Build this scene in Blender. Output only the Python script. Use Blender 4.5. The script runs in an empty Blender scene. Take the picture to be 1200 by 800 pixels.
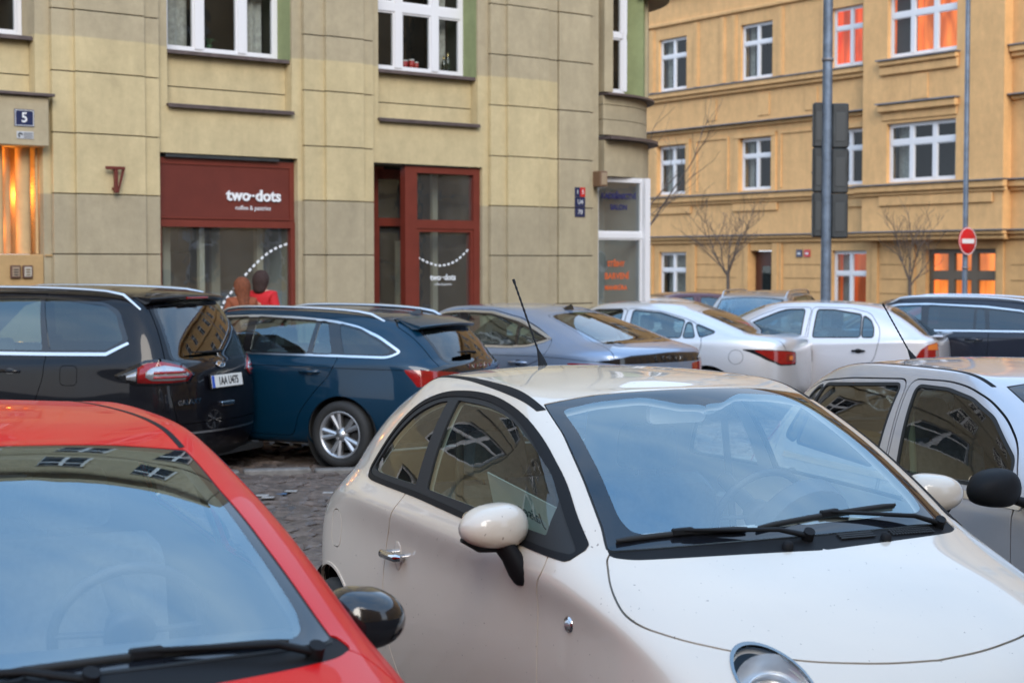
import bpy, math, random
import numpy as np
from mathutils import Vector, Matrix
from mathutils.geometry import delaunay_2d_cdt
random.seed(5)
S = bpy.context.scene
COL = S.collection
R = math.radians

# ------------------------------------------------------------------ camera
CAMH = 1.85; F_PX = 2000.0
PITCH = math.atan(92 / F_PX)            # true horizon lies at y = 308 of 800
cd = bpy.data.cameras.new('camera'); cam = bpy.data.objects.new('camera', cd); COL.objects.link(cam)
cam.location = (0, 0, CAMH); cam.rotation_euler = (R(90) - PITCH, 0, 0)
cd.sensor_width = 36; cd.lens = F_PX / 1200 * 36
cd.clip_start = .1; cd.clip_end = 2000
cd.dof.use_dof = True; cd.dof.focus_distance = 7.0; cd.dof.aperture_fstop = 4.8; cd.dof.aperture_blades = 9
S.camera = cam
S.render.engine = 'CYCLES'
S.cycles.use_denoising = True
S.cycles.max_bounces = 10; S.cycles.transparent_max_bounces = 16; S.cycles.glossy_bounces = 5
S.cycles.caustics_reflective = False; S.cycles.caustics_refractive = False
S.cycles.sample_clamp_indirect = 6
S.view_settings.view_transform = 'Standard'; S.view_settings.look = 'None'
S.view_settings.gamma = 1; S.view_settings.exposure = 1.0

# ------------------------------------------------------------------ sky and sun
SUN_EL, SUN_AZ = R(30), R(170)          # azimuth clockwise from +Y
W = bpy.data.worlds.new('World'); S.world = W; W.use_nodes = True
nt = W.node_tree; nt.nodes.clear()
def N(t, **kw):
    n = nt.nodes.new(t)
    for k, v in kw.items(): setattr(n, k, v)
    return n
out = N('ShaderNodeOutputWorld'); bg = N('ShaderNodeBackground'); bg.inputs[1].default_value = .15
sky = N('ShaderNodeTexSky'); sky.sky_type = 'NISHITA'; sky.sun_disc = False
sky.sun_elevation = SUN_EL; sky.sun_rotation = SUN_AZ; sky.air_density = 1.0; sky.dust_density = 1.2; sky.ozone_density = 2.0
tc = N('ShaderNodeTexCoord'); mp = N('ShaderNodeMapping'); mp.inputs['Scale'].default_value = (1.0, 1.35, 2.6)
mp.inputs['Rotation'].default_value = (0, 0, R(35))
nz = N('ShaderNodeTexNoise'); nz.inputs['Scale'].default_value = 2.1; nz.inputs['Detail'].default_value = 7
nz.inputs['Roughness'].default_value = .52; nz.inputs['Distortion'].default_value = .35
cr = N('ShaderNodeValToRGB'); cr.color_ramp.elements[0].position = .36; cr.color_ramp.elements[1].position = .80
cr.color_ramp.elements[0].color = (0.0, 0.0, 0.0, 1); cr.color_ramp.elements[1].color = (1, 1, 1, 1)
mix = N('ShaderNodeMixRGB'); mix.inputs[2].default_value = (4.6, 5.6, 7.0, 1)
# thin dusk haze: warm white near the roofs, clear blue overhead
sep = N('ShaderNodeSeparateXYZ'); veil = N('ShaderNodeValToRGB'); vm = N('ShaderNodeMixRGB'); vm.inputs[0].default_value = .72
e = veil.color_ramp.elements; e[0].position = 0; e[0].color = (.64, .64, .68, 1); e[1].position = 1; e[1].color = (.27, .56, 1.0, 1)
for pos, col in ((.22, (.62, .68, .79, 1)), (.55, (.38, .62, .95, 1))):
    q_ = veil.color_ramp.elements.new(pos); q_.color = col
vs_ = N('ShaderNodeVectorMath', operation='SCALE'); vs_.inputs['Scale'].default_value = 7.6
L = nt.links.new
L(tc.outputs['Generated'], mp.inputs[0]); L(mp.outputs[0], nz.inputs['Vector']); L(nz.outputs[0], cr.inputs[0])
L(cr.outputs[0], mix.inputs[0]); L(tc.outputs['Generated'], sep.inputs[0]); L(sep.outputs[2], veil.inputs[0]); L(veil.outputs[0], vs_.inputs[0]); L(sky.outputs[0], vm.inputs[1]); L(vs_.outputs[0], vm.inputs[2]); L(vm.outputs[0], mix.inputs[1]); L(mix.outputs[0], bg.inputs[0]); L(bg.outputs[0], out.inputs[0])
sd = bpy.data.lights.new('sun', 'SUN'); sun = bpy.data.objects.new('sun', sd); COL.objects.link(sun)
sd.energy = 1.5; sd.angle = R(35); sd.color = (1, .90, .78)
sun.rotation_euler = (R(90) - SUN_EL, 0, -SUN_AZ + math.pi)
def aim_sun():
    d = Vector((math.sin(SUN_AZ) * math.cos(SUN_EL), math.cos(SUN_AZ) * math.cos(SUN_EL), math.sin(SUN_EL)))
    sun.rotation_euler = d.to_track_quat('Z', 'Y').to_euler()
aim_sun()

# ------------------------------------------------------------------ helpers
def at(px, py, Y):
    """world point seen at pixel (px, py) of the 1200 x 800 photograph, at distance Y along the ground axis"""
    cx, cz = (px - 600) / F_PX, (400 - py) / F_PX
    c, s = math.cos(PITCH), math.sin(PITCH)
    dy = c + cz * s; dz = -s + cz * c
    k = Y / dy
    return Vector((cx * k, Y, CAMH + dz * k))
GSLOPE = 0.0
def gz(x, y):
    """height of the street: it falls slightly away from the camera and towards the left"""
    t = min(1, max(0, (-2.6 - x) / 1.6)); return -.0022 * y - .06 * t * t * (3 - 2 * t) * min(1, max(0, (y - 9) / 4))

def tag(o, label=None, cat=None, group=None, kind=None):
    if label: o['label'] = label
    if cat: o['category'] = cat
    if group: o['group'] = group
    if kind: o['kind'] = kind
    return o
def empty(name, loc=(0, 0, 0), rz=0, **kw):
    o = bpy.data.objects.new(name, None); COL.objects.link(o); o.location = loc; o.rotation_euler = (0, 0, rz)
    o.empty_display_size = .2
    return tag(o, **kw)

class MB:
    """collects faces, builds ONE mesh object"""
    def __init__(s): s.v = []; s.f = []; s.sm = []
    def add(s, vs, fs, smooth=False):
        b = len(s.v); s.v += [tuple(p) for p in vs]
        for f in fs: s.f.append([b + i for i in f]); s.sm.append(smooth)
    def box(s, x0, x1, y0, y1, z0, z1, M=None, ch=0):
        if x0 > x1: x0, x1 = x1, x0
        if y0 > y1: y0, y1 = y1, y0
        if z0 > z1: z0, z1 = z1, z0
        if ch:
            c = min(ch, (x1 - x0) / 2.01, (y1 - y0) / 2.01, (z1 - z0) / 2.01); vs = []; ix = {}
            for i, X in enumerate((x0, x1)):
                for j, Yv in enumerate((y0, y1)):
                    for k, Z in enumerate((z0, z1)):
                        sx, sy, sz = (1, -1)[i], (1, -1)[j], (1, -1)[k]
                        for a in range(3):
                            p = [X + sx * c, Yv + sy * c, Z + sz * c]; p[a] = (X, Yv, Z)[a]
                            ix[i, j, k, a] = len(vs); vs.append(p)
            fs = []
            for a in range(3):
                b, d = (a + 1) % 3, (a + 2) % 3
                for e in (0, 1):
                    q = []
                    for (m, n) in ((0, 0), (1, 0), (1, 1), (0, 1)):
                        t = [0, 0, 0]; t[a] = e; t[b] = m; t[d] = n; q.append(ix[(*t, a)])
                    fs.append(q if e else q[::-1])
                    # edges: between face a and face b
                for m in (0, 1):
                    for n in (0, 1):
                        t0 = [0, 0, 0]; t0[a] = m; t0[b] = n; t1 = list(t0); t0[d] = 0; t1[d] = 1
                        q = [ix[(*t0, a)], ix[(*t0, b)], ix[(*t1, b)], ix[(*t1, a)]]
                        fs.append(q if (m ^ n) else q[::-1])
            for i in (0, 1):
                for j in (0, 1):
                    for k in (0, 1):
                        q = [ix[i, j, k, 0], ix[i, j, k, 1], ix[i, j, k, 2]]
                        fs.append(q if (i + j + k) % 2 else q[::-1])
        else:
            vs = [(x0, y0, z0), (x1, y0, z0), (x1, y1, z0), (x0, y1, z0), (x0, y0, z1), (x1, y0, z1), (x1, y1, z1), (x0, y1, z1)]
            fs = [(3, 2, 1, 0), (4, 5, 6, 7), (0, 1, 5, 4), (1, 2, 6, 5), (2, 3, 7, 6), (3, 0, 4, 7)]
        if M is not None: vs = [M @ Vector(p) for p in vs]
        s.add(vs, fs); return s
    def tube(s, pts, r, n=10, cap=True, M=None, flat=1.0, up=None):
        pts = [Vector(p) for p in pts]; m = len(pts)
        rs = r if isinstance(r, (list, tuple)) else [r] * m
        rings = []; pu = None
        for i, p in enumerate(pts):
            t = (pts[min(i + 1, m - 1)] - pts[max(i - 1, 0)]).normalized()
            if pu is None:
                pu = Vector(up) if up else (Vector((0, 0, 1)) if abs(t.z) < .9 else Vector((1, 0, 0)))
            u = (pu - t * pu.dot(t)).normalized(); w = t.cross(u); pu = u
            rings.append([p + (u * math.cos(a) * flat + w * math.sin(a)) * rs[i] for a in [2 * math.pi * k / n for k in range(n)]])
        vs = [q for rg in rings for q in rg]; fs = []
        for i in range(m - 1):
            for k in range(n):
                a, b = i * n + k, i * n + (k + 1) % n
                fs.append((a, b, b + n, a + n))
        if M is not None: vs = [M @ q for q in vs]
        s.add(vs, fs, True)
        if cap:
            s.add([vs[k] for k in range(n)], [list(range(n))[::-1]]); s.add([vs[(m - 1) * n + k] for k in range(n)], [list(range(n))])
        return s
    def lathe(s, prof, n=24, M=None, smooth=True, a0=0, a1=2 * math.pi):
        """prof: (r, h) pairs, axis z"""
        full = abs(a1 - a0) > 6.28; nn = n if full else n + 1
        vs = [(r * math.cos(a0 + (a1 - a0) * k / n), r * math.sin(a0 + (a1 - a0) * k / n), h) for r, h in prof for k in range(nn)]
        fs = []
        for i in range(len(prof) - 1):
            for k in range(n):
                a, b = i * nn + k, i * nn + (k + 1) % nn
                fs.append((a, b, b + nn, a + nn))
        if M is not None: vs = [M @ Vector(q) for q in vs]
        s.add(vs, fs, smooth); return s
    def prism(s, poly, h0, h1, M=None, smooth=False):
        """poly in xy, extruded z h0..h1"""
        n = len(poly); ar = sum(poly[i][0] * poly[(i + 1) % n][1] - poly[(i + 1) % n][0] * poly[i][1] for i in range(n))
        if ar < 0: poly = poly[::-1]
        vs = [(x, y, h0) for x, y in poly] + [(x, y, h1) for x, y in poly]
        if M is not None: vs = [M @ Vector(q) for q in vs]
        s.add(vs, [list(range(n))[::-1], [n + i for i in range(n)]])
        s.add(vs, [(i, (i + 1) % n, n + (i + 1) % n, n + i) for i in range(n)], smooth); return s
    def build(s, name, mat, parent=None, label=None, cat=None, group=None, kind=None):
        me = bpy.data.meshes.new(name); me.from_pydata(s.v, [], s.f); me.polygons.foreach_set('use_smooth', s.sm)
        if mat: me.materials.append(mat)
        me.update(); o = bpy.data.objects.new(name, me); COL.objects.link(o)
        if parent: o.parent = parent
        return tag(o, label, cat, group, kind)
def T(x, y, z, rx=0, ry=0, rz=0):
    return Matrix.Translation((x, y, z)) @ Matrix.Rotation(rz, 4, 'Z') @ Matrix.Rotation(ry, 4, 'Y') @ Matrix.Rotation(rx, 4, 'X')
def text_mesh(txt, size, extrude=.003, font_bold=0, shear=0, spacing=1, xscale=1):
    """verts, faces of a piece of lettering lying in xy, centred"""
    cu = bpy.data.curves.new('lettering', 'FONT'); cu.body = txt; cu.size = size; cu.extrude = extrude
    cu.align_x = 'CENTER'; cu.align_y = 'CENTER'; cu.offset = font_bold; cu.shear = shear; cu.space_character = spacing
    cu.resolution_u = 3
    o = bpy.data.objects.new('lettering', cu); COL.objects.link(o)
    dg = bpy.context.evaluated_depsgraph_get(); me = o.evaluated_get(dg).to_mesh()
    vs = [(v.co.x * xscale, v.co.y, v.co.z) for v in me.vertices]; fs = [tuple(p.vertices) for p in me.polygons]
    o.evaluated_get(dg).to_mesh_clear(); bpy.data.objects.remove(o); bpy.data.curves.remove(cu)
    return vs, fs
def lettering(name, txt, size, M, mat, parent, **kw):
    ex = {k: kw.pop(k) for k in list(kw) if k in ('extrude', 'font_bold', 'shear', 'spacing', 'xscale')}
    vs, fs = text_mesh(txt, size, **ex); m = MB(); m.add([M @ Vector(v) for v in vs], fs)
    return m.build(name, mat, parent, **kw)

# ------------------------------------------------------------------ materials
MATS = {}
def mat(name, base, rough=.5, metal=0, coat=0, coat_rough=.03, spec=.5, emis=None, estr=0, noise=None, bump=None, ior=None, dirt=None, dirtc=(.22, .17, .13), specks=None):
    """noise=(scale, amount) value variation of the base; bump=(scale, strength, dist); dirt=(scale, amount)"""
    if name in MATS: return MATS[name]
    m = bpy.data.materials.new(name); m.use_nodes = True; t = m.node_tree; b = t.nodes['Principled BSDF']
    b.inputs['Base Color'].default_value = (*base, 1); b.inputs['Roughness'].default_value = rough; b.inputs['Metallic'].default_value = metal
    b.inputs['Coat Weight'].default_value = coat; b.inputs['Coat Roughness'].default_value = coat_rough
    b.inputs['Specular IOR Level'].default_value = spec
    if ior: b.inputs['IOR'].default_value = ior
    if emis: b.inputs['Emission Color'].default_value = (*emis, 1); b.inputs['Emission Strength'].default_value = estr
    tc = t.nodes.new('ShaderNodeTexCoord'); last = None
    if noise:
        n = t.nodes.new('ShaderNodeTexNoise'); n.inputs['Scale'].default_value = noise[0]; n.inputs['Detail'].default_value = 6; n.inputs['Roughness'].default_value = .65
        t.links.new(tc.outputs['Object'], n.inputs['Vector'])
        mr = t.nodes.new('ShaderNodeMapRange'); mr.inputs[1].default_value = .3; mr.inputs[2].default_value = .7
        mr.inputs[3].default_value = 1 - noise[1]; mr.inputs[4].default_value = 1 + noise[1]; t.links.new(n.outputs[0], mr.inputs[0])
        mx = t.nodes.new('ShaderNodeVectorMath'); mx.operation = 'SCALE'; mx.inputs[0].default_value = base
        t.links.new(mr.outputs[0], mx.inputs['Scale']); last = mx.outputs[0]
    if dirt:
        n = t.nodes.new('ShaderNodeTexNoise'); n.inputs['Scale'].default_value = dirt[0]; n.inputs['Detail'].default_value = 9; n.inputs['Roughness'].default_value = .7
        t.links.new(tc.outputs['Object'], n.inputs['Vector'])
        mr = t.nodes.new('ShaderNodeMapRange'); mr.inputs[1].default_value = .45; mr.inputs[2].default_value = .8
        mr.inputs[3].default_value = 0; mr.inputs[4].default_value = dirt[1]; t.links.new(n.outputs[0], mr.inputs[0])
        mx = t.nodes.new('ShaderNodeMixRGB'); mx.inputs[1].default_value = (*base, 1); mx.inputs[2].default_value = (*dirtc, 1)
        if last: t.links.new(last, mx.inputs[1])
        t.links.new(mr.outputs[0], mx.inputs[0]); last = mx.outputs[0]
        rr = t.nodes.new('ShaderNodeMapRange'); rr.inputs[1].default_value = .35; rr.inputs[2].default_value = .75
        rr.inputs[3].default_value = coat_rough if coat else rough; rr.inputs[4].default_value = (coat_rough if coat else rough) + dirt[1] * .35
        t.links.new(n.outputs[0], rr.inputs[0]); t.links.new(rr.outputs[0], b.inputs['Coat Roughness' if coat else 'Roughness'])
    if specks:
        n = t.nodes.new('ShaderNodeTexNoise'); n.inputs['Scale'].default_value = specks[0]; n.inputs['Detail'].default_value = 2
        t.links.new(tc.outputs['Object'], n.inputs['Vector'])
        mr = t.nodes.new('ShaderNodeMapRange'); mr.inputs[1].default_value = specks[1]; mr.inputs[2].default_value = specks[1] + .02; t.links.new(n.outputs[0], mr.inputs[0])
        mx = t.nodes.new('ShaderNodeMixRGB'); mx.inputs[1].default_value = (*base, 1); mx.inputs[2].default_value = (base[0] * .35, base[1] * .3, base[2] * .28, 1)
        if last: t.links.new(last, mx.inputs[1])
        t.links.new(mr.outputs[0], mx.inputs[0]); last = mx.outputs[0]
    if last: t.links.new(last, b.inputs['Base Color'])
    if bump:
        n = t.nodes.new('ShaderNodeTexNoise'); n.inputs['Scale'].default_value = bump[0]; n.inputs['Detail'].default_value = 5
        t.links.new(tc.outputs['Object'], n.inputs['Vector'])
        bp = t.nodes.new('ShaderNodeBump'); bp.inputs['Strength'].default_value = bump[1]; bp.inputs['Distance'].default_value = bump[2]
        t.links.new(n.outputs[0], bp.inputs['Height']); t.links.new(bp.outputs[0], b.inputs['Normal'])
    MATS[name] = m; return m
def glass(name, tint, ior=1.6, rough=0.0, dirt=.0, coat=(1, 1, 1)):
    """thin pane: fresnel reflection over a tinted see-through layer"""
    if name in MATS: return MATS[name]
    m = bpy.data.materials.new(name); m.use_nodes = True; t = m.node_tree; t.nodes.clear(); l = t.links.new
    o = t.nodes.new('ShaderNodeOutputMaterial'); mx = t.nodes.new('ShaderNodeMixShader'); lw = t.nodes.new('ShaderNodeLayerWeight'); lw.inputs[0].default_value = .5
    pw_ = t.nodes.new('ShaderNodeMath'); pw_.operation = 'POWER'; pw_.inputs[1].default_value = 5; l(lw.outputs['Facing'], pw_.inputs[0])
    f0 = ((ior - 1) / (ior + 1)) ** 2; fr = t.nodes.new('ShaderNodeMapRange'); fr.inputs[3].default_value = f0; fr.inputs[4].default_value = 1; l(pw_.outputs[0], fr.inputs[0])
    tr = t.nodes.new('ShaderNodeBsdfTransparent'); tr.inputs[0].default_value = (*tint, 1)
    gl = t.nodes.new('ShaderNodeBsdfGlossy'); gl.inputs['Roughness'].default_value = rough; gl.inputs[0].default_value = (*coat, 1)
    tc = t.nodes.new('ShaderNodeTexCoord'); n = t.nodes.new('ShaderNodeTexNoise'); n.inputs['Scale'].default_value = 3.2; n.inputs['Detail'].default_value = 2
    l(tc.outputs['Object'], n.inputs['Vector']); bp = t.nodes.new('ShaderNodeBump'); bp.inputs['Strength'].default_value = .06; bp.inputs['Distance'].default_value = .02
    l(n.outputs[0], bp.inputs['Height']); l(bp.outputs[0], gl.inputs['Normal'])
    l(fr.outputs[0], mx.inputs[0]); l(tr.outputs[0], mx.inputs[1]); l(gl.outputs[0], mx.inputs[2])
    last = mx.outputs[0]
    if dirt:  # pale diffuse layer: grime on car glass, painted reflection on the corner shop
        df = t.nodes.new('ShaderNodeBsdfDiffuse'); df.inputs[0].default_value = (.5, .5, .48, 1)
        n2 = t.nodes.new('ShaderNodeTexNoise'); n2.inputs['Scale'].default_value = 5; n2.inputs['Detail'].default_value = 8
        l(tc.outputs['Object'], n2.inputs['Vector'])
        mr = t.nodes.new('ShaderNodeMapRange'); mr.inputs[1].default_value = .35; mr.inputs[2].default_value = .8; mr.inputs[3].default_value = dirt * .75; mr.inputs[4].default_value = dirt * 1.25
        l(n2.outputs[0], mr.inputs[0]); m2 = t.nodes.new('ShaderNodeMixShader'); l(mr.outputs[0], m2.inputs[0]); l(last, m2.inputs[1]); l(df.outputs[0], m2.inputs[2]); last = m2.outputs[0]
    l(last, o.inputs[0]); MATS[name] = m; return m
# ------------------------------------------------------------------ car bodies: one smooth surface per car, cut into panels
def smooth_closed(pts, r=.03, seg=5):
    """round the corners of a closed polygon; a point may carry its own radius as third value"""
    n = len(pts); outp = []
    for i in range(n):
        p = np.array(pts[i][:2], float); a = np.array(pts[i - 1][:2], float); b = np.array(pts[(i + 1) % n][:2], float)
        rr = pts[i][2] if len(pts[i]) > 2 else r
        da, db = np.linalg.norm(a - p), np.linalg.norm(b - p)
        k = min(rr, da * .48, db * .48)
        if k < 1e-4: outp.append(p); continue
        p0 = p + (a - p) / da * k; p1 = p + (b - p) / db * k
        for t in np.linspace(0, 1, seg + 1): outp.append((1 - t) ** 2 * p0 + 2 * t * (1 - t) * p + t * t * p1)
    return np.array(outp)
def curve_pts(pts, n=8):
    """open catmull-rom through points"""
    P = [np.array(p, float) for p in pts]; P = [2 * P[0] - P[1]] + P + [2 * P[-1] - P[-2]]; o = []
    for i in range(1, len(P) - 2):
        for t in np.linspace(0, 1, n, endpoint=False):
            o.append(.5 * (2 * P[i] + (P[i + 1] - P[i - 1]) * t + (2 * P[i - 1] - 5 * P[i] + 4 * P[i + 1] - P[i + 2]) * t * t + (3 * P[i] - P[i - 1] - 3 * P[i + 1] + P[i + 2]) * t ** 3))
    o.append(P[-2]); return np.array(o)
def resample(P, d, closed=True):
    P = np.array(P, float)
    if closed: P = np.vstack([P, P[:1]])
    o = [P[0]]
    for a, b in zip(P[:-1], P[1:]):
        L_ = np.linalg.norm(b - a)
        if L_ < 1e-6: continue
        k = max(1, int(math.ceil(L_ / d)))
        for t in range(1, k + 1): o.append(a + (b - a) * t / k)
    return np.array(o[:-1] if closed else o)
def offset(P, d):
    """grow a closed polygon by d"""
    P = np.array(P, float); n = len(P)
    ar = sum(P[i][0] * P[(i + 1) % n][1] - P[(i + 1) % n][0] * P[i][1] for i in range(n))
    sg = 1 if ar > 0 else -1; nx = np.roll(P, -1, 0) - np.roll(P, 1, 0)
    nn = np.stack([nx[:, 1], -nx[:, 0]], 1); nn /= (np.linalg.norm(nn, axis=1, keepdims=True) + 1e-9)
    return P + nn * d * sg
def inpoly(q, P):
    x, y = q[:, 0], q[:, 1]; ins = np.zeros(len(q), bool); n = len(P)
    lo, hi = P.min(0), P.max(0); cand = (x >= lo[0]) & (x <= hi[0]) & (y >= lo[1]) & (y <= hi[1]); ix = np.where(cand)[0]
    X, Yq = x[ix], y[ix]; r = np.zeros(len(ix), bool)
    for i in range(n):
        x0, y0 = P[i - 1]; x1, y1 = P[i]
        if y0 == y1: continue
        c = ((y0 > Yq) != (y1 > Yq)) & (X < (x1 - x0) * (Yq - y0) / (y1 - y0) + x0); r ^= c
    ins[ix] = r; return ins

class Body:
    def __init__(s, rows):
        """rows: list of 10-point half loops (front centre .. rear centre), from the floor up to the roof centreline"""
        C = np.array(rows, float); my = np.array([1, -1, 1.])
        C = np.concatenate([C[:, 1:2] * my, C, C[:, -2:-1] * my], 1)
        C = np.concatenate([2 * C[:1] - C[1:2], C, C[-2:-1] * my], 0)
        s.C = C; s.NS = C.shape[1] - 3; s.NV = C.shape[0] - 3
        a, b = np.meshgrid(np.linspace(0, s.NS, 271), np.linspace(0, s.NV, 241), indexing='ij')
        s.ga = a.ravel(); s.gb = b.ravel(); s.gP, s.gN = s.ev(s.ga, s.gb)
    def ev(s, u, v):
        u = np.clip(np.asarray(u, float), 0, s.NS - 1e-9); v = np.clip(np.asarray(v, float), 0, s.NV - 1e-9)
        iu, iv = u.astype(int), v.astype(int); fu, fv = u - iu, v - iv
        def w(t): return np.stack([(1 - t) ** 3, 3 * t ** 3 - 6 * t * t + 4, -3 * t ** 3 + 3 * t * t + 3 * t + 1, t ** 3], 0) / 6
        def dw(t): return np.stack([-3 * (1 - t) ** 2, 9 * t * t - 12 * t, -9 * t * t + 6 * t + 3, 3 * t * t], 0) / 6
        wu, wv, du, dv = w(fu), w(fv), dw(fu), dw(fv); P = 0; Pu = 0; Pv = 0
        for i in range(4):
            for j in range(4):
                c = s.C[iv + j, iu + i]
                P = P + (wu[i] * wv[j])[:, None] * c; Pu = Pu + (du[i] * wv[j])[:, None] * c; Pv = Pv + (wu[i] * dv[j])[:, None] * c
        n = np.cross(Pu, Pv); ln = np.linalg.norm(n, axis=1, keepdims=True)
        n = np.where(ln > 1e-6, n / np.maximum(ln, 1e-9), np.array([0, 0, 1.])); return P, n
    def inv(s, view, A, B):
        """parameters of the surface point that has coordinates (A, B) in that view"""
        ax = {'side': (0, 2), 'top': (0, 1), 'front': (1, 2), 'rear': (1, 2)}[view]
        m = {'side': s.gN[:, 1] > .25, 'top': s.gN[:, 2] > .2, 'front': (s.gN[:, 0] > .15) & (s.gP[:, 0] > 0), 'rear': (s.gN[:, 0] < -.12) & (s.gP[:, 0] < 0)}[view]
        g = s.gP[m][:, ax]; U = s.ga[m].copy(); V = s.gb[m].copy(); A = np.atleast_1d(A).astype(float); B = np.atleast_1d(B).astype(float)
        k = np.array([np.argmin((g[:, 0] - a) ** 2 + (g[:, 1] - b) ** 2) for a, b in zip(A, B)]); u, v = U[k], V[k]; u0, v0 = u.copy(), v.copy()
        for it in range(6):
            P, _ = s.ev(u, v); e = 1e-4; Pu = (s.ev(u + e, v)[0] - P) / e; Pv = (s.ev(u, v + e)[0] - P) / e
            r0, r1 = A - P[:, ax[0]], B - P[:, ax[1]]
            a, b, c, d = Pu[:, ax[0]], Pv[:, ax[0]], Pu[:, ax[1]], Pv[:, ax[1]]; det = a * d - b * c; det = np.where(abs(det) < 1e-7, 1e-7, det)
            u = np.clip(u + np.clip((r0 * d - b * r1) / det, -.1, .1), np.maximum(0, u0 - .3), np.minimum(s.NS, u0 + .3)); v = np.clip(v + np.clip((a * r1 - c * r0) / det, -.1, .1), np.maximum(0, v0 - .3), np.minimum(s.NV, v0 + .3))
        return u, v
    def on(s, view, a, b, side=1):
        u, v = s.inv(view, a, b); P, n = s.ev(u, v); p = Vector(P[0]); q = Vector(n[0])
        if side < 0: p.y *= -1; q.y *= -1
        return p, q
    def outline(s, view, P):
        P = np.array(P, float); u, v = s.inv(view, P[:, 0], P[:, 1]); return np.stack([u, v], 1)

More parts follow.
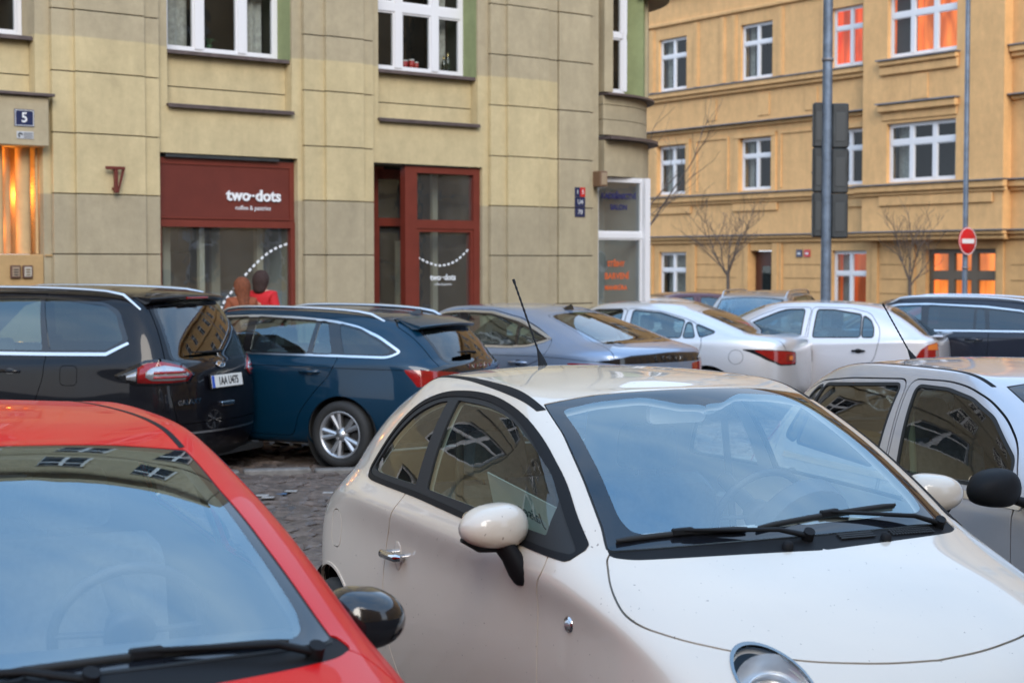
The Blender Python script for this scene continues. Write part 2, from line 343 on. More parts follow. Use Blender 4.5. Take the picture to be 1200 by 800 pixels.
class Car:
    def __init__(s, body, root, nu=90, nv=80):
        s.b = body; s.root = root; s.reg = []; s.nu = nu; s.nv = nv; s.polys = []; s.lift = []
    def region(s, name, view, pts, r=.03, d=.035, raw=False):
        """a panel outline drawn in a view; later regions cut earlier ones"""
        P = np.array(pts, float) if raw else smooth_closed(pts, r)
        P = resample(P, d)
        if view in ('top', 'front', 'rear'):
            P = P.copy(); P[:, 1 if view == 'top' else 0] = np.maximum(P[:, 1 if view == 'top' else 0], 0)
            k = [i for i in range(len(P)) if np.linalg.norm(P[i] - P[i - 1]) > 1e-6]; P = P[k]
        if view == 'uv': q = P
        else:
            q = s.b.outline(view, P)
            if view != 'side': q[P[:, 1 if view == 'top' else 0] < 1e-6, 0] = 0 if view != 'rear' and P[0][0] > -9 and (view == 'front' or P[:, 0].mean() > 0) else s.b.NS
        s.reg.append((name, q)); return P
    def seam(s, view, pts, w=.006, smooth=True, name='gap', d=.03):
        P = curve_pts(pts, 6) if smooth and len(pts) > 2 else np.array(pts, float)
        P = resample(P, d, False); t = np.gradient(P, axis=0); nn = np.stack([-t[:, 1], t[:, 0]], 1); nn /= np.linalg.norm(nn, axis=1, keepdims=True) + 1e-9
        Q = np.vstack([P + nn * w / 2, (P - nn * w / 2)[::-1]]); q = s.b.outline(view, Q) if view != 'uv' else Q
        s.reg.append((name, q))
    def ring(s, view, pts, w=.006, r=.03, inner='body', d=.035):
        """closed seam"""
        P = smooth_closed(pts, r); s.region('gap', view, offset(P, w / 2), raw=True, d=d); s.region(inner, view, offset(P, -w / 2), raw=True, d=d)
    def triangulate(s):
        b = s.b; us = np.linspace(0, b.NS, s.nu + 1); vs = np.linspace(0, b.NV, s.nv + 1)
        V = [(u, v) for u in us for v in vs]; E = []
        nv = s.nv + 1
        for i in range(s.nu): E += [(i * nv, (i + 1) * nv), (i * nv + s.nv, (i + 1) * nv + s.nv)]
        for j in range(s.nv): E += [(j, j + 1), (s.nu * nv + j, s.nu * nv + j + 1)]
        for _, q in s.reg:
            k = len(V); n = len(q); V += [tuple(p) for p in q]; E += [(k + i, k + (i + 1) % n) for i in range(n)]
        r = delaunay_2d_cdt([Vector(p) for p in V], E, [], 0, 1e-6)
        uv = np.array([tuple(p) for p in r[0]]); F = np.array([f for f in r[2] if len(f) == 3])
        a = uv[F[:, 1]] - uv[F[:, 0]]; c = uv[F[:, 2]] - uv[F[:, 0]]; cr_ = a[:, 0] * c[:, 1] - a[:, 1] * c[:, 0]
        F = F[abs(cr_) > 1e-9]; cr_ = cr_[abs(cr_) > 1e-9]; F[cr_ < 0] = F[cr_ < 0][:, ::-1]
        cen = uv[F].mean(1); lab = np.zeros(len(F), int); names = ['body']
        for nm, q in s.reg:
            if nm not in names: names.append(nm)
            lab[inpoly(cen, q)] = names.index(nm)
        s.uv, s.F, s.lab, s.names = uv, F, lab, names
        s.P, s.Nn = b.ev(uv[:, 0], uv[:, 1])
        # robust vertex normals from the mesh where the parametrisation pinches
        fn = np.cross(s.P[F[:, 1]] - s.P[F[:, 0]], s.P[F[:, 2]] - s.P[F[:, 0]]); acc = np.zeros_like(s.P)
        for k in range(3): np.add.at(acc, F[:, k], fn)
        edge = (uv[:, 0] < 1e-6) | (uv[:, 0] > b.NS - 1e-6) | (uv[:, 1] > b.NV - 1e-6); acc[edge, 1] = 0
        acc /= np.linalg.norm(acc, axis=1, keepdims=True) + 1e-12
        bad = ((s.Nn * acc).sum(1) < .97); s.Nn[bad] = acc[bad]
    def mesh(s, label, name, mat_, parent, lift=0, skirt=.012, sides='both', creases=True, **kw):
        """objects for a label: sides both = one mesh over the whole car, 'left'/'right' = one side"""
        if label not in s.names: return None
        F = s.F[s.lab == s.names.index(label)]
        return s.mesh_from(F, name, mat_, parent, lift, skirt, sides, **kw)
    def mesh_from(s, F, name, mat_, parent, lift=0, skirt=.012, sides='both', **kw):
        if len(F) == 0: return None
        used = np.unique(F); mp_ = -np.ones(len(s.P), int); mp_[used] = np.arange(len(used)); G = mp_[F]
        P = s.P[used] + s.Nn[used] * lift; Nn = s.Nn[used]
        V = [P]; NN = [Nn]; FF = [G]; base = len(P)
        if skirt:
            e = {}
            for t in G:
                for k in range(3): a, b = t[k], t[(k + 1) % 3]; e[(a, b)] = 1
            bd = [(a, b) for (a, b) in e if (b, a) not in e and not (abs(P[a][1]) < 2e-4 and abs(P[b][1]) < 2e-4)]
            if bd:
                A = np.array([x[0] for x in bd]); B = np.array([x[1] for x in bd]); n = len(A)
                sk = np.vstack([P[A], P[B], P[A] - Nn[A] * skirt, P[B] - Nn[B] * skirt])
                t = P[B] - P[A]; on = np.cross(t, Nn[A]); on /= np.linalg.norm(on, axis=1, keepdims=True) + 1e-9
                V.append(sk); NN.append(np.vstack([on] * 4)); i = np.arange(n) + base
                FF.append(np.vstack([np.stack([i, i + 2 * n, i + n], 1), np.stack([i + n, i + 2 * n, i + 3 * n], 1)]))
        V = np.vstack(V); NN = np.vstack(NN); FF = np.vstack(FF)
        m = np.array([1, -1, 1.])
        if sides == 'both':
            k = len(V); V = np.vstack([V, V * m]); NN = np.vstack([NN, NN * m]); FF = np.vstack([FF, FF[:, ::-1] + k])
        elif sides == 'right':
            V = V * m; NN = NN * m; FF = FF[:, ::-1]
        me = bpy.data.meshes.new(name); me.from_pydata(V.tolist(), [], FF.tolist()); me.polygons.foreach_set('use_smooth', [True] * len(FF))
        me.materials.append(mat_); me.update(); me.normals_split_custom_set_from_vertices(NN.tolist())
        o = bpy.data.objects.new(name, me); COL.objects.link(o); o.parent = parent; return tag(o, **kw)
    def lining(s, skip, mat_, parent, d=.028):
        ok = np.array([i for i, n in enumerate(s.names) if n not in skip]); F = s.F[np.isin(s.lab, ok)]
        return s.mesh_from(F, 'interior_lining', mat_, parent, -d, 0)

def loop(f, fc, sides, rc, r, k=.6, kz=.3):
    """front centre (x,z); front corner (x,y,z); four side points; rear corner; rear centre (x,z)"""
    c1 = (f[0] - (f[0] - fc[0]) * .28, fc[1] * k, f[1] + (fc[2] - f[1]) * kz)
    c8 = (r[0] - (r[0] - rc[0]) * .28, rc[1] * k, r[1] + (rc[2] - r[1]) * kz)
    return [(f[0], 0, f[1]), c1, fc, *sides, rc, c8, (r[0], 0, r[1])]

def car_rows(q):
    """control loops of a car from a table of real-world dimensions"""
    g = lambda k, d=None: q.get(k, d)
    wm, xn, xt, fa, ra = q['wm'], q['xn'], q['xt'], q['fa'], q['ra']
    bf, br = g('bowf', .16), g('bowr', .14); wf, wr_ = g('wnose', .80) * wm, g('wtail', .84) * wm
    sx = [fa + .28, fa - .45, ra + .75, ra - .12]
    rows = []
    zb = g('zb', .20)
    def low(z, ins, dxn, dxt, zn=None, zt=None, bulge=0, kf=1, kr=1):
        zn = z if zn is None else zn; zt = z if zt is None else zt; y = wm - ins
        return loop((xn - dxn, zn), (xn - dxn - bf, wf * kf - ins, zn), [(sx[0], y, z), (sx[1], y - bulge, z), (sx[2], y - bulge, z), (sx[3], y, z)], (xt + dxt + br, wr_ * kr - ins, zt), (xt + dxt, zt))
    rows.append(low(zb, .16, .20, .22))
    rows.append(low(zb + .01, .06, .07, .09))
    rows.append(low(g('z2', .38), .015, g('n2', 0), g('t2', 0.0), bulge=.02))
    rows.append(low(g('z3', .60), g('i3', 0), g('n3', .01), g('t3', .01), zn=g('zn3'), zt=g('zt3'), bulge=.015))
    hx, hz = q['hlead']; tx, tz = q['tail']; zs0, zs1 = q['zsh']; ysh = wm - g('insh', .03)
    hb = g('bowh', .20)
    rows.append(loop((hx, hz), (hx - hb, g('yhl', .78) * wm, hz + g('dzhl', -.02)), [(sx[0], ysh - g('insf', .02), zs0 - .03), (sx[1], ysh, zs0), (sx[2], ysh, (zs0 + zs1) / 2), (sx[3], ysh, zs1)], (tx + br, g('ytl', .86) * wm, tz), (tx, tz)))
    mx, mz = q['hmid']; cx, cz = q['cowl']; dx, dz = q['deck']; bx, bz = q['bbase']; bf0, bf1 = q['belt']
    wb = q['wb']; wc = g('wcowl', wb - .05); bc = g('bowc', .22); wbb = g('wbb', wb - .05); bb = g('bowb', .10)
    ax = cx - bc; s5 = [(ax - .05, wb + .035, bf0 - .06), (ax - .45, wb + .03, bf0 - .05), ((ax + bx) / 2 - .25, wb + .03, (bf0 + bf1) / 2 - .045), (bx + bb + g('c5', .40), wb + .03, bf1 - .045)]
    rows.append(loop((mx, mz), (mx - g('bowm', .16), g('wmid', .86) * wc, mz - g('dmid', .05)), s5, (dx + g('bowd', bb), g('wdk', wbb + .02), dz - g('ddk', .02)), (dx, dz)))
    def up(tf, z0, y, cxx, wcx, bxx, wbx, dzc=0):
        pass
    s6 = [(ax - .16, wb, bf0), (ax - .50, wb, bf0 + .01), ((ax + bx) / 2 - .25, wb, (bf0 + bf1) / 2), (bx + bb + g('c6', .34), wb - g('b6', 0), bf1)]
    rows.append(loop((cx, cz), (cx - bc, wc, cz - g('dcz', .03)), s6, (bx + bb, wbb, bz - .0), (bx, bz)))
    H_x, H_z = q['header']; R_x, R_z = q['rhead']; wh, wrh = q['wh'], q['wrh']; bh, brh = g('bowhd', .10), g('bowrh', .06)
    zr0, zr1 = q['rail']; wra = q['wrail']; axh = H_x - bh
    def lerp(a, b, t): return a + (b - a) * t
    s9 = [(axh - .14, lerp(wh, wra, .7), lerp(H_z, zr0, .5)), (axh - .48, wra, zr0), ((axh + R_x) / 2 - .2, wra, zr0), (R_x + brh + g('c9', .28), wra - g('r9', .02), zr1)]
    top = loop((H_x, H_z), (H_x - bh, wh, H_z - g('dhz', .03)), s9, (R_x + brh, wrh, R_z - g('drz', .03)), (R_x, R_z))
    base = rows[-1]
    def between(t, bul, bx_=0):
        o = []
        for j, (a, b) in enumerate(zip(base, top)):
            p = [lerp(a[i], b[i], t) for i in range(3)]; p[1] += bul * (1 if 2 <= j <= 7 else .0); 
            if j <= 2: p[0] += g('wsb', .02) * (4 * t * (1 - t)); p[2] += g('wsb', .02) * (4 * t * (1 - t))
            if j >= 7: p[0] -= g('bgb', .02) * (4 * t * (1 - t))
            o.append(tuple(p))
        return o
    rows.append(between(.10, .004)); rows.append(between(.5, g('tum', .025))); rows.append(between(.90, g('tum2', .018)))
    # roof edge: a tight turn from pillar to roof
    rows.append([(p[0] + (-.05 if j <= 2 else (.05 if j >= 7 else 0)), p[1] * (1 if j in (0, 9) else 1) - (0.02 if 1 <= j <= 8 else 0), p[2] + (.012 if j <= 2 else (.008 if j >= 7 else .030))) for j, p in enumerate(top)])
    rx0, rx1 = H_x - bh, R_x + brh; rz = q['roof']; zx = [.0, .08, .18, .30, .42, .55, .68, .82, .92, 1]
    def rp(k, dxf, dz_):
        o = []
        for j in range(10):
            t = zx[j]; e = top[j]; x = lerp(rx0 - dxf, rx1 + dxf, t)
            x = lerp(e[0], x, 1 - k * .75); zc = np.interp(x, [p[0] for p in rz][::-1], [p[1] for p in rz][::-1])
            o.append((x, e[1] * k, zc - dz_))
        return o
    rows.append(rp(.84, .06, g('crown', .035) * .62)); rows.append(rp(.5, .12, g('crown', .035) * .22)); rows.append(rp(0, .2, 0))
    return rows

def place(root, X, Y, yaw, z=0):
    """stand a car on the street; yaw = heading of its nose, degrees counter-clockwise from +X"""
    root.location = (X, Y, z); root.rotation_euler = (0, 0, R(yaw))
# ------------------------------------------------------------------ shared car materials
M_CREAM = mat('cream_paint', (.63, .545, .45), rough=.42, coat=1, coat_rough=.02, spec=.5, dirt=(3.5, .10), dirtc=(.42, .33, .25), specks=(70, .735))
M_RED = mat('red_paint', (.60, .006, .005), rough=.4, coat=.30, coat_rough=.02, spec=.15, dirt=(3, .04), dirtc=(.35, .10, .07))
M_SILVERGREY = mat('silver_grey_paint', (.46, .46, .49), rough=.33, metal=.45, coat=1, coat_rough=.04, dirt=(3, .10), dirtc=(.33, .29, .25))
M_BLACK = mat('black_paint', (.003, .003, .005), rough=.35, coat=.55, coat_rough=.015, spec=.1, dirt=(2.5, .02), dirtc=(.16, .13, .11))
M_BLUE = mat('deep_blue_paint', (.0015, .025, .054), rough=.36, metal=.25, spec=.2, coat=.6, coat_rough=.02)
M_GREYBLUE = mat('grey_blue_paint', (.20, .265, .38), rough=.35, metal=.45, coat=1, coat_rough=.03)
M_SILVER = mat('silver_paint', (.60, .60, .62), rough=.36, metal=.6, coat=1, coat_rough=.05)
M_NAVY = mat('navy_paint', (.008, .011, .022), rough=.35, spec=.2, coat=.7, coat_rough=.02)
M_PLASTIC = mat('black_plastic', (.010, .010, .011), rough=.6, spec=.15, bump=(260, .15, .001))
M_GLOSSBLACK = mat('gloss_black_plastic', (.008, .008, .010), rough=.12, coat=.6)
M_RUBBER = mat('rubber', (.012, .012, .012), rough=.7)
M_TYRE = mat('tyre_rubber', (.016, .016, .016), rough=.75, noise=(40, .25))
M_FRIT = mat('windscreen_border', (.008, .009, .012), rough=.03, ior=1.6)
M_CHROME = mat('chrome', (.56, .56, .57), rough=.09, metal=1)
M_DARKCHROME = mat('dark_chrome', (.30, .29, .28), rough=.12, metal=1)
M_IVORY = mat('ivory_trim', (.58, .56, .51), rough=.7)
M_ALU = mat('satin_aluminium', (.70, .71, .73), rough=.28, metal=1)
M_RIM = mat('alloy_rim', (.50, .51, .53), rough=.33, metal=.85, dirt=(9, .25))
M_LINING = mat('headliner', (.05, .05, .052), rough=.9)
M_SEAT = mat('grey_seat_fabric', (.12, .13, .15), rough=.9, noise=(30, .2))
M_SEATLIGHT = mat('beige_seat_fabric', (.28, .24, .19), rough=.9, noise=(20, .15))
M_DASH = mat('dark_dashboard', (.035, .037, .042), rough=.6)
M_DASHIVORY = mat('ivory_dashboard', (.72, .71, .66), rough=.5)
M_PAPER = mat('paper', (.45, .50, .50), rough=.8)
M_INK = mat('dark_ink', (.02, .05, .06), rough=.8)
G_WIND = glass('windscreen_glass', (.90, .95, .94), ior=2.9, dirt=.010, coat=(.72, .91, 1.0))
G_SIDE = glass('side_window_glass', (.62, .70, .64), ior=1.65, dirt=.012)
G_DARK = glass('privacy_glass', (.07, .08, .085), ior=1.9, coat=(.88, .96, 1))
G_TEAL = glass('tinted_side_glass', (.42, .55, .56), ior=2.25, dirt=.01, coat=(.80, .95, 1))
G_BACK = glass('rear_window_glass', (.28, .32, .32), ior=2.0)
M_LENSRED = mat('red_lens', (.24, .005, .005), rough=.10, coat=.6, noise=(25, .2))
M_LENSDARK = mat('dark_red_lens', (.16, .006, .006), rough=.08, coat=1)
M_LENSAMBER = mat('amber_lens', (.60, .16, .03), rough=.1, coat=1)
M_LENSCLEAR = mat('clear_lens', (.42, .42, .43), rough=.08, metal=.6, coat=1, bump=(60, .3, .004))
M_PLATE = mat('plate_white', (.66, .66, .63), rough=.4)
M_PLATEBLUE = mat('plate_blue', (.02, .08, .42), rough=.4)
M_PLATEINK = mat('plate_black', (.012, .012, .012), rough=.5)
M_WHITEDOT = mat('white_plastic', (.7, .7, .68), rough=.4)

def add_wheel(parent, x, y, r=.31, w=.20, spokes=5, split=True, side=1, rim=None):
    """tyre with an alloy rim; side +1 faces +y"""
    M = T(x, y, r) @ Matrix.Rotation(-R(90) * side, 4, 'X')
    t = MB(); rr = r * .69
    t.lathe([(rr, -w * .42), (rr + .02, -w * .5), (r - .04, -w * .5), (r - .012, -w * .44), (r, -w * .30), (r, w * .30), (r - .012, w * .44), (r - .04, w * .5), (rr + .02, w * .5), (rr, w * .42)], 48, M)
    for k in range(-1, 2): t.lathe([(r + .0005, k * w * .17 - .003), (r - .006, k * w * .17), (r + .0005, k * w * .17 + .003)], 48, M)
    wh = t.build('wheel', M_TYRE, parent)
    m = MB(); f = w * .40
    m.lathe([(rr + .004, f + .012), (rr - .008, f + .016), (rr - .02, f), (rr - .028, f - .03), (rr - .04, -w * .42), (rr + .004, -w * .42)], 48, M)
    m.lathe([(0, f + .004), (.028, f + .006), (.034, f - .004), (.065, f - .012), (.07, f - .05)], 24, M)
    for k in range(spokes):
        a0 = 2 * math.pi * k / spokes
        for da in ((-.17, .17) if split else (0,)):
            a = a0 + da * 1.15; b = a0 + da * .45; w0, w1 = (.017, .024) if split else (.035, .05)
            p0 = Vector((math.cos(b) * .05, math.sin(b) * .05, 0)); p1 = Vector((math.cos(a) * (rr - .012), math.sin(a) * (rr - .012), 0))
            t_ = (p1 - p0).normalized(); nrm = Vector((-t_.y, t_.x, 0))
            q = [p0 - nrm * w0, p1 - nrm * w1, p1 + nrm * w1, p0 + nrm * w0]
            vs = [(*p.xy, f - .012 if i in (0, 3) else f - .002) for i, p in enumerate(q)] + [(*p.xy, f - .05) for p in q]
            vs += [(*((p0 + p0) / 2).xy, f - .004), (*p1.xy, f + .008)]
            m.add([M @ Vector(v) for v in vs], [(0, 1, 9, 8), (8, 9, 2, 3), (4, 5, 1, 0), (3, 2, 6, 7)])
    m.build('rim', rim or M_RIM, wh)
    d = MB(); d.lathe([(0, -w * .1), (r * .48, -w * .1), (r * .48, w * .0), (0, w * .0)], 32, M); d.lathe([(0, -w * .3), (rr, -w * .3)], 32, M)
    d.build('brake_disc', M_DASH, wh)
    return wh

def seat(parent, x, y, z=.30, w=.46, mat_=None, high=.62, lean=.22, hr=True):
    mat_ = mat_ or M_SEAT; m = MB()
    prof = [(.26, .10), (.22, .16), (-.18, .12), (-.26, .16), (-.26 - lean * high * .9, .12 + high), (-.30 - lean * high, .16 + high), (-.38 - lean * high, .13 + high), (-.36, .02), (.20, 0)]
    n = len(prof); vs = []
    for s_ in (-1, -.86, .86, 1):
        k = 1 if abs(s_) < .9 else .93
        for (a, b) in prof: vs.append((x + a * k, y + s_ * w / 2, z + b * k + (1 - k) * .2))
    fs = []
    for j in range(3):
        for i in range(n): a = j * n + i; b = j * n + (i + 1) % n; fs.append((a, a + n, b + n, b))
    fs.append(tuple(range(n))); fs.append(tuple(3 * n + i for i in range(n))[::-1]); m.add(vs, fs)
    st = m.build('seat', mat_, parent)
    if hr:
        h = MB(); hx = x - .35 - lean * high; hz = z + high + .27
        pr = smooth_closed([(-.12, -.09), (.12, -.09), (.10, .09), (-.10, .09)], .05, 4)
        h.prism([(p[0], p[1]) for p in pr], -.05, .05, T(hx, y, hz, rz=R(90), rx=R(90)))
        for s_ in (-.05, .05): h.tube([(hx, y + s_, hz - .17), (hx, y + s_, hz - .07)], .006, 6)
        h.build('headrest', mat_, st)
    return st

def steering_wheel(parent, x, y, z, r=.18, tilt=62, mat_=None):
    m = MB(); M = T(x, y, z, ry=R(-(90 - 25)))
    m.lathe([(r + .014 * math.cos(a), .014 * math.sin(a)) for a in [2 * math.pi * k / 8 for k in range(9)]], 36, M)
    m.lathe([(0, -.03), (.055, -.035), (.065, -.02), (.05, .03), (0, .05)], 20, M)
    for a in (0, 180, 270): 
        c, s_ = math.cos(R(a)), math.sin(R(a)); m.tube([M @ Vector((s_ * .04, c * .04, -.01)), M @ Vector((s_ * r, c * r, 0))], .016, 6, flat=.5)
    m.tube([M @ Vector((0, 0, 0)), M @ Vector((0, 0, .25))], .03, 8)
    return m.build('steering_wheel', mat_ or M_DASH, parent)

def dashboard(parent, x0, x1, z, w, mat_, low=.45):
    m = MB(); prof = [(x0, z - .05), (x0 - .02, z - .01), (x0 - (x0 - x1) * .5, z + .015), (x1 + .05, z + .0), (x1, z - .04), (x1 + .02, z - .16), (x1 + .12, z - .2), (x1 + .15, low), (x0, low)]
    n = len(prof); vs = []
    for s_ in (-1, -.5, 0, .5, 1):
        dx = .10 * (1 - s_ * s_); 
        for i, (a, b) in enumerate(prof): vs.append((a + (dx if i < 2 else 0), s_ * w, b))
    fs = [(j * n + i, j * n + (i + 1) % n, (j + 1) * n + (i + 1) % n, (j + 1) * n + i) for j in range(4) for i in range(n)]
    m.add(vs, fs, False); return m.build('dashboard', mat_, parent)

def wiper(parent, p0, p1, piv, nrm, r=.007, name='wiper'):
    """blade from p0 to p1, arm from the pivot to the blade's middle"""
    p0, p1, piv, nrm = map(Vector, (p0, p1, piv, nrm)); mid = p0 * .5 + p1 * .5
    m = MB(); m.tube([piv + nrm * .01, piv * .75 + mid * .25 + nrm * .035, mid + nrm * .03], [.014, .011, .008], 8, flat=.7)
    t = (p1 - p0).normalized(); m.box(-.035, .035, -.012, .012, -.006, .016, Matrix.Translation(mid + nrm * .018) @ t.to_track_quat('X', 'Z').to_matrix().to_4x4(), ch=.004)
    m.tube([piv - nrm * .02, piv + nrm * .03], [.02, .018], 10)
    w_ = m.build(name, M_PLASTIC, parent)
    b = MB(); k = 10; pts = []
    for i in range(k + 1):
        s_ = i / k; pts.append(p0 + (p1 - p0) * s_ + nrm * (.012 + .006 * math.sin(math.pi * s_)))
    b.tube(pts, [r * (.6 if i in (0, k) else 1) for i in range(k + 1)], 6, flat=1.3); b.tube([p - nrm * .010 for p in pts], .003, 4)
    b.build('blade', M_RUBBER, w_); return w_

def shell_mirror(parent, c, size, mat_, side, yaw=0, foot=None, foot_r=(.03, .045), name='wing_mirror', cut=-.35, low=None):
    """mirror housing: superellipsoid with a flat rear face; foot = list of points of the stalk"""
    c = Vector(c); a, b, h = size; nu, nv = 28, 18; vs = []; fs = []
    Rm = Matrix.Rotation(yaw, 3, 'Z')
    def pt(u, v):
        cu, su, cv, sv = math.cos(u), math.sin(u), math.cos(v), math.sin(v)
        f = lambda t, e: math.copysign(abs(t) ** e, t)
        x = f(cv, .75) * f(cu, .8); y = f(cv, .75) * f(su, .75); z = f(sv, .85)
        x = max(x, cut); y2 = y * (1 - .10 * max(0, z)); 
        return Vector((x * a * (1 - .18 * abs(y) ** 2), y2 * b, z * h * (1 - .22 * (y * side * .5 + .5)) ))
    for j in range(nv + 1):
        for i in range(nu): vs.append(c + Rm @ pt(2 * math.pi * i / nu, -math.pi / 2 + math.pi * j / nv))
    for j in range(nv):
        for i in range(nu): p, q = j * nu + i, j * nu + (i + 1) % nu; fs.append((p, q, q + nu, p + nu))
    m = MB(); m.add(vs, fs, True); o = m.build(name, mat_, parent)
    g = MB(); pr = smooth_closed([(-b * .78, -h * .68), (b * .78, -h * .68), (b * .80, h * .55), (-b * .80, h * .62)], .03, 4)
    Mx = Matrix.Translation(c) @ Matrix.Rotation(yaw, 4, 'Z') @ T(cut * a - .004, 0, 0) @ Matrix.Rotation(R(90), 4, 'Z') @ Matrix.Rotation(R(90), 4, 'X')
    g.prism([(p[0], p[1]) for p in pr], -.002, .004, Mx); g.build('mirror_glass', M_CHROME, o)
    if foot:
        k = MB(); k.tube(foot, foot_r if len(foot_r) == len(foot) else [foot_r[0]] * len(foot), 14, flat=.6); k.build('mirror_foot', low or M_PLASTIC, o)
    if low:
        # darker lower shell
        vs2 = []; 
        for j in range(nv // 2 - 2):
            pass
    return o

def plate(parent, P, nrm, txt='', w=.52, h=.11, name='number_plate', strip=True):
    """Czech style plate lying on the surface at P"""
    nrm = Vector(nrm).normalized(); up = Vector((0, 0, 1)); xax = up.cross(nrm).normalized(); up2 = nrm.cross(xax)
    M = Matrix((( xax.x, up2.x, nrm.x, P[0]), (xax.y, up2.y, nrm.y, P[1]), (xax.z, up2.z, nrm.z, P[2]), (0, 0, 0, 1)))
    m = MB(); m.box(-w / 2 - .012, w / 2 + .012, -h / 2 - .012, h / 2 + .012, -.01, .006, M, ch=.004); fr = m.build('plate_holder', M_PLASTIC, parent)
    m = MB(); m.box(-w / 2, w / 2, -h / 2, h / 2, .002, .010, M, ch=.002); pl = m.build(name, M_PLATE, fr)
    if strip: m = MB(); m.box(-w / 2 + .001, -w / 2 + .045, -h / 2 + .002, h / 2 - .002, .009, .0115, M); m.build('blue_strip', M_PLATEBLUE, fr)
    if txt: lettering('plate_lettering', txt, .098, M @ T(.02, -.002, .0115), M_PLATEINK, fr, extrude=.001, xscale=.80, font_bold=.002)
    return fr

def antenna(parent, p, lean, L_=.42, name='aerial', r=.004, mat_=None):
    p = Vector(p); d = Vector(lean).normalized(); m = MB()
    m.tube([p - Vector((0, 0, .01)), p + d * .02, p + d * .07], [.022, .016, .006], 10)
    n = 26; pts = [p + d * (.06 + (L_ - .06) * i / n) for i in range(n + 1)]
    m.tube(pts, [r * (1.25 if i % 2 else .85) if i < n - 1 else r * 1.5 for i in range(n + 1)], 6)
    return m.build(name, mat_ or M_PLASTIC, parent)

def fin(parent, p, L_=.16, h=.055, w=.035, mat_=None):
    """shark fin aerial, tail towards -x"""
    p = Vector(p); m = MB(); prof = [(L_ / 2, 0), (L_ * .1, h * .45), (-L_ * .3, h), (-L_ * .42, h * .98), (-L_ * .5, h * .3), (-L_ * .5, 0)]
    vs = []
    for x, z in prof: 
        k = w * (1 - z / h * .75) / 2
        vs += [p + Vector((x, -k, z)), p + Vector((x, k, z))]
    n = len(prof); fs = [(2 * i, 2 * i + 1, (2 * i + 3) % (2 * n), (2 * i + 2) % (2 * n)) for i in range(n)] + [tuple(2 * i for i in range(n)), tuple(2 * i + 1 for i in range(n))[::-1]]
    m.add(vs, fs); return m.build('roof_fin', mat_ or M_GLOSSBLACK, parent)

def circle(cx, cy, r, n=40): return [(cx + r * math.cos(2 * math.pi * i / n), cy + r * math.sin(2 * math.pi * i / n)) for i in range(n)]
def arch(c, x, z, r, n=44):
    c.region('arch_lip_front' if x > 0 else 'arch_lip_rear', 'side', circle(x, z, r + .012, n), raw=True, d=1); c.region('hole', 'side', circle(x, z, r, n), raw=True, d=1)
def wheel_well(parent, x, r, w, z):
    for sd_ in (1, -1):
        m = MB(); M = T(x, sd_ * (w - .40), z) @ Matrix.Rotation(-R(90) * sd_, 4, 'X')
        m.lathe([(0, 0), (r + .01, 0), (r + .01, .37)], 36, M); m.build('wheel_well', M_RUBBER, parent)
def underbody(parent, x0, x1, w, z=.22):
    m = MB(); m.box(x0, x1, -w, w, z, z + .05); return m.build('underbody', M_RUBBER, parent)
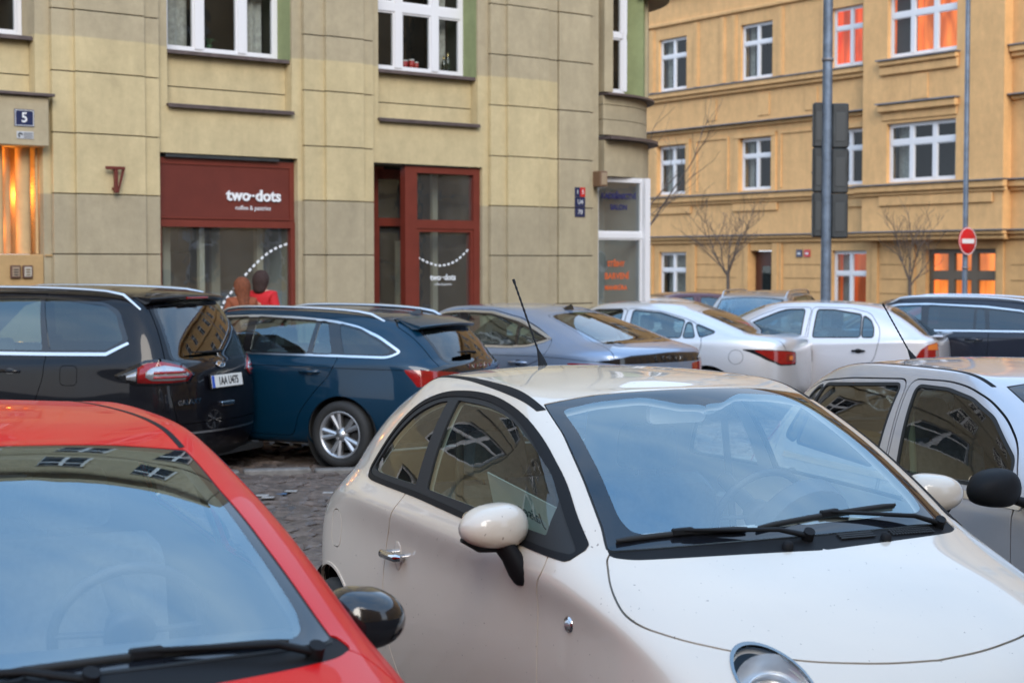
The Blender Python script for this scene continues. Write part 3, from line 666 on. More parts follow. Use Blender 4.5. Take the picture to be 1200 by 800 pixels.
# ------------------------------------------------------------------ plaster, stone and street materials
def plaster(name, lo, mid, hi, z0=2.71, z1=4.68, bump=.4, scale=1.0):
    """plaster painted in horizontal coats: lo below z0, mid between, hi above z1, with stains"""
    m = bpy.data.materials.new(name); m.use_nodes = True; t = m.node_tree; b = t.nodes['Principled BSDF']; l = t.links.new
    b.inputs['Roughness'].default_value = .85
    tc = t.nodes.new('ShaderNodeTexCoord'); sx = t.nodes.new('ShaderNodeSeparateXYZ'); l(tc.outputs['Object'], sx.inputs[0])
    n = t.nodes.new('ShaderNodeTexNoise'); n.inputs['Scale'].default_value = 1.6 * scale; n.inputs['Detail'].default_value = 8; n.inputs['Roughness'].default_value = .7
    l(tc.outputs['Object'], n.inputs['Vector'])
    def step(z):
        a = t.nodes.new('ShaderNodeMath'); a.operation = 'MULTIPLY_ADD'; a.inputs[1].default_value = .03; l(n.outputs[0], a.inputs[0]); l(sx.outputs[2], a.inputs[2])
        r = t.nodes.new('ShaderNodeMapRange'); r.inputs[1].default_value = z + .01; r.inputs[2].default_value = z + .03; l(a.outputs[0], r.inputs[0]); return r.outputs[0]
    m1 = t.nodes.new('ShaderNodeMixRGB'); m1.inputs[1].default_value = (*lo, 1); m1.inputs[2].default_value = (*mid, 1); l(step(z0), m1.inputs[0])
    m2 = t.nodes.new('ShaderNodeMixRGB'); m2.inputs[2].default_value = (*hi, 1); l(m1.outputs[0], m2.inputs[1]); l(step(z1), m2.inputs[0])
    # stains: broad blotches and vertical runs
    mp = t.nodes.new('ShaderNodeMapping'); mp.inputs['Scale'].default_value = (2.6, 2.6, .8); l(tc.outputs['Object'], mp.inputs[0])
    n2 = t.nodes.new('ShaderNodeTexNoise'); n2.inputs['Scale'].default_value = 1.4; n2.inputs['Detail'].default_value = 7; n2.inputs['Roughness'].default_value = .65; l(mp.outputs[0], n2.inputs['Vector'])
    ad = t.nodes.new('ShaderNodeMath'); ad.operation = 'ADD'; l(n.outputs[0], ad.inputs[0]); l(n2.outputs[0], ad.inputs[1])
    r = t.nodes.new('ShaderNodeMapRange'); r.inputs[1].default_value = .75; r.inputs[2].default_value = 1.3; r.inputs[3].default_value = 1.10; r.inputs[4].default_value = .86; l(ad.outputs[0], r.inputs[0])
    v = t.nodes.new('ShaderNodeVectorMath'); v.operation = 'SCALE'; l(m2.outputs[0], v.inputs[0]); l(r.outputs[0], v.inputs['Scale']); n4 = t.nodes.new('ShaderNodeTexNoise'); n4.inputs['Scale'].default_value = 7 * scale; n4.inputs['Detail'].default_value = 9; n4.inputs['Roughness'].default_value = .75; l(tc.outputs['Object'], n4.inputs['Vector'])
    r4 = t.nodes.new('ShaderNodeMapRange'); r4.inputs[1].default_value = .3; r4.inputs[2].default_value = .7; r4.inputs[3].default_value = .90; r4.inputs[4].default_value = 1.08; l(n4.outputs[0], r4.inputs[0])
    v4 = t.nodes.new('ShaderNodeVectorMath'); v4.operation = 'SCALE'; l(v.outputs[0], v4.inputs[0]); l(r4.outputs[0], v4.inputs['Scale']); l(v4.outputs[0], b.inputs['Base Color'])
    n3 = t.nodes.new('ShaderNodeTexNoise'); n3.inputs['Scale'].default_value = 55; n3.inputs['Detail'].default_value = 5; l(tc.outputs['Object'], n3.inputs['Vector'])
    bp = t.nodes.new('ShaderNodeBump'); bp.inputs['Strength'].default_value = bump; bp.inputs['Distance'].default_value = .008; l(n3.outputs[0], bp.inputs['Height']); l(bp.outputs[0], b.inputs['Normal'])
    MATS[name] = m; return m
P_YEL = plaster('yellow_plaster', (.355, .30, .20), (.51, .415, .235), (.395, .33, .215))
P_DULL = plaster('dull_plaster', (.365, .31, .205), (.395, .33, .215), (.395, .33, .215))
P_GREEN = plaster('green_plaster', (.25, .29, .14), (.25, .29, .14), (.25, .29, .14))
P_JOINT = mat('dark_joint_mortar', (.10, .08, .05), rough=.9)  # dark mortar backing that shows between the pilaster blocks
P_OCHRE = plaster('ochre_plaster', (.63, .37, .155), (.70, .415, .178), (.70, .415, .178), z0=2.6, z1=40, scale=.6)
M_SILL = mat('sheet_metal_sill', (.10, .075, .07), rough=.5, noise=(8, .3))
M_LEDGE = mat('grey_sheet_metal', (.20, .19, .20), rough=.45, metal=.3, noise=(5, .25))
M_WHITEFRAME = mat('white_window_paint', (.72, .72, .74), rough=.35)
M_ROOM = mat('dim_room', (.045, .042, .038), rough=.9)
M_CURTAIN = mat('curtain_cloth', (.45, .43, .38), rough=.95, noise=(14, .3))
M_OXIDE = mat('oxide_red_paint', (.125, .024, .016), rough=.42, noise=(3, .12))
M_OXIDE2 = mat('oxide_red_frame', (.15, .028, .018), rough=.38, noise=(4, .12))
M_DECAL = mat('white_decal', (.72, .74, .76), rough=.5)
M_ENAMEL = mat('blue_enamel', (.012, .022, .075), rough=.2, coat=.5)
M_ENAMELRED = mat('red_enamel', (.50, .02, .02), rough=.25, coat=.5)
M_ENAMELWHITE = mat('white_enamel', (.75, .76, .78), rough=.25, coat=.5)
M_POLE = mat('galvanised_pole', (.16, .20, .26), rough=.5, metal=.5, noise=(6, .3))
M_SIGBACK = mat('signal_housing', (.030, .034, .036), rough=.55, noise=(4, .4))
M_BARK = mat('bark', (.10, .08, .07), rough=.9, noise=(20, .35))
M_WOODDOOR = mat('brown_door', (.075, .022, .014), rough=.4, noise=(9, .3))
G_WINDOW = glass('window_pane', (.72, .76, .76), ior=1.45)
G_SHOP = glass('shop_glass', (.75, .82, .82), ior=1.9, dirt=.07)  # thin pale diffuse layer greys the pane
G_REFLHAZE = glass('reflection_haze_glass', (.75, .82, .82), ior=2.0, dirt=.09)  # pale diffuse layer stands in for bright reflections on the corner shop pane
def glow(name, c, s, noise=None):
    m = mat(name, (c[0] * .6, c[1] * .6, c[2] * .6), rough=.8, emis=c, estr=s)
    if noise:
        t = m.node_tree; b = t.nodes['Principled BSDF']; tc = t.nodes.new('ShaderNodeTexCoord'); n = t.nodes.new('ShaderNodeTexNoise')
        mp = t.nodes.new('ShaderNodeMapping'); mp.inputs['Scale'].default_value = (noise, noise, noise * .25); t.links.new(tc.outputs['Object'], mp.inputs[0])
        n.inputs['Scale'].default_value = 1; n.inputs['Detail'].default_value = 3; t.links.new(mp.outputs[0], n.inputs['Vector'])
        r = t.nodes.new('ShaderNodeMapRange'); r.inputs[1].default_value = .35; r.inputs[2].default_value = .65; r.inputs[3].default_value = s * .35; r.inputs[4].default_value = s * 1.25
        t.links.new(n.outputs[0], r.inputs[0]); t.links.new(r.outputs[0], b.inputs['Emission Strength'])
    return m
E_ORANGE = glow('lit_orange_curtain', (1, .24, .045), .62, 3.2)
E_AMBER = glow('lit_amber_room', (1, .27, .05), .85, 1.7)
E_RED = glow('lit_red_curtain', (1, .13, .03), .50, 3)
E_DIM = glow('dim_orange_room', (1, .25, .07), .18, 2)
E_NICHE = glow('lamp_tube', (1, .42, .10), 1.6)

# ------------------------------------------------------------------ ground
def ground():
    xs = [-400, -120, -60, -30, -14] + list(np.arange(-8, 9.1, .5)) + [14, 30, 60, 120, 400]; ys = [-400, -120, -50, -20, -8, -2] + list(np.arange(0, 27, .5)) + [32, 45, 70, 130, 500]
    def g2(x, y): return gz(x, y) - (0 if y < 26 else min(y - 26, 60) * .012)
    m = MB(); n = len(ys); m.add([(x, y, g2(x, y) - .02) for x in xs for y in ys], [(i * n + j, (i + 1) * n + j, (i + 1) * n + j + 1, i * n + j + 1) for i in range(len(xs) - 1) for j in range(n - 1)], True)
    mt = mat('sett_bed', (.028, .024, .022), rough=.9, noise=(1.2, .3))
    m.build('street', mt, kind='structure')
    # granite setts, each a worn little block, where the street shows between the cars
    rnd = random.Random(11); m = MB(); ang = R(27); c_, s_ = math.cos(ang), math.sin(ang)
    mt = mat('granite_setts', (.092, .070, .058), rough=.5, noise=(5.5, .65), bump=(30, .5, .01))
    row = 0; v = -1.5
    while v < 22:
        w = rnd.uniform(.115, .15); u = -14 + rnd.uniform(0, .1)
        while u < 14:
            l_ = rnd.uniform(.13, .24); cx, cy = u + l_ / 2, v + w / 2; X, Y = cx * c_ + cy * s_ - 2.5, -cx * s_ * -1 * -1 + cy * c_ + 3
            if -8.5 < X < 9.5 and 2 < Y < 22 and abs(X / max(Y, 1)) < .50:
                h = rnd.uniform(-.004, .018); a, b = l_ / 2 - .004, w / 2 - .004; tx, ty = rnd.uniform(-.10, .10), rnd.uniform(-.12, .12); k = .72
                vs = []
                for (sx, sy) in ((-1, -1), (1, -1), (1, 1), (-1, 1)):
                    j = rnd.uniform(.9, 1.03); px, py = cx + sx * a * j, cy + sy * b * j; vs.append((px * c_ + py * s_ - 2.5, -px * s_ + py * c_ + 3, gz(X, Y) - .03))
                for (sx, sy) in ((-1, -1), (1, -1), (1, 1), (-1, 1)):
                    j = rnd.uniform(.95, 1); px, py = cx + sx * a * j, cy + sy * b * j; vs.append((px * c_ + py * s_ - 2.5, -px * s_ + py * c_ + 3, gz(X, Y) - .010 + h * .6))
                for (sx, sy) in ((-1, -1), (1, -1), (1, 1), (-1, 1)):
                    px, py = cx + sx * a * k, cy + sy * b * k; vs.append((px * c_ + py * s_ - 2.5, -px * s_ + py * c_ + 3, gz(X, Y) + h + tx * sx * a + ty * sy * b))
                fs = [(8, 9, 10, 11)] + [(i, (i + 1) % 4, 4 + (i + 1) % 4, 4 + i) for i in range(4)] + [(4 + i, 4 + (i + 1) % 4, 8 + (i + 1) % 4, 8 + i) for i in range(4)]
                m.add(vs, fs, False)
            u += l_ + .012
        v += w + .014
    m.build('street_setts', mt, kind='structure')
ground()

# ------------------------------------------------------------------ facade tools (local x along the wall, y into the building, z up)
def wallgrid(m, u0, u1, z0, z1, ops, y=0, deep=.42):
    """flat wall with rectangular openings (a,b,c,d) and their reveals"""
    us = sorted({u0, u1, *[o[0] for o in ops], *[o[1] for o in ops]}); zs = sorted({z0, z1, *[o[2] for o in ops], *[o[3] for o in ops]})
    us = [u for u in us if u0 <= u <= u1]; zs = [z for z in zs if z0 <= z <= z1]
    for a, b in zip(us[:-1], us[1:]):
        for c, d in zip(zs[:-1], zs[1:]):
            mu, mz = (a + b) / 2, (c + d) / 2
            if any(o[0] < mu < o[1] and o[2] < mz < o[3] for o in ops): continue
            m.add([(a, y, c), (b, y, c), (b, y, d), (a, y, d)], [(0, 1, 2, 3)])
    for a, b, c, d in ops:
        a, b, c, d = max(a, u0), min(b, u1), max(c, z0), min(d, z1); e = y + deep
        m.add([(a, y, c), (a, y, d), (a, e, d), (a, e, c)], [(0, 1, 2, 3)]); m.add([(b, y, c), (b, e, c), (b, e, d), (b, y, d)], [(0, 1, 2, 3)])
        m.add([(a, y, d), (b, y, d), (b, e, d), (a, e, d)], [(0, 1, 2, 3)]); m.add([(a, y, c), (a, e, c), (b, e, c), (b, y, c)], [(0, 1, 2, 3)])
def window(parent, u0, u1, z0, z1, y, cols, transom=None, fw=.07, mw=.09, fm=None, gm=None, room='dark', rooms=None, name='window', depth=.06, bars=()):
    """cols = widths' fractions of the lights; transom = height of the cross bar"""
    fm = fm or M_WHITEFRAME; gm = gm or G_WINDOW
    f = MB(); f.box(u0, u0 + fw, y - depth, y, z0, z1); f.box(u1 - fw, u1, y - depth, y, z0, z1); f.box(u0 + fw, u1 - fw, y - depth, y, z0, z0 + fw); f.box(u0 + fw, u1 - fw, y - depth, y, z1 - fw, z1)
    tot = sum(cols); x = u0; cuts = [u0]
    for c in cols: x += (u1 - u0) * c / tot; cuts.append(x)
    for c in cuts[1:-1]: f.box(c - mw / 2, c + mw / 2, y - depth - .015, y - .001, z0 + fw, z1 - fw)
    zz = [z0, z1] if not transom else [z0, transom, z1]
    segs = [(a, b) for a, b in zip(cuts[:-1], cuts[1:])]
    if transom:
        for a, b in segs: f.box(a + (mw / 2 if a > u0 else fw), b - (mw / 2 if b < u1 else fw), y - depth - .012, y - .002, transom - mw / 2, transom + mw / 2)
    w = f.build(name, fm, parent); k = 0
    for a, b in segs:
        for c, d in zip(zz[:-1], zz[1:]):
            a1 = a + (mw / 2 if a > u0 else fw); b1 = b - (mw / 2 if b < u1 else fw); c1 = c + (mw / 2 if c > z0 else fw); d1 = d - (mw / 2 if d < z1 else fw)
            s = MB(); e = .028
            s.box(a1, a1 + e, y - depth + .004, y - .012, c1, d1); s.box(b1 - e, b1, y - depth + .004, y - .012, c1, d1); s.box(a1 + e, b1 - e, y - depth + .004, y - .012, c1, c1 + e); s.box(a1 + e, b1 - e, y - depth + .004, y - .012, d1 - e, d1)
            s.v = list(s.v); sash = s.build('sash', fm, w)
            g = MB(); yy = y - depth * .5; g.add([(a1 + e, yy, c1 + e), (b1 - e, yy, c1 + e), (b1 - e, yy, d1 - e), (a1 + e, yy, d1 - e)], [(0, 1, 2, 3)]); g.build('pane', gm, w)
            k += 1
    # the room behind: back wall, sides, and a curtain
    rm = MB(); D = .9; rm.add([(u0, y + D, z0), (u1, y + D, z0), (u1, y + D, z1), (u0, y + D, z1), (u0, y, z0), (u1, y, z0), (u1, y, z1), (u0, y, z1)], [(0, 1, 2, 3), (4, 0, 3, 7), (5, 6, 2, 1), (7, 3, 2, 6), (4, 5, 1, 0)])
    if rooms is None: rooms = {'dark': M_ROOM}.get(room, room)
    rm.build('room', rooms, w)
    return w
def curtain(parent, u0, u1, z0, z1, y, m_=None, amp=.018):
    n = max(6, int((u1 - u0) / .03)); m = MB(); vs = []
    for i in range(n + 1):
        t = i / n; yy = y + amp * math.sin(i * 1.25) + amp * .4 * math.sin(i * 2.9); vs += [(u0 + (u1 - u0) * t, yy, z0), (u0 + (u1 - u0) * t, yy, z1)]
    m.add(vs, [(2 * i, 2 * i + 2, 2 * i + 3, 2 * i + 1) for i in range(n)], True); return m.build('curtain', m_ or M_CURTAIN, parent)

# ------------------------------------------------------------------ the yellow corner house
LA = math.atan2(1, 1.15)
def corner_house():
    root = empty('corner_house', (-6.3, 21, 0), LA, label='yellow plastered corner house with pilasters, red shop fronts and a rounded corner bay', cat='building')
    J = [-.4, 1.20, 1.96, 2.72, 3.48, 4.25, 5.02, 5.78, 6.55, 7.32, 8.9]
    ops = [(-1.1, .59, -.4, 3.29), (2.22, 4.39, -.4, 3.30), (2.35, 4.30, 3.94, 6.75), (5.66, 7.75, -.4, 3.30), (5.79, 7.66, 3.94, 6.75), (-1.3, .50, 3.94, 6.75)]
    up = []
    for z in (8.2, 11.6, 15.0):
        for u in (-.9, 2.45, 5.9): up.append((u, u + 1.75, z, z + 2.0))
    left = [(u, u + 1.75, z, z + 2.0) for u in np.arange(-11.25, -3, 3.45) for z in (1.1, 4.7, 8.2, 11.6, 15.0)]
    m = MB(); wallgrid(m, -13, 10.04, -.4, 18.4, ops + up + left, 0, .42); m.add([(-13, 0, -.4), (-13, 0, 18.4), (-13, 10, 18.4), (-13, 10, -.4)], [(0, 1, 2, 3)]); m.build('wall', P_YEL, root)
    m = MB(); m.box(10.0405, 10.2, 0, .42, -.4, 18.4); m.build('wall', P_DULL, root)
    # green painted right-hand reveals of the upper windows
    m = MB()
    for u in (4.298, 7.658): m = MB(); m.box(u - .006, u, .03, .34, 4.66, 6.74); m.build('window_reveal', P_GREEN, root)
    # pilasters: chamfered blocks stacked with open joints
    for (a, b, c, d) in ((.69, .98, 1.95, 2.19), (4.46, 4.79, 5.44, 5.65), (7.86, 8.16, 9.0, 9.235)):
        m = MB(); bk = MB()
        for z0, z1 in zip(J[:-1], J[1:]):
            m.box(a, b + .02, -.075, -.001, z0 + .007, z1 - .007, ch=.004); m.box(c - .02, d, -.075, -.001, z0 + .007, z1 - .007, ch=.004); m.box(b, c, -.135, -.001, z0 + .007, z1 - .007, ch=.004)
        if d > 9:
            m.box(8.80, 8.815, -.137, -.13, 2.0, 8.8)
        bk.box(a + .02, d - .02, -.055, -.0005, -.4, 8.9); p = m.build('pilaster', P_YEL, root); bk.build('joint', P_JOINT, p)
    m = MB(); bk = MB()
    for z0, z1 in zip(J[:-1], J[1:]):
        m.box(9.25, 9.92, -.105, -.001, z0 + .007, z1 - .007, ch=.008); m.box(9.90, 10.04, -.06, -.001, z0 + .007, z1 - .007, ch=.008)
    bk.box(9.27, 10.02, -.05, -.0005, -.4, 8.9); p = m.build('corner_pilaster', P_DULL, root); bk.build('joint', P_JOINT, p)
    for (a, b) in [(u - .85, u - .1) for u in np.arange(-11.25, -3, 3.45)]:
        m = MB()
        for z0, z1 in zip(J[:-1], J[1:]): m.box(a, b, -.10, -.001, z0 + .007, z1 - .007, ch=.01)
        m.build('pilaster', P_YEL, root)
    # recessed parapets under the first floor windows, their sills and caps
    for (a, b, r_) in ((2.35, 4.30, 4.26), (5.79, 7.66, 7.62), (-1.3, .50, .46)):
        m = MB(); m.box(a + .002, b - .002, .17, .40, 3.95, 4.18); m.box(a + .002, b - .002, .165, .40, 4.195, 4.62); m.build('parapet_panel', P_YEL, root)
        m = MB(); m.box(a - .02, b + .0, -.07, .166, 3.915, 3.945, ch=.006); m.box(a - .02, b, -.075, -.05, 3.895, 3.915); m.build('ledge', M_SILL, root)
        m = MB(); m.box(a + .003, b - .003 + (.0), .05, .36, 4.635, 4.66, ch=.005); m.box(a + .003, b - .003, .045, .07, 4.61, 4.64); m.build('window_sill', M_SILL, root)
    w = window(root, 2.47, 4.29, 4.67, 6.74, .40, [1.0, 1.22, 1.05], 5.62, fw=.06, mw=.13)
    for a, b in ((2.6, 2.95), (3.85, 4.12)): curtain(w, a, b, 4.72, 6.7, .50)
    pl = MB()
    for i in range(16):
        a = i * 2.4; r_ = .07 + .07 * random.random(); pl.tube([(3.25, .44, 4.80), (3.25 + math.cos(a) * r_ * .5, .44 + math.sin(a) * r_ * .3, 4.90), (3.25 + math.cos(a) * r_ * 1.2, .44 + math.sin(a) * r_ * .5, 4.86 + .03 * random.random())], [.006, .008, .002], 4, flat=.3)
    pl.lathe([(.03, 0), (.045, .08)], 12, T(3.25, .44, 4.74)); tag(pl.build('potted_plant', mat('house_plant', (.05, .11, .05), rough=.6), None), 'small spidery green pot plant inside the upper left window', 'plant').matrix_world = Matrix.Translation((-6.3, 21, 0)) @ Matrix.Rotation(LA, 4, 'Z')
    w = window(root, 5.88, 7.65, 4.67, 6.74, .40, [1.0, 1.3, 1.06], 5.62, fw=.06, mw=.13)
    curtain(w, 5.95, 6.12, 4.72, 6.7, .52); curtain(w, 7.2, 7.5, 4.72, 6.7, .60)
    window(root, -1.2, .49, 4.67, 6.74, .40, [1, 1.2, 1], 5.62, fw=.06, mw=.13)
    for o in up + left: window(root, o[0], o[1], o[2], o[3], .2, [1, 1], o[2] + 1.35, fw=.08, mw=.1)
    # cornices on the upper floors
    m = MB()
    for z in (7.5, 10.9, 14.3): m.box(-13, 10.2, -.12, -.002, z, z + .18)
    m.box(-13, 10.2, -.55, -.002, 18.0, 18.4); m.build('cornice', P_DULL, root)
    m = MB(); m.add([(-13, -.5, 18.41), (10.4, -.5, 18.41), (10.4, 5, 22), (-13, 5, 22)], [(0, 1, 2, 3)]); m.build('roof', mat('roof_tiles', (.16, .06, .035), rough=.8, noise=(2, .3)), root)
    # rounded corner drum
    cu, cy_, r0 = 10.45, 2.2, 2.2
    def arc(m, r1, z0, z1, a0=-93, a1=15, n=40, cap=True, rin=None):
        rin = rin or r1 - .25; A_ = [R(a0 + (a1 - a0) * i / n) for i in range(n + 1)]; vs = []
        for a in A_: c, s = math.cos(a), math.sin(a); vs += [(cu + c * rin, cy_ + s * rin, z0), (cu + c * r1, cy_ + s * r1, z0), (cu + c * r1, cy_ + s * r1, z1), (cu + c * rin, cy_ + s * rin, z1)]
        fs = []
        for i in range(n):
            b = 4 * i; fs += [(b + 1, b + 5, b + 6, b + 2), (b + 2, b + 6, b + 7, b + 3), (b, b + 4, b + 5, b + 1), (b, b + 3, b + 7, b + 4)]
        fs += [(0, 1, 2, 3), (4 * n + 3, 4 * n + 2, 4 * n + 1, 4 * n)]; m.add(vs, fs)
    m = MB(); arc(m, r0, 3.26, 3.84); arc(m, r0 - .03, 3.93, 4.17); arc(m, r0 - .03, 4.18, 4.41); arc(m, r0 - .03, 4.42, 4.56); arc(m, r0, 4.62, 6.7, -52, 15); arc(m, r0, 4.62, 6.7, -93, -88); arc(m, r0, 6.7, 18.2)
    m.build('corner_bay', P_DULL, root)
    m = MB(); arc(m, r0 + .17, 3.85, 3.90, rin=r0 - .2); arc(m, r0 + .10, 4.565, 4.60, rin=r0 - .3); m.build('bay_ledge', M_SILL, root)
    m = MB(); arc(m, r0 + .35, 6.30, 6.6, -60, 15, rin=r0 - .1); m.build('bay_canopy', P_DULL, root)
    m = MB(); arc(m, r0 - .05, 4.62, 6.69, -57, -52.2, 4, rin=r0 - .5); m.build('bay_reveal', P_GREEN, root)
    w = window(root, 10.23, 11.02, 4.62, 6.7, .30, [1, .001], 5.58, fw=.06, mw=.08); curtain(w, 10.5, 10.8, 4.7, 6.6, .45)
    window(root, 10.23, 11.35, 1.75 - 1.5, 3.25, .16, [1], 2.30, fw=.05, mw=.09, name='corner_shop_window', gm=G_REFLHAZE, rooms=mat('pale_shop_wall', (.30, .32, .32), rough=.9))
    m = MB(); m.box(11.30, 11.42, .02, .17, -.4, 3.25); m.box(11.30, 11.40, .17, 3.2, -.4, .4); m.box(11.32, 11.38, 3.0, 3.2, .4, 3.25); m.build('shop_post', M_WHITEFRAME, root)
    m = MB(); m.box(10.2, 11.35, 1.04, 1.05, -.4, 3.25); m.build('shop_back_wall', mat('pale_shop_wall', (.30, .32, .32), rough=.9), root)
    # writing on the corner shop's glass: two blocks of dark lettering, three lines of orange
    inkb = mat('navy_decal', (.02, .02, .10), rough=.6); inko = mat('orange_decal', (.60, .12, .03), rough=.6)
    cs = [o for o in root.children if o.name.startswith('corner_shop_window')][0]
    for t_, x, z, s_, mm in (('KADEŘNICTVÍ', 10.78, 2.94, .125, inkb), ('SALON', 10.78, 2.76, .12, inkb), ('STŘIHY', 10.72, 1.83, .12, inko), ('BARVENÍ', 10.74, 1.63, .14, inko), ('MANIKÚRA', 10.72, 1.44, .10, inko)):
        lettering('glass_lettering', t_, s_, T(x, .118, z, rx=R(90)), mm, cs, extrude=.001, font_bold=.004)
    # ---- first shop front: big fascia and glazing
    m = MB(); m.box(2.23, 4.385, .10, .16, 2.36, 3.24); fas = m.build('shop_fascia', M_OXIDE, root, label='oxide red fascia panel with white lettering')
    m = MB(); m.box(2.23, 4.385, .085, .10, 3.16, 3.245); m.box(2.23, 2.27, .087, .101, 2.36, 3.16); m.box(4.31, 4.385, .087, .101, 2.36, 3.16); m.box(2.23, 4.385, .08, .10, 2.44, 2.46); m.box(2.23, 4.385, .07, .16, 2.33, 2.42); m.build('fascia_frame', M_OXIDE2, fas)
    m = MB(); m.box(2.225, 4.388, .102, .17, 3.24, 3.299); m.box(2.33, 4.1, .02, .10, 3.247, 3.29); m.build('shutter_box', M_SIGBACK, root)
    lettering('shop_name', 'two', .215, T(3.475, .085, 2.765, rx=R(90)), M_ENAMELWHITE, fas, extrude=.012, font_bold=.006, xscale=1.08)
    lettering('shop_name', 'dots', .215, T(3.955, .085, 2.765, rx=R(90)), M_ENAMELWHITE, fas, extrude=.012, font_bold=.006, xscale=1.08)
    m = MB()
    for u in (3.665, 3.715): m.lathe([(0, 0), (.019, 0), (.019, .02), (0, .02)], 12, T(u, .095, 2.765, rx=R(90)))
    m.build('shop_name_dots', M_ENAMELWHITE, fas)
    lettering('shop_tagline', 'coffee & pastries', .085, T(3.72, .097, 2.60, rx=R(90)), M_DECAL, fas, extrude=.002)
    f = MB(); f.box(2.23, 2.29, .08, .16, -.1, 2.33); f.box(4.315, 4.385, .07, .16, -.1, 2.33); f.box(2.29, 4.315, .08, .16, -.1, .35); sw = f.build('shop_window', M_OXIDE2, root)
    g = MB(); g.add([(2.29, .13, .35), (4.315, .13, .35), (4.315, .13, 2.33), (2.29, .13, 2.33)], [(0, 1, 2, 3)]); g.build('pane', G_SHOP, sw)
    # shop interior seen through the glass
    m = MB(); m.box(2.2, 4.5, 3.4, 3.45, -.1, 3.2); m.box(2.15, 2.2, .2, 3.4, -.1, 3.2); m.box(4.45, 4.5, .2, 3.4, -.1, 3.2); m.box(2.2, 4.5, .2, 3.4, 3.2, 3.25); m.build('shop_interior', mat('shop_walls', (.30, .31, .29), rough=.9), root)
    m = MB(); m.box(3.02, 3.10, .35, .42, -.1, 2.33); m.box(2.55, 2.66, .5, .56, -.1, 2.33); m.box(3.72, 3.86, 1.2, 1.26, -.1, 2.9); m.box(4.1, 4.2, .6, .7, -.1, 2.6); m.build('inner_door_frame', mat('pale_timber', (.42, .38, .30), rough=.6), root)
    m = MB(); m.box(2.75, 3.0, .9, 1.0, .3, 1.7); m.box(3.2, 3.6, 1.6, 1.7, .2, 2.0); m.build('shop_furniture', M_ROOM, root)
    def dashes(pts, y, n, nm, par, w=.022):
        P = curve_pts(pts, 12); L_ = np.r_[0, np.cumsum(np.linalg.norm(np.diff(P, axis=0), axis=1))]; m = MB()
        for k in range(n):
            for da in (0,):
                s = (k + .5 + da) / n * L_[-1]; p = [np.interp(s, L_, P[:, i]) for i in (0, 1)]; q = [np.interp(s + .01, L_, P[:, i]) for i in (0, 1)]; a = math.atan2(q[1] - p[1], q[0] - p[0])
                m.box(-w, w, -.003, .001, -w * .62, w * .62, T(p[0], y, p[1], ry=-a))
        m.build(nm, M_DECAL, par)
    dashes([(3.20, 1.20), (3.27, 1.33), (3.45, 1.53), (3.65, 1.73), (3.86, 1.91), (4.07, 2.04), (4.30, 2.12)], .122, 17, 'dotted_arc', sw, .026)
    # ---- second shop front: recessed door and framed window
    f = MB(); y0, y1 = .05, .17
    f.box(6.31, 6.52, y0, y1, -.1, 3.28); f.box(7.62, 7.74, y0, y1, -.1, 3.28); f.box(6.52, 7.62, y0, y1, 3.18, 3.28); f.box(6.52, 7.62, y0, y1, 2.36, 2.49); f.box(6.52, 7.62, y0, y1, -.1, .4)
    f.box(6.52, 6.58, y0 + .015, y1, .4, 2.36); f.box(7.57, 7.62, y0 + .015, y1, .4, 2.36); f.box(6.58, 7.57, y0 + .015, y1, 2.31, 2.36); f.box(6.52, 6.545, y0 + .015, y1, 2.49, 3.18); f.box(5.68, 6.30, .56, .66, 3.15, 3.28)
    s2 = f.build('shop_window', M_OXIDE2, root, label='oxide red framed shop window beside the recessed door')
    g = MB()
    for c, d in ((.4, 2.33), (2.48, 3.19)): g.add([(6.52, .11, c), (7.62, .11, c), (7.62, .11, d), (6.52, .11, d)], [(0, 1, 2, 3)])
    g.build('pane', G_SHOP, s2)
    f = MB(); f.box(5.68, 6.15, .55, .63, -.1, 3.15); f.v.clear(); f.f.clear(); f.sm.clear()
    f.box(5.70, 6.16, .55, .62, 2.38, 2.52); f.box(6.06, 6.30, .54, .62, -.1, 3.15); f.box(6.30, 6.31, .54, .62, -.1, 3.15)
    d = MB(); yd = .60
    d.box(5.95, 6.10, yd - .05, yd + .03, -.05, 3.2); d.box(6.10, 6.26, yd - .06, yd + .03, 3.10, 3.24); d.box(6.10, 6.72, yd - .06, yd + .03, 2.40, 2.52); d.box(6.10, 6.20, yd - .06, yd + .02, -.05, 2.40); d.box(6.10, 6.18, yd - .06, yd + .02, 2.52, 3.10); d.box(6.18, 6.72, yd - .06, yd + .02, 3.1, 3.24)
    d.box(5.68, 5.88, .30, .40, -.05, 3.25); d.box(6.66, 6.74, yd - .05, yd + .02, -.05, 3.1)
    dr = d.build('shop_door', M_OXIDE2, root)
    g = MB(); g.add([(6.1, yd, -.05), (6.75, yd, -.05), (6.75, yd, 3.1), (6.1, yd, 3.1)], [(0, 1, 2, 3)]); g.build('door_pane', G_SHOP, dr)
    m = MB(); m.box(5.6, 7.8, 3.4, 3.45, -.1, 3.3); m.box(7.72, 7.78, .2, 3.4, -.1, 3.3); m.box(5.60, 5.66, .2, 3.4, -.1, 3.3); m.box(5.6, 7.8, .7, 3.4, 3.29, 3.32); m.build('shop_interior', mat('dark_shop', (.05, .045, .04), rough=.9), root)
    m = MB(); m.box(7.18, 7.28, .5, .56, -.1, 3.2); m.box(7.3, 7.7, 1.6, 1.62, -.1, 2.2); m.box(6.6, 7.2, .9, 1.5, 0, 1.0); m.build('shop_furniture', mat('shop_counter', (.30, .27, .21), rough=.8), root)
    m = MB(); m.box(5.72, 7.5, .02, .10, 3.282, 3.298); m.build('shutter_box', M_SIGBACK, root)
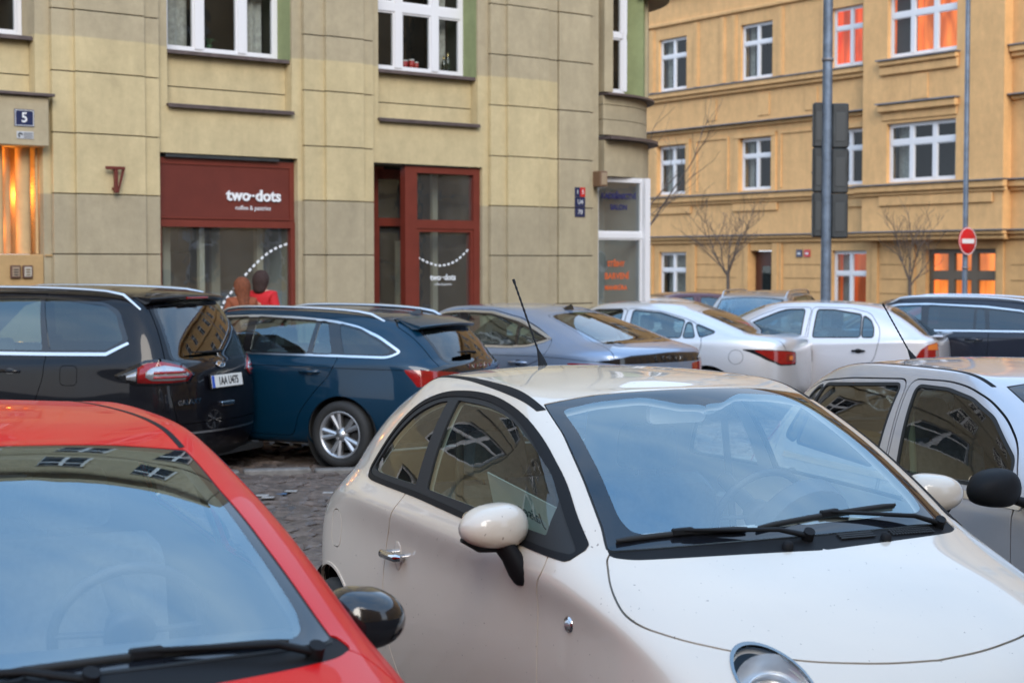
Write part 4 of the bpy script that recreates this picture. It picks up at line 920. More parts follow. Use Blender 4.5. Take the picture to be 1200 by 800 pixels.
    dashes([(6.56, 1.94), (6.79, 1.85), (7.03, 1.81), (7.31, 1.88), (7.56, 2.06)], .10, 13, 'dotted_arc', s2, .024)
    lettering('glass_lettering', 'two··dots', .125, T(7.06, .10, 1.63, rx=R(90)), M_DECAL, s2, extrude=.001, font_bold=.003)
    lettering('glass_lettering', 'coffee & pastries', .05, T(7.06, .10, 1.53, rx=R(90)), M_DECAL, s2, extrude=.001)
    # ---- lit entrance niche with its block above
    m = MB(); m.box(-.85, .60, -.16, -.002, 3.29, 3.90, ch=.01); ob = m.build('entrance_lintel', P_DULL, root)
    m = MB(); m.box(-.9, .66, -.22, -.002, 3.902, 3.94, ch=.006); m.build('lintel_cap', M_SILL, ob)
    nm_ = mat('warm_niche_plaster', (.50, .33, .16), rough=.8, noise=(6, .1))
    m = MB()
    for (a, b, yy) in ((-.9, -.62, .18), (-.55, -.35, .10), (-.28, -.05, .18), (.0, .12, .10), (.155, .30, .26), (.315, .50, .12), (.535, .575, .10)):
        m.lathe([((b - a) / 2, 1.965), ((b - a) / 2, 3.285)], 16, T((a + b) / 2, yy + (b - a) * .4, 0))
    m.box(-1.1, .588, .40, .42, 1.96, 3.29); m.build('fluted_columns', nm_, root)
    m = MB(); m.box(-1.1, .588, .005, .42, -.4, 1.955, ch=.01); m.box(.60, .69, -.02, .0, 1.935, 1.955); m.build('entrance_base', plaster('entrance_plaster', (.42, .27, .12), (.42, .27, .12), (.42, .27, .12)), root)
    for x, y_ in ((-.32, .02), (.14, .28), (.52, .27)):
        m = MB(); m.box(x - .012, x + .012, y_, y_ + .02, 1.98, 3.27); m.build('light_strip', E_NICHE, root)
    for i, (x, y_, z_, e_) in enumerate(((.06, .30, 3.1, 4), (.06, .30, 2.25, 3.5), (.42, .33, 2.7, 4))):
        ld = bpy.data.lights.new('entrance_lamp', 'POINT'); ld.energy = e_; ld.color = (1, .40, .08); ld.shadow_soft_size = .08
        lo = bpy.data.objects.new('entrance_lamp', ld); COL.objects.link(lo); lo.parent = root; lo.location = (x, y_, z_)
    return root
HOUSE = corner_house()
HM = Matrix.Translation((-6.3, 21, 0)) @ Matrix.Rotation(LA, 4, 'Z')
def on_house(o): o.matrix_world = HM; return o

def wall_things():
    # house number plate
    r = on_house(empty('house_number_sign', label='dark blue enamel house number plate reading 5 beside the lit entrance', cat='sign'))
    m = MB(); m.box(.14, .40, -.172, -.163, 3.52, 3.73, ch=.004); m.build('plate', M_ENAMEL, r)
    m = MB(); a = [(.150, .390, 3.530, 3.536), (.150, .390, 3.714, 3.720), (.150, .156, 3.536, 3.714), (.384, .390, 3.536, 3.714)]
    for q in a: m.box(q[0], q[1], -.1755, -.171, q[2], q[3])
    m.build('border', M_ENAMELWHITE, r); lettering('numeral', '5', .17, T(.27, -.174, 3.625, rx=R(90)), M_ENAMELWHITE, r, extrude=.001, font_bold=.002)
    r = on_house(empty('small_notice', label='small silver grey sticker plate under the blue house number', cat='sign'))
    m = MB(); m.box(.17, .39, -.170, -.162, 3.37, 3.46, ch=.003); m.build('plate', mat('sticker_grey', (.45, .46, .48), rough=.4), r)
    m = MB(); m.lathe([(.012, 0), (.032, 0), (.032, .002), (.012, .002)], 14, T(.215, -.171, 3.415, rx=R(90)), a0=0, a1=4.5)
    for k in range(4): m.box(.26, .375, -.1725, -.1695, 3.385 + k * .018, 3.391 + k * .018)
    m.build('print', M_SIGBACK, r)
    # intercom boxes
    for k, (x, c, lab) in enumerate(((.20, (.30, .22, .15), 'brown door intercom panel with small screen, left of the pair by the lit entrance'), (.36, (.42, .38, .32), 'pale button panel, right of the pair by the lit entrance'))):
        r = on_house(empty('intercom_panel', label=lab, cat='intercom', group='intercom panels by the entrance'))
        m = MB(); m.box(x - .065, x + .065, -.03, .004, 1.66, 1.82, ch=.006); m.build('housing', mat('intercom_brown', (.10, .05, .035), rough=.4), r)
        m = MB(); m.box(x - .048, x + .048, -.034, -.028, 1.68, 1.80, ch=.002); m.build('face', mat('intercom_face%d' % k, c, rough=.3), r)
        m = MB(); 
        for i in range(3): m.box(x - .03, x + .03, -.037, -.033, 1.695 + i * .032, 1.71 + i * .032)
        m.build('button', M_CHROME if k else M_SIGBACK, r)
    # bracket sign
    r = on_house(empty('bracket_sign', label='rust red steel bracket shaped like a slanted T on the left pilaster', cat='sign'))
    m = MB(); m.box(1.335, 1.60, -.24, -.20, 3.035, 3.075, ch=.004); m.build('arm', M_OXIDE, r)
    m = MB(); m.box(1.455, 1.50, -.235, -.19, 2.74, 3.034, ch=.004); m.build('upright', M_OXIDE, r)
    m = MB(); m.add([Vector(p) for p in [(1.50, -.22, 2.76), (1.565, -.22, 3.034), (1.60, -.22, 3.034), (1.515, -.22, 2.74), (1.50, -.205, 2.76), (1.565, -.205, 3.034), (1.60, -.205, 3.034), (1.515, -.205, 2.74)]], [(0, 1, 2, 3), (7, 6, 5, 4), (0, 4, 5, 1), (2, 6, 7, 3)]); m.build('brace', M_OXIDE, r)
    m = MB(); m.box(1.46, 1.495, -.20, -.13, 3.04, 3.07); m.box(1.46, 1.495, -.195, -.13, 2.78, 2.81); m.build('mounting', M_OXIDE, r)
    # street plates on the corner pilaster
    r = on_house(empty('street_plates', label='stack of small blue and red enamel plates on the corner pilaster', cat='sign'))
    for i, (x0, x1, z0, z1, mm) in enumerate(((9.575, 9.685, 2.90, 3.05, M_ENAMEL), (9.69, 9.80, 2.90, 3.05, M_ENAMELRED), (9.575, 9.80, 2.74, 2.893, M_ENAMEL), (9.575, 9.80, 2.58, 2.733, M_ENAMEL))):
        m = MB(); m.box(x0, x1, -.118, -.106, z0, z1, ch=.003); p = m.build('plate', mm, r)
        lettering('plate_text', ('1', '5', 'U4', '78')[i], .10, T((x0 + x1) / 2, -.1195, (z0 + z1) / 2, rx=R(90)), M_ENAMELWHITE, p, extrude=.0008)
    # lamp box
    r = on_house(empty('wall_lamp', label='small brown box lamp beside the corner shop window', cat='lamp'))
    m = MB(); m.box(10.02, 10.18, -.24, -.002, 3.07, 3.32, ch=.01); m.build('housing', mat('lamp_brown', (.16, .09, .05), rough=.5), r)
    m = MB(); m.box(10.04, 10.16, -.246, -.238, 3.10, 3.29, ch=.004); m.build('lamp_face', mat('lamp_face', (.32, .24, .16), rough=.3), r)
    m = MB(); m.box(10.182, 10.186, -.20, -.06, 3.14, 3.26); m.build('side_plate', M_ENAMEL, r)
    # things on the window sill of the second window
    cans = [(6.62, .10, .14, (.45, .03, .03), 'red tin with a white lid'), (6.75, .09, .16, (.50, .04, .03), 'red tin, the taller one'), (6.84, .07, .13, (.45, .05, .04), 'narrow red tin'), (7.13, .05, .17, (.55, .22, .06), 'orange candle jar'), (7.22, .07, .10, (.35, .28, .2), 'small brown jar')]
    for u, w, h, c, lab in cans:
        r = on_house(empty('tin', label=lab + ' on the sill of the middle upper window', cat='tin', group='jars and tins on the upper window sill'))
        m = MB(); m.lathe([(0, 0), (w / 2, 0), (w / 2, h * .85), (w * .45, h * .86)], 16, T(u, .46, 4.735)); m.build('body', mat('tin_%d' % int(u * 100), c, rough=.35), r)
        m = MB(); m.lathe([(w / 2, h * .86), (w / 2, h), (0, h)], 16, T(u, .46, 4.735)); m.build('lid', mat('lid_%d' % int(u * 100), (.6, .55, .5), rough=.35), r)
    for u, h in ((7.37, .26), (7.45, .32)):
        r = on_house(empty('bottle', label='%s glass bottle with gold foil on the upper window sill' % ('shorter' if h < .3 else 'taller'), cat='bottle', group='bottles on the upper window sill'))
        m = MB(); m.lathe([(0, 0), (.04, 0), (.04, h * .55), (.016, h * .75), (.014, h * .8)], 14, T(u, .46, 4.735)); m.build('body', mat('bottle_glass', (.03, .035, .02), rough=.1, coat=1), r)
        m = MB(); m.lathe([(.017, h * .8), (.015, h), (0, h)], 12, T(u, .46, 4.735)); m.build('foil', mat('gold_foil', (.5, .36, .16), rough=.3, metal=1), r)
wall_things()

# ------------------------------------------------------------------ the ochre house across the side street
FA = math.atan2(-1, .635); FO = (7.41, 52.0)
def ochre_house():
    root = empty('apartment_house', (*FO, 0), FA, label='ochre apartment house with moulded ledges and white windows across the street', cat='building')
    lights = {}
    W2 = [(-4.88, -3.42), (-.76, .71), (3.27, 4.72)]; WX = (5.79, 8.30)
    ops = []
    for a, b in W2: ops += [(a, b, 7.42, 9.10), (a, b, 4.06, 5.64), (a, b, 10.9, 12.6), (a, b, 14.2, 15.9)]
    ops += [(-4.82, -3.40, .3, 2.20), (3.36, 4.74, .3, 2.20), (-.26, .82, -1.0, 2.22)]
    more = [u for u in np.arange(-20.5, -6, 3.9)]
    ops += [(u, u + 1.5, z, z + 1.65) for u in more for z in (.55, 4.05, 7.45, 10.9, 14.2)]
    m = MB(); wallgrid(m, -22, 4.86, -1, 17, ops, 0, .35); m.build('wall', P_OCHRE, root)
    ops2 = [(WX[0], WX[1], z, z + h) for z, h in ((4.04, 1.60), (7.42, 1.70), (10.9, 1.7), (14.2, 1.7))]
    m = MB(); wallgrid(m, 4.86, 9.9, 2.45, 17, ops2, -.30, .35); m.add([(4.86, -.30, 2.45), (4.86, -.30, 17), (4.86, 0, 17), (4.86, 0, 2.45)], [(3, 2, 1, 0)]); m.add([(9.9, -.30, 2.45), (9.9, -.30, 17), (9.9, 0, 17), (9.9, 0, 2.45)], [(0, 1, 2, 3)]); m.add([(4.86, -.3, 2.45), (9.9, -.3, 2.45), (9.9, 0, 2.45), (4.86, 0, 2.45)], [(0, 1, 2, 3)][::-1]); m.build('projecting_bay', P_OCHRE, root)
    m = MB(); wallgrid(m, 4.86, 9.9, -1, 2.45, [(7.0, 9.42, .2, 2.22)], .001, .35); m.build('wall', P_OCHRE, root)
    ops3 = [(u, u + 1.5, z, z + 1.65) for u in np.arange(11.2, 40, 3.9) for z in (.55, 4.05, 7.45, 10.9, 14.2)]
    m = MB(); wallgrid(m, 9.9, 42, -1, 17, ops3, 0, .35); m.build('wall', P_OCHRE, root)
    m = MB()
    for u0, u1, y in ((-22, 4.85, 0), (9.92, 42, 0), (4.70, 10.06, -.30)):
        for z, h, o in ((7.06, .12, .10), (7.18, .16, .18), (5.98, .12, .08), (3.68, .10, .08), (3.78, .18, .16), (2.46, .12, .08), (2.58, .10, .16), (9.5, .12, .08), (10.4, .18, .16), (13.7, .18, .16), (16.6, .4, .5)):
            if y < 0 and z in (7.06, 7.18, 5.98): continue
            m.box(u0, u1, y - o, y - .002, z, z + h, ch=.02)
    # aprons and frames round the windows
    for a, b in W2:
        m.box(a - .22, a - .02, -.05, -.001, 3.98, 5.80); m.box(b + .02, b + .22, -.05, -.001, 3.98, 5.80); m.box(a - .22, b + .22, -.07, -.002, 5.66, 5.80)
        m.box(a - .3, b + .3, -.06, -.001, 3.42, 3.66, ch=.02)
    m.box(WX[0] - .25, WX[1] + .1, -.38, -.301, 6.95, 7.2, ch=.03); m.box(WX[0] - .15, WX[1] + .05, -.34, -.3005, 5.72, 6.15, ch=.03); m.box(WX[0] - .25, WX[1] + .1, -.45, -.301, 5.95, 6.15, ch=.03); m.box(5.55, 9.6, -.36, -.301, 3.4, 3.66, ch=.02)
    m.box(WX[0] - .25, WX[1] + .1, -.45, -.301, 7.2, 7.34, ch=.03)
    m.build('moulding', P_OCHRE, root)
    m = MB()
    for u0, u1, y in ((-22, 4.85, 0), (9.92, 42, 0), (4.68, 10.08, -.30)):
        for z in ((7.345, 6.105, 3.965, 2.685) if y == 0 else (3.965, 2.685)): m.box(u0, u1, y - .22, y - .001, z, z + .03)
    m.box(WX[0] - .28, WX[1] + .12, -.50, -.301, 6.16, 6.20); m.box(WX[0] - .28, WX[1] + .12, -.50, -.301, 7.345, 7.385); m.build('ledge_flashing', M_LEDGE, root)
    # flat pilaster strips between the windows, upper floors and first floor panels
    for u in (-5.3, -3.0, -1.7, -1.15, 1.0, 2.85, 4.86 - .3):
        m = MB(); m.box(u, u + .159, -.045, -.001, 7.42, 9.45); m.box(u + .16, u + .22, -.03, -.001, 7.42, 9.45); m.build('pilaster_strip', P_OCHRE, root)
    m = MB()
    for (a, b) in ((-2.9, -1.3), (1.1, 3.0)):
        m = MB()
        for q in ((a, a + .06, 4.1, 5.75), (b - .06, b, 4.1, 5.75), (a + .06, b - .06, 5.69, 5.75)): m.box(q[0], q[1], -.04, -.001, q[2], q[3])
        m.build('panel_frame', P_OCHRE, root)
    for u in (-5.35, -3.1, 1.0, 5.0, 6.4, 9.5): m = MB(); m.box(u, u + .22, -.05, -.001, -.9, 2.44); m.build('pilaster_strip', P_OCHRE, root)
    for u in (-2.4, .1, 2.2): m = MB(); m.box(u, u + .5, -.03, -.001, 6.3, 6.95); m.build('raised_panel', P_OCHRE, root)
    m = MB(); m.box(6.7, 7.3, -.33, -.301, 6.25, 6.9); m.build('raised_panel', P_OCHRE, root)
    sill = MB(); 
    for z in (.6, 1.0, 1.4, 1.8):
        for (a, b) in ((-3.0, -.9), (1.3, 3.2), (5.3, 6.3), (9.95, 14)): sill.box(a, b, -.012, -.001, z, z + .012)
    sill.build('rusticated_joint', mat('ochre_joint', (.22, .13, .05), rough=.9), root)
    for k, (a, b) in enumerate(W2):
        for z0, z1, tr in ((7.42, 9.10, 8.52), (4.06, 5.64, 5.10), (10.9, 12.6, 12.0), (14.2, 15.9, 15.3)):
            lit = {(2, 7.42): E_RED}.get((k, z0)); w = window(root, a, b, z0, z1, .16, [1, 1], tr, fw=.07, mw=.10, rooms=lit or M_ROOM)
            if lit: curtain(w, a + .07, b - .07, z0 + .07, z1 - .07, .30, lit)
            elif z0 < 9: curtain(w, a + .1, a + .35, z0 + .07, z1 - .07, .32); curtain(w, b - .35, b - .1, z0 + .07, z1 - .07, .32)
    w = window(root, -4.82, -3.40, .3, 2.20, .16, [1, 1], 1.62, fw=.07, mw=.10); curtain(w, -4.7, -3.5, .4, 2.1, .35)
    w = window(root, 3.36, 4.74, .3, 2.20, .16, [1, 1], 1.55, fw=.07, mw=.10, rooms=E_DIM); curtain(w, 3.45, 3.75, .4, 2.1, .35); curtain(w, 4.4, 4.65, .4, 2.1, .35); curtain(w, 3.8, 4.35, .4, 2.1, .6, E_DIM)
    w = window(root, 7.0, 9.42, .2, 2.22, .20, [1, 1, 1], 1.52, fw=.10, mw=.20, rooms=E_AMBER, fm=mat('brown_grey_frame', (.12, .09, .06), rough=.5)); curtain(w, 7.1, 9.3, .3, 2.1, .42, E_AMBER)
    for z0, z1, tr in ((7.42, 9.12, 8.56), (4.04, 5.64, 5.12), (10.9, 12.6, 12.0), (14.2, 15.9, 15.3)):
        w = window(root, *WX, z0, z1, -.12, [1, 1, 1], tr, fw=.08, mw=.14, rooms=E_ORANGE if z0 == 7.42 else M_ROOM)
        if z0 == 7.42: curtain(w, WX[0] + .9, WX[1] - .1, z0 + .08, z1 - .08, .12, E_ORANGE); m = MB(); m.box(WX[0] + .05, WX[0] + .82, .0, .02, z0 + .05, z1 - .05); m.build('blind', M_ROOM, w)
        else: curtain(w, WX[0] + .1, WX[0] + .5, z0 + .1, z1 - .1, .1); curtain(w, WX[1] - .4, WX[1] - .1, z0 + .1, z1 - .1, .1)
    for o in ops3 + [(u, u + 1.5, z, z + 1.65) for u in more for z in (.55, 4.05, 7.45, 10.9, 14.2)]: window(root, *o, .16, [1, 1], o[2] + 1.1, fw=.07, mw=.1)
    # street door
    m = MB(); m.box(-.24, .80, .22, .30, -1.0, 2.20); d = m.build('street_door', M_WOODDOOR, root)
    g = MB(); g.box(.08, .46, .205, .218, .4, 1.75); g.build('door_pane', glass('door_glass', (.4, .5, .45), 1.7), d)
    m = MB(); m.box(-.45, -.27, -.08, -.001, -1, 2.44); m.box(.83, 1.08, -.08, -.001, -1, 2.44); m.build('door_surround', P_OCHRE, root)
    m = MB(); m.add([(-22, -.5, 17.01), (42, -.5, 17.01), (42, 6, 21), (-22, 6, 21)], [(0, 1, 2, 3)]); m.build('roof', MATS['roof_tiles'], root)
    FM = Matrix.Translation((*FO, 0)) @ Matrix.Rotation(FA, 4, 'Z')
    for x, mm, c in ((1.98, M_ENAMEL, 'blue'), (2.32, M_ENAMELRED, 'red')):
        r = empty('address_plate', label='small %s enamel address plate beside the brown street door' % c, cat='sign', group='address plates on the ochre house'); r.matrix_world = FM
        m = MB(); m.box(x - .13, x + .13, -.03, -.004, 2.02, 2.24, ch=.006); m.build('plate', mm, r); m = MB(); m.box(x - .06, x + .06, -.034, -.029, 2.10, 2.15); m.build('print', M_ENAMELWHITE, r)
    return root
ochre_house()

# ------------------------------------------------------------------ houses behind the camera and down the street; they show in the paint and the glass
def plain_house(x, y, ang, L_, H_, m_, label, lit=()):
    root = empty('apartment_house', (x, y, 0), ang, label=label, cat='building')
    ops = [(u, u + 1.3, z, z + 1.9) for u in np.arange(1.2, L_ - 1.5, 2.9) for z in np.arange(1.2, H_ - 2.5, 3.5)]
    m = MB(); wallgrid(m, 0, L_, -.5, H_, ops, 0, .3); m.box(0, L_, -.4, -.01, H_ - .3, H_); 
    for z in np.arange(4.0, H_ - 2, 3.5): m.box(0, L_, -.12, -.01, z, z + .2)
    m.build('wall', m_, root); m = MB(); g = MB(); f = MB()
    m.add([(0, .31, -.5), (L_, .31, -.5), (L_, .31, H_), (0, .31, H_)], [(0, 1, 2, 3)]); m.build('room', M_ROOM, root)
    for o in ops:
        g.add([(o[0], .2, o[2]), (o[1], .2, o[2]), (o[1], .2, o[3]), (o[0], .2, o[3])], [(0, 1, 2, 3)]); c = (o[0] + o[1]) / 2
        f.box(c - .05, c + .05, .12, .19, o[2], o[3]); f.box(o[0], o[1], .12, .188, o[2] + 1.2, o[2] + 1.3); f.box(o[0], o[0] + .08, .12, .19, o[2], o[3]); f.box(o[1] - .08, o[1], .12, .19, o[2], o[3])
    g.build('window_panes', G_WINDOW, root); f.build('window_frames', M_WHITEFRAME, root)
    m = MB(); m.add([(0, -.3, H_ + .01), (L_, -.3, H_ + .01), (L_, 6, H_ + 4), (0, 6, H_ + 4)], [(0, 1, 2, 3)]); m.build('roof', MATS['roof_tiles'], root)
plain_house(24, -14, R(180 - 8), 22, 16, P_OCHRE, 'ochre house facing the car park from behind the camera on the right')
plain_house(4, -40, R(180 + 6), 40, 13, mat('backlit_dark_wall', (.10, .095, .09), rough=.9, noise=(1, .2)), 'unseen house behind the camera on the left, walls darkened as if backlit')  # wall colour darkened to stand for a backlit house in the car reflections
plain_house(26, 20, R(-78), 30, 15, P_OCHRE, 'ochre house closing the right side of the car park')
# ------------------------------------------------------------------ real-world dimensions of the cars and where they stand (X, Y, heading, height)
Q = {}
PL = {'cream': (.472, 6.218, -63.8, -.013), 'red': (-1.387, 4.215, -65.3, .02), 'grey': (2.43, 7.474, -69.0, -.03), 'black': (-4.825, 16.071, 158.7, -.096),
      'blue': (-2.378, 16.97, 153.4, -.032), 'fastback': (-.168, 18.745, 135.5, -.043), 'silver': (1.466, 21.729, 154.5, -.057), 'hatch': (3.582, 22.0, 160, -.047), 'navy': (5.475, 23.05, 156.4, -.045)}
Q['cream'] = dict(wm=.8135, xn=1.84, xt=-1.72, fa=1.15, ra=-1.15, bowf=.18, bowr=.20, wnose=.92, wtail=.84, z2=.36, z3=.60,
    n3=.02, t3=.0, insh=.035, insf=.02, hlead=(1.70, .74), tail=(-1.72, .84), zsh=(.80, .86), bowh=.18, yhl=.90, dzhl=.0,
    hmid=(1.36, .93), cowl=(1.04, 1.0), deck=(-1.63, .96), bbase=(-1.50, 1.03), belt=(.965, 1.02), wb=.79, b6=.05, r9=.04, wcowl=.76, bowc=.13, bowb=.14, wbb=.60,
    wmid=.96, dmid=.06, bowm=.12, header=(.33, 1.425), rhead=(-1.14, 1.38), wh=.535, wrh=.44, bowhd=.10, bowrh=.08, rail=(1.40, 1.375), wrail=.575, dhz=.03, drz=.035,
    tum=.035, tum2=.03, wsb=.03, bgb=.04, roof=[(.5, 1.425), (.2, 1.45), (-.3, 1.472), (-.8, 1.455), (-1.3, 1.37)], crown=.04, c9=.32, c6=.36)
Q['red'] = dict(wm=.865, xn=2.02, xt=-2.05, fa=1.29, ra=-1.29, bowf=.25, bowr=.18, wnose=.82, zsh=(.84, .90), hlead=(1.90, .78), tail=(-2.02, .92), bowh=.25,
    hmid=(1.60, .95), cowl=(1.13, 1.03), deck=(-1.96, 1.0), bbase=(-1.86, 1.06), belt=(.97, 1.05), wb=.82, wcowl=.76, bowc=.20, bowb=.10, wbb=.62, wmid=1.02, dmid=.05,
    header=(.27, 1.395), rhead=(-1.55, 1.36), wh=.56, wrh=.50, bowhd=.12, bowrh=.06, rail=(1.385, 1.35), wrail=.62, dhz=.035, tum=.03, tum2=.022, wsb=.03,
    roof=[(.4, 1.40), (.1, 1.425), (-.5, 1.44), (-1.1, 1.415), (-1.7, 1.37)], crown=.04)
Q['grey'] = dict(wm=.83, xn=1.95, xt=-1.85, fa=1.22, ra=-1.22, bowf=.22, bowr=.20, wnose=.84, zsh=(.82, .90), hlead=(1.85, .76), tail=(-1.84, .88), bowh=.22,
    hmid=(1.45, .92), cowl=(1.12, .99), deck=(-1.78, .98), bbase=(-1.68, 1.04), belt=(.95, 1.02), wb=.765, wcowl=.68, bowc=.22, bowb=.14, wbb=.60, wmid=1.0, dmid=.05,
    header=(.37, 1.40), rhead=(-1.32, 1.37), wh=.54, wrh=.46, bowhd=.11, bowrh=.08, rail=(1.395, 1.36), wrail=.595, dhz=.025, tum=.03, tum2=.022, wsb=.03,
    roof=[(.5, 1.41), (.2, 1.43), (-.4, 1.445), (-.9, 1.43), (-1.5, 1.35)], crown=.035)
Q['black'] = dict(wm=.955, xn=2.40, xt=-2.46, fa=1.425, ra=-1.425, bowf=.22, bowr=.16, wtail=.88, zsh=(.95, 1.02), hlead=(2.25, .85), tail=(-2.44, .92), ytl=.88, bowh=.25,
    t2=.02, t3=-.02, z3=.62, hmid=(1.80, 1.02), cowl=(1.35, 1.10), deck=(-2.42, 1.03), bbase=(-2.37, 1.10), belt=(1.06, 1.13), wb=.885, wcowl=.78, bowc=.28, bowb=.13, wbb=.77, wdk=.80, wmid=1.0, dmid=.05,
    header=(.55, 1.63), rhead=(-2.06, 1.665), wh=.62, wrh=.60, bowhd=.12, bowrh=.07, rail=(1.645, 1.625), wrail=.69, dhz=.03, drz=.03, tum=.03, tum2=.022, bgb=.03,
    roof=[(.6, 1.65), (.1, 1.72), (-.7, 1.75), (-1.5, 1.735), (-2.15, 1.675)], crown=.035, c9=.25, c6=.30)
Q['blue'] = dict(wm=.915, xn=2.29, xt=-2.38, fa=1.343, ra=-1.343, bowf=.24, bowr=.20, wtail=.86, zsh=(.86, .90), hlead=(2.16, .78), tail=(-2.36, .88), ytl=.84, bowh=.25,
    t2=-.02, t3=-.01, hmid=(1.75, .93), cowl=(1.25, 1.01), deck=(-2.33, .955), bbase=(-2.27, 1.00), belt=(.97, 1.01), wb=.845, wcowl=.75, bowc=.25, bowb=.14, wbb=.64, wdk=.70, wmid=1.0, dmid=.05,
    header=(.42, 1.39), rhead=(-1.95, 1.345), wh=.57, wrh=.50, bowhd=.12, bowrh=.08, rail=(1.41, 1.36), wrail=.64, dhz=.03, drz=.03, tum=.03, tum2=.022, bgb=.03,
    roof=[(.5, 1.40), (.1, 1.45), (-.4, 1.465), (-1.3, 1.44), (-2.0, 1.35)], crown=.03, c9=.28, c6=.34)
Q['fastback'] = dict(wm=.93, xn=2.42, xt=-2.46, fa=1.42, ra=-1.42, bowf=.24, bowr=.18, wtail=.88, zsh=(.88, .94), hlead=(2.3, .80), tail=(-2.46, .95), ytl=.88, bowh=.25,
    t3=-.01, hmid=(1.85, .95), cowl=(1.30, 1.02), deck=(-2.44, 1.045), bbase=(-2.05, 1.10), belt=(.98, 1.05), wb=.86, wcowl=.76, bowc=.25, bowb=.10, bowd=.16, wbb=.66, wdk=.78, wmid=1.0, dmid=.05, c5=.25, c6=.15,
    header=(.42, 1.39), rhead=(-1.15, 1.40), wh=.57, wrh=.50, bowhd=.12, bowrh=.08, rail=(1.41, 1.36), wrail=.64, dhz=.03, drz=.03, tum=.03, tum2=.022, bgb=.03,
    roof=[(.5, 1.40), (.1, 1.45), (-.35, 1.468), (-.9, 1.44), (-1.3, 1.37)], crown=.03, c9=.24)
Q['silver'] = dict(wm=.89, xn=2.38, xt=-2.38, fa=1.36, ra=-1.36, bowf=.28, bowr=.22, wtail=.84, zsh=(.86, .93), hlead=(2.2, .78), tail=(-2.38, .90), ytl=.82, bowh=.28,
    hmid=(1.75, .93), cowl=(1.25, 1.00), deck=(-2.30, 1.04), bbase=(-1.88, 1.06), belt=(.96, 1.03), wb=.82, wcowl=.72, bowc=.25, bowb=.12, bowd=.18, wbb=.62, wdk=.70, wmid=1.0, dmid=.05, c5=.25, c6=.15,
    header=(.38, 1.37), rhead=(-1.0, 1.365), wh=.53, wrh=.46, bowhd=.12, bowrh=.08, rail=(1.375, 1.32), wrail=.595, dhz=.03, drz=.03, tum=.03, tum2=.022, bgb=.03,
    roof=[(.5, 1.38), (.1, 1.42), (-.35, 1.44), (-.8, 1.415), (-1.2, 1.34)], crown=.03, c9=.24)
Q['hatch'] = dict(wm=.845, xn=2.04, xt=-2.04, fa=1.30, ra=-1.30, bowf=.22, bowr=.14, wtail=.88, zsh=(.84, .90), hlead=(1.92, .76), tail=(-2.02, .92), ytl=.86, bowh=.22,
    hmid=(1.5, .90), cowl=(1.10, .98), deck=(-1.97, .99), bbase=(-1.84, 1.01), belt=(.94, .98), wb=.785, wcowl=.70, bowc=.20, bowb=.08, wbb=.64, wdk=.70, wmid=1.0, dmid=.05, c5=.25, c6=.20,
    header=(.32, 1.36), rhead=(-1.35, 1.35), wh=.54, wrh=.50, bowhd=.10, bowrh=.06, rail=(1.37, 1.33), wrail=.59, dhz=.025, drz=.03, tum=.03, tum2=.022, bgb=.03,
    roof=[(.4, 1.37), (.0, 1.41), (-.4, 1.425), (-.9, 1.41), (-1.45, 1.34)], crown=.03, c9=.24)
Q['navy'] = dict(Q['blue'], wm=.93, xn=2.40, xt=-2.42, ra=-1.41, fa=1.41, wb=.86, roof=[(.5, 1.40), (.1, 1.45), (-.4, 1.47), (-1.3, 1.45), (-2.0, 1.36)])
